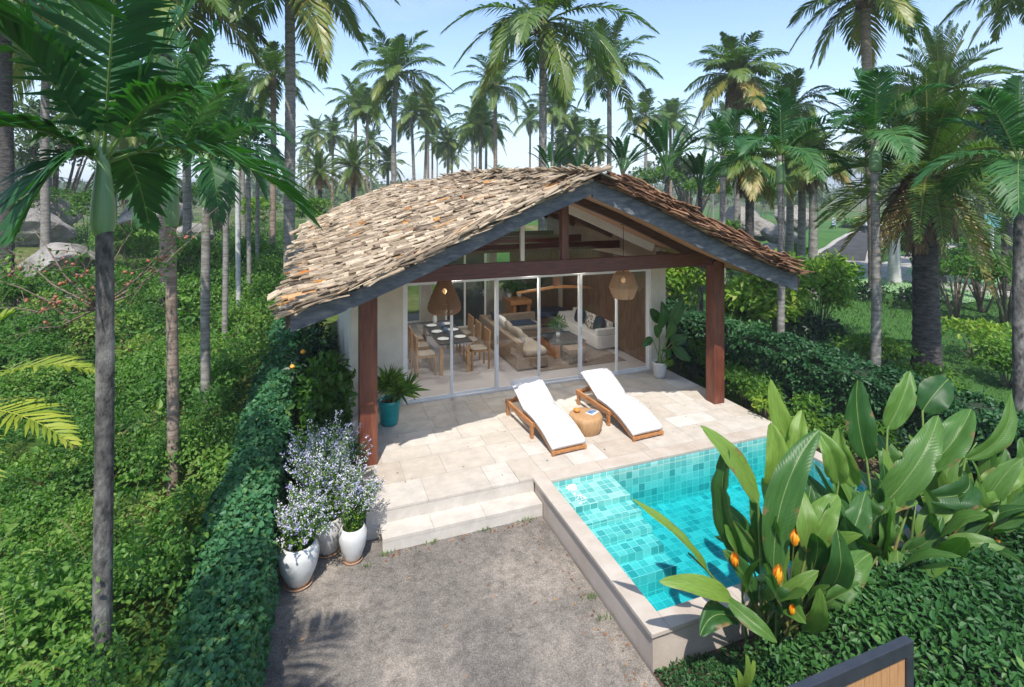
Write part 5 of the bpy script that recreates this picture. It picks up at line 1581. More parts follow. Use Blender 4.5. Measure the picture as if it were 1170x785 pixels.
# soil bed and ground cover by the pool's front wall -------------------
mb = MB(); mb.box2((2.99, -3, ZD - .2), (9.3, 4.20, ZD - .02)); struct('planting_bed', mb, M['soil'])
lm = LM(); rng = np.random.default_rng(9)
n = 5200; xx = rng.uniform(3.02, 3.95, n); yy = rng.uniform(2.6, 4.17, n)
dn = vnoise(xx * 3, yy * 3, 4); k = dn > .25
xx, yy, dn = xx[k], yy[k], dn[k]; n = len(xx)
lm.leaves(np.stack([xx, yy, ZD - .01 + rng.uniform(0, .10, n) * dn], -1), rand_unit(n, rng) + np.array([0, 0, .4]), rand_unit(n, rng) * .5 + np.array([0, 0, 1.]), rng.uniform(.025, .05, n), .02, np.clip(rng.normal(.3, .2, n), 0, 1))
n = 2600; xx = rng.uniform(3.6, 4.2, n); yy = rng.uniform(2.9, 3.9, n)
lm.leaves(np.stack([xx, yy, ZD + rng.uniform(0, .42, n) * np.clip((xx - 3.5) / .5, 0, 1)], -1), rand_unit(n, rng) + np.array([0, 0, .2]), rand_unit(n, rng) * .5 + np.array([0, -.2, 1.]), rng.uniform(.03, .055, n), .032, np.clip(rng.normal(.45, .2, n), 0, 1))
o = lm.obj('ground_cover', M['l_box']); tag(o, 'low leafy ground cover at the foot of the pool wall', 'ground cover', kind='stuff')
# fallen leaves and tufts
lm = LM(); n = 150; rng = np.random.default_rng(12)
xx = np.concatenate([2.95 - np.abs(rng.normal(0, .22, 60)), rng.uniform(-.4, 2.9, 40), rng.uniform(.8, 2.9, 50)]); yy = np.concatenate([rng.uniform(3.4, 6.7, 60), rng.uniform(2.5, 6.7, 40), 6.76 - np.abs(rng.normal(0, .06, 50))])
lm.leaves(np.stack([xx, yy, np.full(n, ZD + .006)], -1), np.stack([rng.normal(size=n), rng.normal(size=n), rng.normal(0, .1, n)], -1), np.array([0, 0, 1.]) + rng.normal(0, .25, (n, 3)), rng.uniform(.02, .065, n), rng.uniform(.012, .028, n), rng.uniform(0, 1, n))
k_ = 34; lm.leaves(np.stack([rng.uniform(.9, 7.7, k_), 7.15 + np.abs(rng.normal(0, 1.3, k_)) % 3.2, np.full(k_, .009)], -1), np.stack([rng.normal(size=k_), rng.normal(size=k_), np.zeros(k_)], -1), np.array([0, 0, 1.]) + rng.normal(0, .2, (k_, 3)), rng.uniform(.02, .05, k_), rng.uniform(.01, .022, k_), rng.uniform(0, 1, k_))
o = lm.obj('litter', M['l_dry']); tag(o, 'dry brown leaves scattered over the drive and terrace', 'leaves', kind='stuff')
lm = LM()
for (x, y, k) in ((.15, 4.3, 26), (.35, 4.05, 22), (.25, 3.85, 20), (2.9, 5.2, 26), (2.92, 4.9, 18), (.83, 6.74, 20), (1.4, 6.75, 22), (2.1, 6.76, 20), (2.75, 6.75, 24), (.55, 6.6, 14)):
    p = np.stack([x + rng.normal(0, .05, k), y + rng.normal(0, .02, k), np.full(k, ZD + .002)], -1)
    lm.leaves(p, np.stack([rng.normal(0, .6, k), rng.normal(0, .6, k), np.ones(k)], -1), rand_unit(k, rng), rng.uniform(.03, .07, k), .010, rng.uniform(.3, 1, k))
o = lm.obj('weeds', M['l_grass']); tag(o, 'small weeds in the cracks along the drive edges', 'weeds', kind='stuff')

# ================================================================== PALMS
def palm_crown(kind, seed):
    """returns (leaf mesh, husk mesh or None) with the trunk top at the origin; frond reach about 1"""
    rng = np.random.default_rng(seed); lm = LM()
    if kind == 'coco':
        N = 26
        for k in range(N):
            f = k / (N - 1); az = k * 2.39996 + rng.normal(0, .15)
            el = R(82 - 118 * f ** 0.85 + rng.normal(0, 6)); L = rng.uniform(.88, 1.12) * (0.82 + .25 * math.sin(math.pi * min(1, f + .15)))
            d = np.array([math.cos(az) * math.cos(el), math.sin(az) * math.cos(el), math.sin(el)])
            tip = d * L + np.array([0, 0, -.16 - .10 * f])
            tint = .16 + .24 * f + rng.normal(0, .06)
            if f > .88: tint = rng.uniform(.4, .76)
            lm.frond((d[0] * .02, d[1] * .02, 0), tip, .20 + .16 * math.cos(el), n=46, L=.25, W=.024, droop=.45 + .6 * f, v=.25, a0=20, a1=62, t=tint, tv=.07, rr=.011, rt=.62, rng=rng, t0=.14)
    elif kind == 'date':
        N = 64
        for k in range(N):
            f = k / (N - 1); az = k * 2.39996 + rng.normal(0, .15)
            el = R(84 - 128 * f ** 0.9 + rng.normal(0, 6)); L = rng.uniform(.85, 1.1)
            d = np.array([math.cos(az) * math.cos(el), math.sin(az) * math.cos(el), math.sin(el)])
            tip = d * L + np.array([0, 0, -.05 - .18 * f])
            tint = .12 + .35 * f + rng.normal(0, .07)
            if f > .95: tint = rng.uniform(.8, 1)
            lm.frond((d[0] * .04, d[1] * .04, -.02), tip, .10 + .16 * math.cos(el), n=52, L=.17, W=.013, droop=.35, v=.45, a0=30, a1=60, t=tint, tv=.07, rr=.012, rt=.7, rng=rng, t0=.1)
        for k in range(26):
            az = rng.uniform(0, 6.28); rr_ = rng.uniform(.16, .34)
            lm.frond((.05 * math.cos(az), .05 * math.sin(az), -.05), (rr_ * math.cos(az), rr_ * math.sin(az), -rng.uniform(.45, .75)), .22, n=24, L=.13, W=.018, droop=1.2, t=1, tv=.02, rr=.012, rt=1, rng=rng)
    elif kind == 'skirt':
        N = 34
        for k in range(N):
            f = k / (N - 1); az = k * 2.39996 + rng.normal(0, .15)
            el = R(80 - 115 * f ** 0.85 + rng.normal(0, 6)); L = rng.uniform(.85, 1.1)
            d = np.array([math.cos(az) * math.cos(el), math.sin(az) * math.cos(el), math.sin(el)])
            tip = d * L + np.array([0, 0, -.2 - .14 * f])
            tint = .2 + .3 * f + rng.normal(0, .07)
            if f > .86: tint = rng.uniform(.6, .9)
            lm.frond((0, 0, 0), tip, .22 + .14 * math.cos(el), n=44, L=.27, W=.026, droop=.7 + .6 * f, v=.15, a0=22, a1=60, t=tint, tv=.08, rr=.012, rt=.68, rng=rng)
        for k in range(16):
            az = rng.uniform(0, 6.28); lm.frond((.03 * math.cos(az), .03 * math.sin(az), -.02), (.22 * math.cos(az), .22 * math.sin(az), -.55 - .2 * rng.uniform()), .25, n=22, L=.16, W=.024, droop=1.2, t=.98, tv=.02, rr=.012, rt=1, rng=rng)
    elif kind == 'areca':
        N = 11
        for k in range(N):
            f = k / (N - 1); az = k * 2.39996 + rng.normal(0, .2)
            el = R(80 - 84 * f + rng.normal(0, 6)); L = rng.uniform(.9, 1.1)
            d = np.array([math.cos(az) * math.cos(el), math.sin(az) * math.cos(el), math.sin(el)])
            tip = d * L + np.array([0, 0, -.14 - .2 * f])
            lm.frond((0, 0, 0), tip, .22 + .2 * math.cos(el), n=36, L=.34, W=.026, droop=.4 + .5 * f, v=.35, a0=22, a1=58, t=.38 + rng.normal(0, .12), tv=.07, rr=.014, rt=.8, rng=rng, t0=.16, L0=.6)
    elif kind == 'fanbanana':
        for k in range(13):
            az = rng.normal(0, .5) + (0 if k % 2 else math.pi); el = R(rng.uniform(35, 95))
            d = np.array([math.cos(az) * math.cos(el), math.sin(az) * math.cos(el), math.sin(el)])
            A = d * .32; B = d * 1.0 + np.array([0, 0, -.12])
            lm.tube([(0, 0, -.2), tuple(A * .6), tuple(A), tuple((A + B) / 2)], [.02, .017, .013, .006], 5, .7)
            lm.frond(A * .9, B, .12, n=40, L=.13, W=.03, droop=.5, v=.35, a0=10, a1=50, t=.3 + rng.normal(0, .12), tv=.06, rr=.010, rng=rng, t0=.02, L0=.7)
    return lm
CROWN = {}
for kind, seeds in (('coco', (101, 102, 103, 104)), ('date', (111, 112)), ('skirt', (121, 122)), ('areca', (131, 132)), ('fanbanana', (141,))):
    mt = M['l_areca'] if kind in ('areca', 'fanbanana') else M['l_palm']
    CROWN[kind] = [palm_crown(kind, s_).mesh(kind + '_crown', mt) for s_ in seeds]

prng = np.random.default_rng(300)
def palm(px, fwd, cpy, rpx, kind, d, label, mat='trunk_grey', lean=0.0, group='palms of the grove', var=None, zbase=None, lodge=True, grow=1.0, bend=0.0):
    top = at(px, cpy, fwd); bx = at(px - lean, cpy, fwd)
    zb = (gz(bx.x, bx.y) if zbase is None else zbase) - 0.15
    base = Vector((bx.x, bx.y, zb))
    t = thing('palm_tree', label, 'palm tree', tuple(base), group)
    H = top.z - zb; n = 14; pts = []; rad = []
    for i in range(n + 1):
        u = i / n
        p = base.lerp(top, u); p += Vector((CS, -SN, 0)) * (bend * math.sin(math.pi * u)) + Vector((math.sin(u * 5 + px), math.cos(u * 4 + px), 0)) * .03 * u * (1 - u) * 4
        if i == n: p = top.copy()
        pts.append(p); rad.append(d / 2 * (1.0 + .35 * math.exp(-u * H / .5) - .18 * u))
    # leaf scar rings
    P2, R2 = [], []
    m_ = int(min(70, max(18, H / .12)))
    for i in range(m_ + 1):
        u = i / m_ * n; j = min(int(u), n - 1); f = u - j
        P2.append(pts[j].lerp(pts[j + 1], f)); r_ = rad[j] * (1 - f) + rad[j + 1] * f
        R2.append(r_ * (1 + (.05 if i % 2 else -.02)))
    mb = MB(); mb.tube(P2, R2, 10); obj('trunk', mb, M[mat], t, smooth=True)
    ms = CROWN[kind]; k = int(prng.integers(0, len(ms))) if var is None else var
    c = bpy.data.objects.new('crown', ms[k]); link(c, t)
    c.location = top - base; s_ = rpx / FPX * fwd * grow
    c.scale = (s_, s_, s_ * float(prng.uniform(.92, 1.1)))
    c.rotation_euler = (float(prng.normal(0, .06)), float(prng.normal(0, .06)), float(prng.uniform(0, 6.28)) if kind != 'fanbanana' else -YAW + float(prng.normal(0, .2)))
    if kind == 'areca':
        mb = MB(); L_ = s_ * .42
        mb.tube([top - Vector((0, 0, L_)), top - Vector((0, 0, L_ * .9)), top - Vector((0, 0, L_ * .5)), top - Vector((0, 0, .02))], [d * .5, d * .68, d * .58, d * .34], 12); obj('crownshaft', mb, M['shaft'], t, smooth=True)
    elif fwd < 30 and kind in ('date', 'skirt', 'coco'):
        mb = MB(); rr = d * (.95 if kind != 'coco' else .72); h = s_ * (.26 if kind != 'coco' else .16)
        mb.tube([top - Vector((0, 0, h)), top - Vector((0, 0, h * .6)), top - Vector((0, 0, h * .2)), top + Vector((0, 0, h * .2))], [d * .44, rr, rr * .9, rr * .3], 10)
        for q in range(30):
            a = prng.uniform(0, 6.28); z = -h * prng.uniform(.1, .9); o_ = top + Vector((math.cos(a) * rr * .7, math.sin(a) * rr * .7, z))
            mb.tube([o_, o_ + Vector((math.cos(a) * .10, math.sin(a) * .10, .10)), o_ + Vector((math.cos(a) * .22, math.sin(a) * .22, -.12))], [.035, .03, .012], 5)
        obj('husk', mb, M['husk'], t)
    return t
# ---- tall and middle distance palms, left to right
palm(6, 17, -20, 120, 'coco', .42, 'dark trunked palm cut off by the left edge of the picture', 'trunk_dark')
palm(190, 18, -8, 135, 'coco', .42, 'tall dark trunked palm with yellowing hanging fronds above the broad leaved palms', 'trunk_dark', var=1)
palm(331, 21, -28, 130, 'coco', .46, 'tall thick grey ringed palm trunk just left of the thatched roof', 'trunk_grey', var=0)
palm(312, 30, 88, 52, 'coco', .36, 'bushy palm half hidden behind the thick ringed trunk left of the roof', 'trunk_brown')
palm(453, 37, 84, 60, 'coco', .40, 'single upright palm with one vertical spear frond over the left half of the roof', 'trunk_grey', var=2, bend=-.2)
palm(406, 55, 118, 36, 'coco', .38, 'left of a close pair of palms left of the upright spear palm', 'trunk_brown')
palm(420, 52, 126, 34, 'coco', .36, 'right of a close pair of palms left of the upright spear palm', 'trunk_grey', lean=2)
palm(424, 75, 163, 23, 'coco', .34, 'small palm below the close pair left of the upright spear palm')
palm(361, 75, 152, 26, 'coco', .36, 'small slim palm standing in the sky gap right of the thick ringed trunk')
palm(352, 80, 168, 20, 'coco', .34, 'tiny distant palm directly left of the slim palm in the sky gap')
palm(470, 58, 132, 36, 'coco', .38, 'left of two crossing palms behind the upright spear palm', lean=-5)
palm(488, 60, 122, 34, 'coco', .36, 'right of two crossing palms behind the upright spear palm', lean=4)
palm(512, 80, 163, 22, 'coco', .34, 'small palm low over the roof between two crossing palms and the yellow skirted palm')
palm(549, 52, 142, 42, 'coco', .38, 'palm with a yellow lower skirt left of the thin tall palm', 'trunk_brown', var=3)
palm(566, 46, 99, 48, 'coco', .38, 'thin tall palm with a rounded crown left of the tallest central palm', 'trunk_brown')
palm(620, 23, 26, 112, 'coco', .38, 'tallest central palm whose grey trunk rises behind the roof ridge', 'trunk_grey', var=1)
palm(631, 58, 124, 36, 'coco', .36, 'lower palm half behind the tallest central trunk, on its right side')
palm(659, 60, 158, 34, 'coco', .36, 'short feathery palm between the tallest central palm and the drooping palm')
palm(696, 37, 78, 62, 'coco', .38, 'drooping palm with slim pale trunk above the roof apex', 'trunk_grey', var=0)
palm(738, 52, 134, 38, 'coco', .36, 'left of two middling palms right of the roof apex')
palm(766, 56, 142, 34, 'coco', .36, 'right of two middling palms right of the roof apex', 'trunk_brown')
palm(842, 32, 88, 64, 'skirt', .42, 'full round palm with dense crown standing clear in the sky on the right', 'trunk_grey', var=0)
palm(988, 22.5, -4, 92, 'coco', .44, 'very tall brown trunked palm cut by the top edge on the right', 'trunk_brown', var=2, lean=-12)
palm(1178, 20, -20, 84, 'coco', .42, 'palm whose hanging fronds show in the top right corner', 'trunk_brown', var=0)
palm(903, 26, 126, 54, 'coco', .36, 'palm with long outspread fronds behind the slim palm at the eave tip', 'trunk_grey', var=3)
palm(857, 22, 186, 54, 'skirt', .38, 'short palm with a brown dead frond skirt above the right roof slope', 'trunk_dark', var=1)
palm(916, 24, 178, 46, 'skirt', .36, 'left of two grey trunked palms standing together on the stony rise', 'trunk_grey', var=0)
palm(929, 23, 184, 50, 'skirt', .38, 'right of two grey trunked palms standing together on the stony rise', 'trunk_grey', var=1)
palm(1022, 26, 152, 70, 'coco', .52, 'palm with a thick pale bottle shaped trunk beside the road', 'trunk_pale', var=3)
palm(1074, 26, 105, 78, 'date', .5, 'feather duster palm with upright fronds behind the big rough trunked palm', 'trunk_dark', var=1)
palm(1058, 12.9, 200, 122, 'date', .58, 'massive palm with rough dark trunk and brown frond skirt on the lawn', 'trunk_dark', var=0)
palm(1150, 24, 150, 70, 'skirt', .4, 'palm with brown skirt between the massive palm and the right edge', 'trunk_dark', var=1)
palm(1120, 30, 175, 50, 'coco', .36, 'smaller palm seen under the right edge palm fronds', 'trunk_brown')
palm(892, 13.6, 178, 78, 'areca', .19, 'slim grey palm with green crownshaft just right of the eave tip', 'trunk_grey', var=0)
palm(1000, 12.4, 160, 88, 'areca', .21, 'slim palm with broad dark fronds left of the massive rough palm', 'trunk_grey', var=1)
palm(1166, 9.8, 190, 112, 'areca', .21, 'slim dark palm with broad fronds along the right edge', 'trunk_old', var=0)
palm(826, 18, 178, 56, 'areca', .22, 'broad leaved palm directly above the right roof slope', 'trunk_grey', var=1)
palm(366, 46, 196, 28, 'date', .42, 'low dark bushy palm behind the back corner of the roof', 'trunk_dark')
palm(404, 44, 190, 34, 'date', .42, 'low round bushy palm left above the roof back corner', 'trunk_dark')
palm(443, 55, 188, 26, 'coco', .36, 'low leafy palm peeping over the roof near the spear palm')
palm(278, 40, 120, 46, 'coco', .36, 'hazy palm in the gap right of the broad leaved palms', 'trunk_grey')
palm(213, 24, 105, 64, 'coco', .38, 'pale trunked palm behind the broad leaved crownshaft palm', 'trunk_grey')
palm(52, 26, 60, 80, 'coco', .4, 'pale palm glimpsed between the dark fronds in the top left', 'trunk_grey')
palm(130, 34, 120, 60, 'coco', .38, 'palm glimpsed low between the broad leaved palms on the left', 'trunk_grey')
palm(160, 40, 170, 45, 'coco', .36, 'short palm on the far bank behind the leftmost broad leaved palm', 'trunk_grey')
br = np.random.default_rng(57)
for i in range(16):
    px = float(br.uniform(345, 840)); fwd = float(br.uniform(58, 95)); py = float(br.uniform(125, 180))
    palm(px, fwd, py, 26 * 70 / fwd * float(br.uniform(.85, 1.2)), 'coco', .36, 'palm of the crowded middle distance belt behind the roof', group='middle distance palms behind the roof', mat='trunk_grey' if i % 2 else 'trunk_brown')
# fan shaped leafy plants rising behind the ridge
for px, fwd, py, r_, lb in ((630, 21, 196, 36, 'fan of broad dark leaves behind the ridge below the tallest central palm'), (662, 22, 200, 34, 'fan of broad dark leaves behind the ridge left of the apex'), (712, 21, 192, 46, 'tall fan of broad dark leaves directly behind the roof apex'), (762, 19, 190, 62, 'largest fan of broad leaves with yellow edges right of the roof apex'), (800, 20, 210, 44, 'low fan of broad leaves beside the right roof slope')):
    palm(px, fwd, py, r_, 'fanbanana', .2, lb, 'trunk_dark', group='fan leaved plants behind the roof')
# far small palms that line the horizon
fr = np.random.default_rng(55)
for i in range(34):
    px = float(fr.uniform(-40, 1210)); fwd = float(fr.uniform(85, 170)); py = float(fr.uniform(180, 208)) if px < 340 or px > 560 else float(fr.uniform(170, 204))
    palm(px, fwd, py, 420 / fwd * 6.5 / 1.6 * float(fr.uniform(.8, 1.1)), 'coco', .36, 'small distant palm along the horizon', group='distant palms along the horizon')

# ---- near broad leaved palms of the left row, fronds placed one by one
def near_palm(px, fwd, cpy, d, label, fronds, mat, shaft, seed, L=.55, W=.06, base_z=None):
    rng = np.random.default_rng(seed)
    top = at(px, cpy, fwd); zb = (gz(top.x, top.y) if base_z is None else base_z) - .2
    base = Vector((top.x, top.y, zb))
    t = thing('broad_palm', label, 'palm tree', tuple(base), 'row of slim palms along the clipped hedge')
    n = 60; P2 = []; R2 = []
    for i in range(n + 1):
        u = i / n * (1 - (shaft - .03) / (top.z - zb)); P2.append(base.lerp(top, u) + Vector((math.sin(u * 3 + px), math.cos(u * 2.5), 0)) * .025 * 4 * u * (1 - u)); R2.append(d / 2 * (1.12 - .18 * u + (.025 if i % 3 == 0 else 0)))
    mb = MB(); mb.tube(P2, R2, 14); obj('trunk', mb, M[mat], t, smooth=True)
    if shaft:
        mb = MB(); mb.tube([top - Vector((0, 0, shaft + .02)), top - Vector((0, 0, shaft * .94)), top - Vector((0, 0, shaft * .82)), top - Vector((0, 0, shaft * .5)), top, top + Vector((0, 0, .25))], [d * .46, d * .60, d * .70, d * .64, d * .40, d * .14], 14); obj('crownshaft', mb, M['shaft'], t, smooth=True)
    lm = LM()
    for (bx, by, bf, lift, tint, Ls) in fronds:
        B = at(bx, by, bf)
        lm.frond(top + Vector((0, 0, .03)), B, lift, n=34 if seed == 61 else 38, L=L * Ls, W=W * (.98 if seed == 61 else .78), droop=rng.uniform(.45, .8), v=.3, a0=24, a1=58, t=tint, tv=.08, rr=.016, rt=.82, rng=rng, t0=.16, L0=.6)
    lm.obj('crown', M['l_areca'], t)
    return t
def near_palm_at(top, d, label, ends, seed):
    rng = np.random.default_rng(seed); top = Vector(top); base = Vector((top.x, top.y, gz(top.x, top.y) - .2))
    t = thing('broad_palm', label, 'palm tree', tuple(base), 'row of slim palms along the clipped hedge')
    mb = MB(); mb.tube([base, base.lerp(top, .3), base.lerp(top, .6), top - Vector((0, 0, .5))], [d * .6, d * .52, d * .5, d * .47], 14); obj('trunk', mb, M['trunk_old'], t, smooth=True)
    mb = MB(); mb.tube([top - Vector((0, 0, .55)), top - Vector((0, 0, .45)), top - Vector((0, 0, .2)), top + Vector((0, 0, .2))], [d * .46, d * .66, d * .6, d * .2], 14); obj('crownshaft', mb, M['shaft'], t, smooth=True)
    lm = LM()
    for e, lift in ends:
        lm.frond(top, e, lift, n=40, L=.58, W=.046, droop=rng.uniform(.45, .8), v=.3, a0=24, a1=58, t=.3, tv=.08, rr=.016, rt=.82, rng=rng, t0=.16, L0=.6)
    lm.obj('crown', M['l_areca'], t)
near_palm_at((-2.35, 1.55, 5.3), .15, 'palm outside the frame whose dark fronds hang into the top left corner', [((-.9, 2.65, 5.0), .4), ((-1.5, 3.3, 5.1), .5), ((-1.2, 1.2, 5.6), .4), ((-2.6, 1.9, 7.0), .2), ((-2.8, .2, 4.9), .5)], 60)
near_palm(118, 4.35, 192, .128, 'nearest broad leaved palm with the big frond arching over the hedge', [
    (-25, 20, 3.7, .35, .18, 1.1), (135, -60, 4.0, .1, .15, 1.1), (-40, 150, 3.8, .30, .3, 1.0), (22, 262, 3.9, .55, .3, .95), (345, 240, 5.1, .68, .45, 1.45), (225, 105, 4.2, .40, .42, .7), (50, -40, 4.9, .3, .2, 1.1), (170, 255, 5.2, .7, .3, .7), (250, -30, 5.0, .3, .2, 1.0)], 'trunk_old', .55, 61, L=.58, W=.062)
near_palm(196, 7.9, 196, .15, 'broad leaved palm with a swollen green crownshaft, second in the hedge row', [
    (270, 96, 7.6, .55, .5, 1.0), (140, 62, 7.4, .4, .3, 1.0), (205, 40, 8.2, .1, .25, 1.0), (105, 150, 7.6, .6, .35, 1.0), (278, 195, 8.2, .9, .3, 1.0), (240, 60, 8.4, .3, .6, 1.0), (120, 240, 7.9, .9, .28, .9), (165, 250, 7.2, .8, .4, .8), (250, 30, 8.0, .2, .3, 1.0)], 'trunk_brown', .85, 62, L=.62, W=.07)
near_palm(236, 9.9, 190, .15, 'slim palm third from the camera in the hedge row', [
    (300, 150, 9.6, .7, .4, 1.0), (262, 90, 10, .3, .3, 1.0), (215, 80, 10.2, .3, .35, 1.0), (170, 140, 10, .7, .3, 1.0), (300, 220, 10.2, 1.0, .3, 1.0), (180, 225, 9.8, 1.0, .35, 1.0), (250, 250, 9.4, .9, .3, .8)], 'trunk_grey', .8, 63, L=.65, W=.075)
near_palm(257, 15.0, 172, .15, 'slim palm fourth from the camera in the hedge row', [
    (310, 160, 15, 1.0, .4, 1.0), (270, 110, 15, .3, .3, 1.0), (225, 125, 15, .6, .35, 1.0), (215, 190, 15, 1.1, .3, 1.0), (300, 215, 15, 1.2, .3, 1.0), (248, 105, 15.5, .3, .3, 1.0)], 'trunk_grey', .8, 64, L=.7, W=.085)
near_palm(272, 17.6, 168, .15, 'slim palm fifth from the camera in the hedge row', [
    (320, 150, 17.6, 1.0, .4, 1.0), (280, 110, 17.6, .3, .3, 1.0), (240, 120, 17.5, .6, .35, 1.0), (235, 200, 17.5, 1.1, .3, 1.0), (316, 210, 17.5, 1.2, .3, 1.0)], 'trunk_pale', .8, 65, L=.7, W=.09)
near_palm(284, 19.5, 165, .15, 'slim palm sixth from the camera in the hedge row', [
    (330, 160, 19.5, 1.0, .4, 1.0), (290, 118, 19.5, .3, .3, 1.0), (255, 130, 19.5, .6, .35, 1.0), (250, 205, 19.5, 1.1, .3, 1.0), (325, 205, 19.5, 1.2, .3, 1.0)], 'trunk_grey', .8, 66, L=.7, W=.1)
near_palm(294, 22.5, 170, .15, 'farthest slim palm of the hedge row nearest the roof eave', [
    (335, 165, 22.5, 1.0, .4, 1.0), (300, 125, 22.5, .3, .3, 1.0), (265, 140, 22.5, .6, .35, 1.0), (262, 205, 22.5, 1.1, .3, 1.0), (330, 205, 22.5, 1.2, .3, 1.0)], 'trunk_grey', .8, 67, L=.7, W=.1)
# yellow green palm reaching in from the left edge
b = at(-75, 520, 4.6); b = Vector((b.x, b.y, gz(b.x, b.y)))
t = thing('golden_palm', 'yellow green palm whose fronds reach in from the left edge', 'palm tree', tuple(b))
top = at(-75, 480, 4.6)
mb = MB(); mb.tube([b, top], [.05, .035], 8); obj('trunk', mb, M['shaft'], t, smooth=True)
lm = LM(); rng = np.random.default_rng(71)
for (x, y, f, lf, tn) in ((108, 425, 4.5, .45, .6), (80, 505, 4.3, .35, .7), (-40, 330, 4.6, .2, .5), (10, 360, 4.9, .3, .4), (-30, 600, 4.2, .4, .6)):
    lm.frond(top, at(x, y, f), lf, n=26, L=.34, W=.032, droop=.45, v=.3, a0=25, a1=60, t=tn, tv=.12, rr=.008, rt=.9, rng=rng, t0=.2, L0=.6)
lm.obj('crown', M['l_gold'], t)

# ================================================================== UNDERGROWTH (left)
ur = np.random.default_rng(500)
def undergrowth():
    lm = LM(); n_ = 0
    P = []
    def canopy(x, y):
        return .05 + 1.1 * vnoise(x * .55, y * .55, 21) ** 1.5 + .75 * vnoise(x * 1.6, y * 1.6, 22) ** 2
    f = 2.6
    while f < 62:
        st = max(.5, f * .06)
        wid_l = -1.10 * f; 
        for _ in range(int(st * (f * 1.1) * min(7.0, 88 / f ** 1.42) * 1.0)):
            ff = f + ur.uniform(0, st); r_ = ur.uniform(wid_l, -.30 * ff)
            x = SN * ff + CS * r_; y = CS * ff - SN * r_
            if x > -1.20 or y < .3: continue
            P.append((x, y, ff))
        f += st
    for (x, y, ff) in P:
        pxx = 585 + FPX * (CS * x - SN * y) / ff
        if 15.5 < ff < 36 and pxx < 118 and ur.uniform() < .6: continue
        if vnoise(np.array([x * .11]), np.array([y * .11]), 31)[0] > .70 and ff > 20: continue     # open dry ground far off
        sc = min(max(ff / 9, .75), 3.2); r_ = ur.choice([.15, .22, .3, .42, .6], p=[.2, .25, .25, .2, .1]) * ur.uniform(.85, 1.2) * sc ** .8; ls = ur.choice([.7, .85, 1.0, 1.25], p=[.25, .3, .3, .15])
        h = float(canopy(np.array([x]), np.array([y]))[0]) * (1 if ff < 30 else 1.3)
        z = gz(x, y) + h * .8
        base_t = .40 + .55 * (float(vnoise(np.array([x * .5]), np.array([y * .5]), 41)[0]) - .5) + ur.normal(0, .16)
        if ur.uniform() < .008: base_t = .90
        k = int(ur.uniform(80, 130) * (1.0 if ff < 25 else .6) * min(2.2, (r_ / sc ** .8 / .33) ** 1.6 / ls ** 1.3 + .3))
        L = ls * ur.uniform(.050, .070) * max(1, sc) ** .85
        dome(lm, (x, y, z), (r_, r_, r_ * ur.uniform(.55, .9)), k, L, L * ur.uniform(.5, .85), base_t, .10, ur, inner=.55, up=.6, jit=.55, ragged=.28)
        # arching sprays
        if ur.uniform() < .60 and ff < 24:
            a = ur.uniform(0, 6.28); L2 = ur.uniform(.35, .8) * sc ** .5
            e = np.array([x + math.cos(a) * L2, y + math.sin(a) * L2, z + r_ * .6 + ur.uniform(-.1, .35)])
            if e[0] < -1.3:
                b_ = np.array([x, y, z]); m_ = (b_ + e) / 2 + np.array([0, 0, .25])
                u = np.linspace(.2, 1, 14)[:, None]; c = (1 - u) ** 2 * b_ + 2 * u * (1 - u) * m_ + u * u * e
                lm.tube(c, .0035, 3, .97)
                d = np.array([math.cos(a), math.sin(a), 0]); s_ = np.array([-d[1], d[0], 0])
                for sg in (-1, 1):
                    lm.leaves(c, d[None] * .5 + s_[None] * sg + ur.normal(0, .15, (14, 3)), np.array([0, 0, 1.]) + ur.normal(0, .25, (14, 3)), L * 1.05, L * .5, np.clip(base_t + .14 + ur.normal(0, .06, 14), 0, .88))
    # taller bushy mounds that stand out of the cover
    for _ in range(190):
        ff = 3.2 + 24 * ur.uniform() ** 1.3; r_ = ur.uniform(-1.08 * ff, -.34 * ff)
        x = SN * ff + CS * r_; y = CS * ff - SN * r_
        if x > -1.75 or (abs(x + 2) < .5 and ff < 6) or (15.5 < ff and 585 + FPX * r_ / ff < 118): continue
        sc = max(.8, ff / 9) ** .7; rad = ur.uniform(.35, .75) * sc; z = gz(x, y) + ur.uniform(.35, .75) * sc
        bt = ur.choice([.3, .5, .62, .78]) + ur.normal(0, .06); L = ur.uniform(.045, .075) * sc
        for q in range(7):
            o_ = rand_unit(1, ur)[0] * rad * .75
            dome(lm, (x + o_[0], y + o_[1], z + abs(o_[2]) * .8), (rad * .5, rad * .5, rad * .36), 170, L, L * ur.uniform(.5, .8), bt + ur.normal(0, .05), .09, ur, inner=.6, up=.6, jit=.45, ragged=.22)
    # bigger leaved plants scattered through the cover
    for _ in range(70):
        ff = 3.4 + 14 * ur.uniform() ** 1.2; r_ = ur.uniform(-1.05 * ff, -.36 * ff)
        x = SN * ff + CS * r_; y = CS * ff - SN * r_
        if x > -1.6: continue
        sc = max(.8, ff / 9) ** .6; z = gz(x, y) + ur.uniform(.45, .9) * sc
        dome(lm, (x, y, z), (.34 * sc, .34 * sc, .26 * sc), 26, .17 * sc, .10 * sc, ur.uniform(.3, .85), .06, ur, inner=.4, up=.8, jit=.35, ragged=.3)
    # fallen dry leaves caught in the cover
    for (x, y, ff) in P:
        if ff > 12: continue
        k = int(ur.integers(0, 3))
        if k == 0: continue
        p = np.stack([x + ur.normal(0, .2, k), y + ur.normal(0, .2, k), gz(x, y) + ur.uniform(.3, .8, k)], -1)
        lm.leaves(p, rand_unit(k, ur), rand_unit(k, ur) * .5 + np.array([0, 0, 1.]), ur.uniform(.04, .08, k), .035, ur.uniform(.93, 1, k))
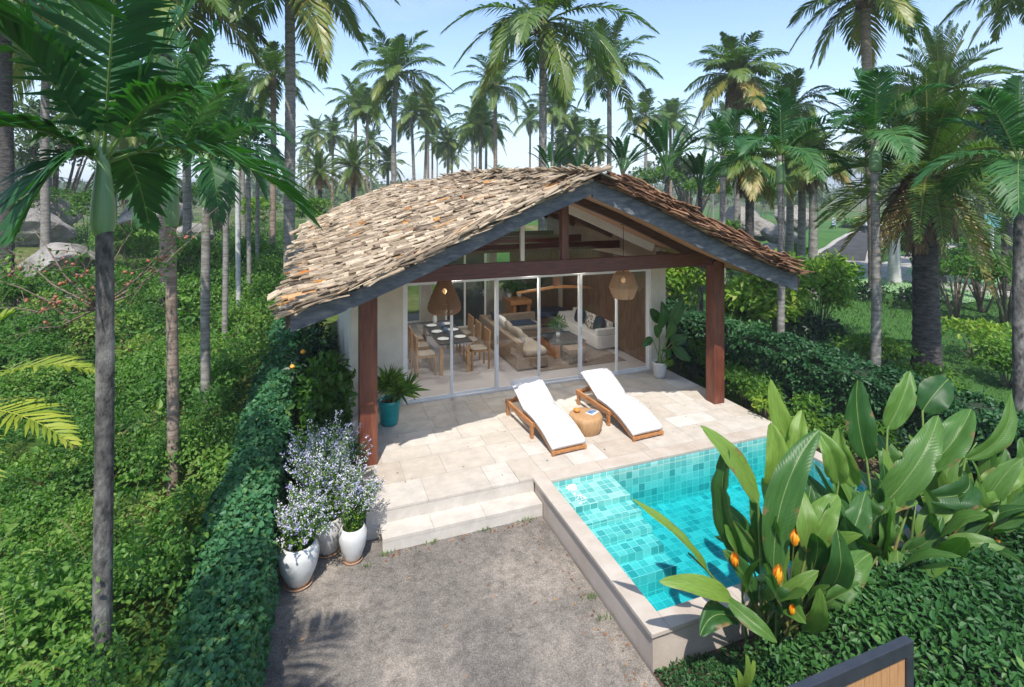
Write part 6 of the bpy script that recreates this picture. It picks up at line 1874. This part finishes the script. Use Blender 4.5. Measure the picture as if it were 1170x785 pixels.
    # bare dry twigs
    for _ in range(260):
        x, y, ff = P[ur.integers(len(P))]
        if ff > 20: continue
        z = gz(x, y) + .3; a = ur.uniform(0, 6.28); e = np.array([x + math.cos(a) * .6, y + math.sin(a) * .5, z + ur.uniform(.5, 1.0)])
        if e[0] > -1.3: continue
        lm.tube([(x, y, z), ((x + e[0]) / 2 + .05, (y + e[1]) / 2, (z + e[2]) / 2 + .1), tuple(e)], [.006, .005, .002], 3, 1.0)
    o = lm.obj('undergrowth', M['l_under']); tag(o, 'dense sunlit green undergrowth covering the bank left of the hedge', 'undergrowth', kind='stuff')
undergrowth()

# ================================================================== SHRUBS
def shrub(c, rad, n, L, W, t, label, mat='l_shrub', lobes=7, seed=1, name='shrub', group=None, stems=5, flat=1.0, tv=.12, inner=.45, cat='shrub', trunk=0.012):
    rng = np.random.default_rng(seed); c = Vector(c); zg = gz(c.x, c.y)
    th = thing(name, label, cat, (c.x, c.y, zg), group)
    lm = LM(); st = MB()
    for k in range(lobes):
        d = rand_unit(1, rng)[0] * np.array([1, 1, .85]) * rng.uniform(.35, .9)
        cc = np.array(c) + d * np.array([rad[0], rad[0], rad[1]])
        lr = np.array([rad[0], rad[0], rad[1] * flat * .8]) * rng.uniform(.26, .50)
        dome(lm, cc, lr, n // lobes, L, W, t + rng.normal(0, .1) + .08 * d[2], tv, rng, inner=inner, zmin=-.5, up=.5, jit=.5, ragged=.25)
        st.tube([(c.x + rng.normal(0, .05), c.y + rng.normal(0, .05), zg - .1), ((c.x + cc[0]) / 2, (c.y + cc[1]) / 2, (zg + cc[2]) / 2 + .1), tuple(cc)], [trunk * 1.6, trunk, trunk * .4], 5)
    lm.obj('foliage', M[mat], th); obj('stem', st, M['twig'], th, smooth=True)
    return th
def shrub_px(px, py, rpx, rpy, fwd, n, L, t, label, **kw):
    c = at(px, py, fwd); return shrub(c, (rpx / FPX * fwd, rpy / FPX * fwd), n, L, L * kw.pop('wr', .5), t, label, **kw)
gS = 'shrubs on the slope right of the villa'
shrub_px(882, 330, 50, 46, 15.5, 2720, .19, 0.7999999999999999, 'tall yellow green shrub standing between the eave tip and the slim grey palm', seed=1, group=gS, lobes=18)
shrub_px(938, 322, 46, 42, 17.5, 2380, .19, 0.6799999999999999, 'tall fresh green shrub under the two grey palms of the stony rise', seed=2, group=gS, lobes=18)
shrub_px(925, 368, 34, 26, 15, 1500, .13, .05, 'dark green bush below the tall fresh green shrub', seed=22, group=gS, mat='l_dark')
shrub_px(776, 318, 36, 34, 17, 1955, .19, 0.7999999999999999, 'bright green bush framed between the villa wall and the right post', seed=3, group=gS, lobes=15)
shrub_px(800, 268, 30, 26, 24, 1400, .2, .4, 'bush seen under the porch roof close to the post top', seed=33, group=gS)
shrub_px(842, 345, 36, 30, 17, 1700, .19, 0.83, 'pale leafed bush just right of the right post', seed=4, group=gS, lobes=15)
shrub_px(836, 300, 34, 24, 24, 1300, .2, .35, 'mid green bush in the shade under the right eave', seed=44, group=gS)
shrub_px(1004, 398, 44, 20, 13.2, 2000, .10, .5, 'low spreading yellow green shrub around the slim lawn palm', seed=5, group=gS, lobes=10)
shrub_px(1052, 432, 36, 14, 12.0, 1300, .10, .5, 'low yellow green shrub at the foot of the massive rough palm', seed=6, group=gS, lobes=9)
shrub_px(1112, 374, 52, 10, 14.5, 620, .15, .8, 'flat layered pale green shrub right of the massive rough palm', seed=7, group=gS, lobes=11, flat=.6)
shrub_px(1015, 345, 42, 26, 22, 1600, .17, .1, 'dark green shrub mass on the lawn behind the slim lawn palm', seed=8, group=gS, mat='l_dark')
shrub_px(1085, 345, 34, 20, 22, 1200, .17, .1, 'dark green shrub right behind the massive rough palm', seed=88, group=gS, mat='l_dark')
for i, (px, py, rx, ry, f, lb) in enumerate(((1092, 300, 36, 30, 19, 'thin leaved sapling nearest the massive rough palm'), (1122, 296, 34, 34, 20, 'thin leaved sapling in the middle of the pale green surface'), (1150, 305, 32, 30, 18, 'thin leaved sapling beside the right edge palm'))):
    shrub_px(px, py, rx, ry, f, 900, .15, .25, lb, seed=90 + i, group='saplings in front of the pale green surface', name='sapling', cat='sapling', lobes=12, flat=.45, inner=.2, trunk=.03)
shrub_px(1150, 405, 40, 22, 12.5, 1500, .12, .4, 'scruffy green shrub at the foot of the right edge palm', seed=10, group=gS)
shrub_px(852, 436, 40, 17, 10.9, 2200, .09, .25, 'low dense bush between the right post and the thick hedge', seed=11, group=gS, lobes=9)
shrub_px(872, 460, 26, 16, 10.0, 1300, .085, .62, 'low yellow green bush at the terrace edge below the thick hedge', seed=12, group=gS)
shrub_px(788, 405, 26, 20, 13, 1500, .09, .3, 'feathery green bush behind the right post', seed=13, group=gS)
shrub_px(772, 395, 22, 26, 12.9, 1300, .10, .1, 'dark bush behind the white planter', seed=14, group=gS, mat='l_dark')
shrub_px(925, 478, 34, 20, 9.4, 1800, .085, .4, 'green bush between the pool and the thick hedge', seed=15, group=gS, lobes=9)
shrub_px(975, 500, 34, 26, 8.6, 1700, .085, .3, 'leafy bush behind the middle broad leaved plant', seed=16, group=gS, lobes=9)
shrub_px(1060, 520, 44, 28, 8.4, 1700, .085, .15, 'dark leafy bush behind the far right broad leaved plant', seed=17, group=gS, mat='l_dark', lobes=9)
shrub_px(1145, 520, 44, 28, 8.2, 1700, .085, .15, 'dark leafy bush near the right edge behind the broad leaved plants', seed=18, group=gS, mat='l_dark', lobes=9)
# dense fill: bushes on the slope under the palms
i = 0
sr = np.random.default_rng(909)
# citrus beside the west wall
t = shrub((.12, 9.3, .55), (.50, 1.15), 2400, .15, .08, .12, 'dark leaved citrus bush with orange fruits between clipped hedge and wall', mat='l_shrub', seed=19, name='citrus_bush', lobes=14, inner=.3)
for (px, py, f) in ((334, 419, 8.9), (350, 437, 8.7), (361, 428, 8.8), (346, 402, 9.0)):
    mb = MB(); mb.pillow(at(px, py, f), (.085, .085, .08), e=1.0); obj('fruit', mb, M['fruit'], t, smooth=True)
shrub((-.05, 11.6, .5), (.45, 1.0), 1700, .12, .07, .25, 'dark bush behind the citrus against the villa side wall', mat='l_dark', seed=20, lobes=10)
shrub((.10, 8.15, .10), (.40, .55), 1500, .085, .05, .35, 'low dark bush behind the tallest flowering urn', mat='l_dark', seed=23, lobes=9)
shrub((.0, 13.8, .5), (.45, .9), 1300, .13, .07, .25, 'farthest dark bush against the villa side wall', mat='l_dark', seed=24, lobes=9)

# twiggy tree with rusty pods -------------------------------------------
def pod_tree():
    rng = np.random.default_rng(66); hub = at(112, 352, 6.6); base = Vector((hub.x, hub.y, gz(hub.x, hub.y) - .1))
    t = thing('pod_tree', 'bare twiggy tree with rusty brown pods behind the nearest palm trunk', 'tree', tuple(base))
    mb = MB(); lm = LM(); PODS = []
    mb.tube([base, base.lerp(hub, .5) + Vector((.04, 0, 0)), hub], [.045, .038, .03], 8)
    ends = [(-10, 318, 6.2), (48, 352, 6.0), (84, 282, 6.4), (38, 262, 6.8), (205, 268, 6.6), (250, 236, 6.9), (190, 300, 6.3), (232, 262, 7.2), (10, 285, 6.9), (-5, 352, 6.5), (60, 300, 6.1), (150, 265, 7.0), (25, 380, 6.3), (130, 250, 6.4)]
    for (x, y, f) in ends:
        E = at(x, y, f); mid = hub.lerp(E, .5) + Vector((rng.normal(0, .05), rng.normal(0, .05), -.06 + rng.normal(0, .06)))
        pts = [hub, hub.lerp(mid, .6) , mid, mid.lerp(E, .5) + Vector((0, 0, .03)), E]
        mb.tube(pts, [.016, .013, .010, .007, .003], 5)
        for k in range(9):
            u = rng.uniform(.3, 1); p0 = hub.lerp(mid, u * 2) if u < .5 else mid.lerp(E, u * 2 - 1)
            q = p0 + Vector(rng.normal(0, .16, 3)); mb.tube([p0, p0.lerp(q, .5) + Vector((0, 0, .02)), q], [.005, .004, .0015], 4)
            for j in range(rng.integers(2, 6)):
                c = p0.lerp(q, rng.uniform(.3, 1.05)) + Vector(rng.normal(0, .02, 3)); s_ = rng.uniform(.022, .048)
                if len(PODS) < 96 and rng.uniform() < .55: PODS.append((c, s_, tuple(rng.uniform(0, 3, 3))))
            m_ = 5; pp = np.array([tuple(p0.lerp(q, v)) for v in rng.uniform(0, 1, m_)]) + rng.normal(0, .03, (m_, 3))
            lm.leaves(pp, rand_unit(m_, rng) + np.array([0, 0, -.4]), rand_unit(m_, rng) + np.array([0, 0, .8]), rng.uniform(.04, .08, m_), .035, rng.uniform(.05, .5, m_))
    obj('trunk', mb, M['twig'], t, smooth=True); 
    p0 = None
    for c, s_, ro in PODS:
        if p0 is None:
            pm = MB(); pm.pillow((0, 0, 0), (1, 1, 1.3), e=1.0, n=8, m=5); p0 = obj('pod', pm, M['pod'], t, True, smooth=True); q_ = p0
        else:
            q_ = p0.copy(); COL.objects.link(q_)
        q_.location = c - base; q_.scale = (s_, s_, s_); q_.rotation_euler = ro
    lm.obj('crown', M['l_under'], t)
pod_tree()

# ================================================================== ROCKS
def rock(px, py, f, s, label, seed, sq=.6, buried=.35, gname='rocks on the banks'):
    rng = np.random.default_rng(seed); c = at(px, py, f); 
    bm = bmesh.new(); bmesh.ops.create_icosphere(bm, subdivisions=4, radius=1)
    o3 = rng.uniform(0, 50, 3); pl_ = [(rand_unit(1, rng)[0], rng.uniform(.55, .85)) for _ in range(9)]
    for v in bm.verts:
        p = np.array(v.co)
        for nn, dd in pl_:
            h = p @ nn
            if h > dd: p = p - nn * (h - dd) * .85
        k = 1 + .16 * (vnoise(p[0] * 2 + o3[0], p[1] * 2 + p[2] * 1.7 + o3[1], 1) - .5) + .08 * (vnoise(p[0] * 6 + o3[2], p[1] * 6 + p[2] * 5, 2) - .5)
        v.co = Vector(p * k * np.array([s * rng.uniform(1, 1.0001), s * .8, s * sq]))
    me = bpy.data.meshes.new('rock'); bm.to_mesh(me); bm.free(); me.materials.append(M['rock'])
    me.polygons.foreach_set('use_smooth', [False] * len(me.polygons))
    o = bpy.data.objects.new('rock', me); COL.objects.link(o); o.location = (c.x, c.y, max(c.z, gz(c.x, c.y) + s * sq * (.5 - buried)))
    o.rotation_euler = (0, 0, float(rng.uniform(0, 6)))
    return tag(o, label, 'rock', gname)
rock(66, 356, 17, .85, 'pale boulder showing through the undergrowth behind the twiggy pod tree', 1)
rock(70, 300, 24, 2.0, 'broad grey rock slab on the left bank behind the pod tree branches', 2, .5)
rock(20, 262, 30, 3.0, 'big dark rock face at the left edge on the far bank', 3, .6)
rock(172, 248, 32, 2.6, 'weathered grey rock between the two nearest hedge row palms', 4, .45)
rock(215, 268, 30, 1.3, 'smaller grey rock right of the weathered one on the left bank', 5, .5)
rock(45, 240, 38, 2.8, 'rounded rock high on the left bank', 6)
rock(868, 262, 34, 1.5, 'grey rock on the stony rise right of the skirted palm', 7)
rock(892, 268, 32, 1.3, 'low grey rock under the slim palm at the eave tip', 8)
rock(905, 250, 36, 1.7, 'rounded boulder on the stony rise behind the two grey palms', 9)
rock(845, 250, 35, 1.5, 'pale rock on the stony rise just over the roof edge', 10)
rock(880, 290, 30, 1.0, 'lowest rock of the stony rise above the yellow green shrub', 11)
# bank shrubs on the left and right rises
kk = 0
for (px, py, f, r_, tn, lb) in ((150, 270, 24, 30, .5, 'bright bush between the two nearest palm trunks'), (225, 285, 22, 26, .45, 'green bush behind the third hedge row palm'), (300, 238, 38, 26, .55, 'sunny bush on the far lawn left of the roof corner'), (355, 238, 40, 24, .6, 'sunny yellow green bush left of the low dark palm'), (40, 225, 36, 36, .3, 'leafy bush high on the left bank'), (100, 235, 34, 30, .35, 'leafy bush on the left bank behind the nearest palm'), (205, 222, 44, 34, .35, 'far leafy bush behind the crownshaft palm'), (258, 225, 42, 26, .5, 'far leafy bush between hedge row palms'), (20, 330, 15, 26, .2, 'shady bush at the left edge below the pod tree'), (835, 262, 28, 18, .35, 'small bush on the stony rise over the roof edge'), (910, 285, 27, 18, .4, 'small bush below the two grey palms'), (865, 222, 40, 26, .25, 'dark bush at the top of the stony rise'), (800, 215, 42, 30, .25, 'leafy bush behind the fan leaved plants'), (745, 205, 40, 30, .3, 'leafy bush behind the ridge right of the apex'), (780, 190, 60, 30, .3, 'far tree crown between two middling palms'), (1100, 260, 40, 26, .3, 'round bush across the road'), (1150, 255, 44, 30, .25, 'round bush across the road near the right edge'), (1040, 282, 38, 14, .3, 'small bush at the road bend'), (975, 258, 70, 12, .3, 'small round bush on the far lawn')):
    kk += 1
    shrub_px(px, py, r_, r_ * .7, f, 900, .13 * max(1, f / 18), tn, lb, seed=200 + kk, lobes=8, group='bushes on the banks')
# tall broadleaf trees behind, left and right
for i, (px, py, rx, ry, f, lb) in enumerate(((60, 150, 70, 60, 40, 'large leafy tree behind the palms in the top left'), (250, 150, 46, 50, 48, 'leafy tree behind the hedge row palm crowns'), (150, 190, 50, 36, 50, 'leafy tree on the far bank behind the nearest palm'), (1150, 200, 50, 34, 60, 'leafy tree on the skyline behind the right edge palm'), (790, 200, 46, 26, 60, 'leafy tree on the skyline right of the roof apex'))):
    shrub_px(px, py, rx, ry, f, 2600, .45, .4, lb, seed=400 + i, mat='l_far', lobes=14, name='leafy_tree', cat='tree', trunk=.12, group='leafy trees behind the palms')

# ================================================================== FAR SETTING
def far_woods():
    lm = LM(); rng = np.random.default_rng(808)
    for i in range(520):
        f = rng.uniform(110, 420); px = rng.uniform(-80, 1260); c = at(px, 222, f)
        if 930 < px < 1010 and f < 260: continue
        h = rng.uniform(4, 9) * (1.25 if f > 200 else 1); r_ = rng.uniform(3.5, 7)
        z = gz(c.x, c.y)
        dome(lm, (c.x, c.y, z + h * .5), (r_, r_, h * .55), 90, 1.5, 1.0, .35 + rng.normal(0, .15), .12, rng, inner=.7)
    o = lm.obj('far_woods', M['l_far']); tag(o, 'far line of green trees along the horizon', 'woods', kind='stuff')
far_woods()
def hills():
    lm = LM(); n = 90
    xs = np.linspace(-2000, 2900, n); ys = np.linspace(900, 2300, 26)
    X, Y = np.meshgrid(xs, ys)
    pxx = 585 + FPX * (CS * X - SN * Y) / (SN * X + CS * Y)
    prof = 20 + 120 * np.exp(-((X - 2150) / 330) ** 2) + 75 * np.exp(-((X - 1250) / 240) ** 2) + 28 * vnoise(X / 260, Y / 260, 6)
    Z = -1 + prof * np.sin(np.pi * np.clip((Y - 900) / 1400, 0, 1)) * (.8 + .35 * vnoise(X / 90, Y / 90, 8))
    i = np.arange(25)[:, None] * n; k = np.arange(n - 1)[None]
    lm.add(np.stack([X, Y, Z], -1).reshape(-1, 3), np.stack([i + k, i + k + 1, i + n + k + 1, i + n + k], -1).reshape(-1, 4), .5)
    o = lm.obj('hills', plain('wooded_hill', (0.05, 0.085, 0.05), (0.09, 0.12, 0.075), .012, 1.0, 1.0, .06, bdist=8), smooth=True); o['kind'] = 'structure'
hills()
# golf cart on the road and marker on the far lawn -------------------------
c = gp(989, 267, -.36)
t = thing('golf_cart', 'small dark golf cart with yellow roof on the road', 'golf cart', tuple(c))
x, y, z = c
mb = MB(); mb.box2((x - 1.1, y - .55, z + .28), (x + 1.1, y + .55, z + .62)); mb.box2((x - .5, y - .5, z + .622), (x + .25, y + .5, z + .95)); obj('body', mb, M['black'], t, bevel=.08)
mb = MB(); mb.box2((x - .45, y - .45, z + .952), (x - .30, y + .45, z + 1.3)); obj('seat', mb, M['canvas'], t, bevel=.04)
mb = MB(); mb.box2((x - .95, y - .6, z + 1.78), (x + .75, y + .6, z + 1.86)); obj('roof', mb, plain('yellow_roof', (.55, .55, .08), (.6, .6, .12), 3, .5), t, bevel=.03)
for sx in (-.85, .65):
    for sy in (-.5, .5):
        mb = MB(); mb.tube([(x + sx, y + sy, z + .6), (x + sx, y + sy, z + 1.78)], .025, 6); obj('roof_post', mb, M['steel'], t)
for sx in (-.72, .72):
    for sy in (-.52, .52):
        w = MB(); w.tube([(x + sx, y + sy - .09, z + .24), (x + sx, y + sy + .09, z + .24)], .24, 16); obj('wheel', w, M['steel'], t, bevel=.02)
c = gp(953, 262, -.4); x, y, z = c
t = thing('lawn_marker', 'small pale blue marker board on the far lawn', 'sign', tuple(c))
mb = MB(); mb.box2((x - .35, y - .03, z + .5), (x + .35, y + .03, z + 1.5)); obj('board', mb, plain('pale_blue_board', (.35, .42, .55), (.5, .55, .62), 2, .5), t)
mb = MB()
for sx in (-.25, .25): mb.box2((x + sx - .03, y - .025, z), (x + sx + .03, y + .025, z + .499))
obj('leg', mb, M['steel'], t)
c = gp(1128, 285, -.4); x, y, z = c
t = thing('garden_pavilion', 'low teal roofed pavilion beyond the saplings on the right', 'pavilion', tuple(c))
mb = MB(); mb.poly([(x - 3, y - 2, z + 2.0), (x + 3, y - 2, z + 2.0), (x + 2, y, z + 2.9), (x - 2, y, z + 2.9)], (0, .02, .06)); mb.poly([(x - 3, y + 2, z + 2.0), (x - 2, y + .03, z + 2.9), (x + 2, y + .03, z + 2.9), (x + 3, y + 2, z + 2.0)], (0, .02, .06)); obj('roof', mb, plain('teal_roof', (.05, .16, .14), (.08, .22, .2), 2, .5), t)
for sx in (-2.7, 2.7):
    for sy in (-1.7, 1.7):
        mb = MB(); mb.box2((x + sx - .08, y + sy - .08, z - .3), (x + sx + .08, y + sy + .08, z + 2.1)); obj('post', mb, M['white_paint'], t)

# lawn tufts on the near slope
lm = LM(); n = 15000; rng = np.random.default_rng(14)
ff = rng.uniform(11, 26, n); rr_ = ff * rng.uniform(.30, 1.05, n); xx = SN * ff + CS * rr_; yy = CS * ff - SN * rr_
k = xx > 10.4; xx, yy, ff = xx[k], yy[k], ff[k]; n = len(xx)
lm.leaves(np.stack([xx, yy, ground_z(xx, yy) + .04], -1), np.stack([rng.normal(0, .5, n), rng.normal(0, .5, n), np.ones(n)], -1), rand_unit(n, rng), rng.uniform(.05, .13, n) * ff / 14, .016 * ff / 14, np.clip(rng.normal(.2, .15, n), 0, 1))
o = lm.obj('grass', M['l_grass']); tag(o, 'rough grass blades on the slope beyond the thick hedge', 'grass', kind='stuff')

# ================================================================== SKY, SUN, CAMERA
w = bpy.data.worlds.new('World'); SC.world = w; w.use_nodes = True
nt = w.node_tree
for n_ in list(nt.nodes): nt.nodes.remove(n_)
out = nt.nodes.new('ShaderNodeOutputWorld'); bg = nt.nodes.new('ShaderNodeBackground')
sun_dir = Vector((-.22, -.60, 1.0)).normalized()
EL = math.asin(sun_dir.z); AZ = math.atan2(sun_dir.x, sun_dir.y)
sky = nt.nodes.new('ShaderNodeTexSky'); sky.sky_type = 'NISHITA'; sky.sun_disc = False
sky.sun_elevation = EL; sky.sun_rotation = AZ % (2 * math.pi); sky.air_density = 1.0; sky.dust_density = .6; sky.ozone_density = 3.0; sky.altitude = 20
tc = nt.nodes.new('ShaderNodeTexCoord'); mp = nt.nodes.new('ShaderNodeMapping'); mp.inputs['Scale'].default_value = (1, 1, 3.6); mp.inputs['Location'].default_value = (.35, .1, 0)
nt.links.new(tc.outputs['Generated'], mp.inputs[0])
nz = nd(nt, 'ShaderNodeTexNoise', Scale=2.1, Detail=9, Roughness=0.58); nt.links.new(mp.outputs[0], nz.inputs['Vector'])
cr = ramp(nt, [(.56, (0, 0, 0)), (.80, (.55, .55, .55))]); nt.links.new(nz.outputs['Fac'], cr.inputs[0])
sp = nt.nodes.new('ShaderNodeSeparateXYZ'); nt.links.new(tc.outputs['Generated'], sp.inputs[0])
hz = ramp(nt, [(0.0, (.80, .80, .80)), (.08, (.62, .62, .62)), (.20, (.20, .20, .20)), (.38, (0, 0, 0))]); nt.links.new(sp.outputs[2], hz.inputs[0])
mxf = nt.nodes.new('ShaderNodeMath'); mxf.operation = 'MAXIMUM'
nt.links.new(cr.outputs[0], mxf.inputs[0])
hm = nt.nodes.new('ShaderNodeMath'); hm.operation = 'MULTIPLY'; nt.links.new(hz.outputs[0], hm.inputs[0])
n2 = nd(nt, 'ShaderNodeTexNoise', Scale=4.5, Detail=8, Roughness=0.6); nt.links.new(mp.outputs[0], n2.inputs['Vector'])
r2 = ramp(nt, [(.33, (.45, .45, .45)), (.62, (1, 1, 1))]); nt.links.new(n2.outputs['Fac'], r2.inputs[0]); nt.links.new(r2.outputs[0], hm.inputs[1])
nt.links.new(hm.outputs[0], mxf.inputs[1])
c_ = mixc(nt, mxf.outputs[0], sky.outputs[0], (3.15, 3.7, 4.3))
nt.links.new(c_, bg.inputs[0]); bg.inputs[1].default_value = 0.15
nt.links.new(bg.outputs[0], out.inputs[0])
sl = bpy.data.lights.new('sun', 'SUN'); sl.energy = 3.4; sl.angle = R(.53); sl.color = (1.0, .96, .90)
so = bpy.data.objects.new('sun', sl); COL.objects.link(so); so.rotation_euler = sun_dir.to_track_quat('Z', 'Y').to_euler(); so.location = (0, -10, 30)

mb = MB(); mb.box2((-900, -70, -6), (1300, 1500, 45))
hm_, hnt, hout = new_mat('thin_air')
hv = nd(hnt, 'ShaderNodeVolumePrincipled', Density=0.0009); hv.inputs['Color'].default_value = (.92, .95, 1.0, 1)
hnt.links.new(hv.outputs[0], hout.inputs['Volume'])
hz_ = obj('haze', mb, hm_); hz_['kind'] = 'stuff'
cam = bpy.data.cameras.new('camera'); co = bpy.data.objects.new('camera', cam); COL.objects.link(co)
co.location = (0, 0, HC); co.rotation_euler = (R(90), 0, -YAW)
cam.sensor_width = 36; cam.lens = 36 * FPX / 1170; cam.shift_y = -(392.5 - 222) / 1170
cam.clip_start = .05; cam.clip_end = 8000
SC.camera = co
SC.view_settings.view_transform = 'Standard'; SC.view_settings.look = 'None'; SC.view_settings.exposure = 0.90; SC.view_settings.gamma = 1
SC.cycles.use_denoising = True
SC.cycles.max_bounces = 10; SC.cycles.diffuse_bounces = 4; SC.cycles.glossy_bounces = 3; SC.cycles.transmission_bounces = 6; SC.cycles.transparent_max_bounces = 14
SC.cycles.caustics_reflective = False; SC.cycles.caustics_refractive = False
SC.cycles.sample_clamp_indirect = 6
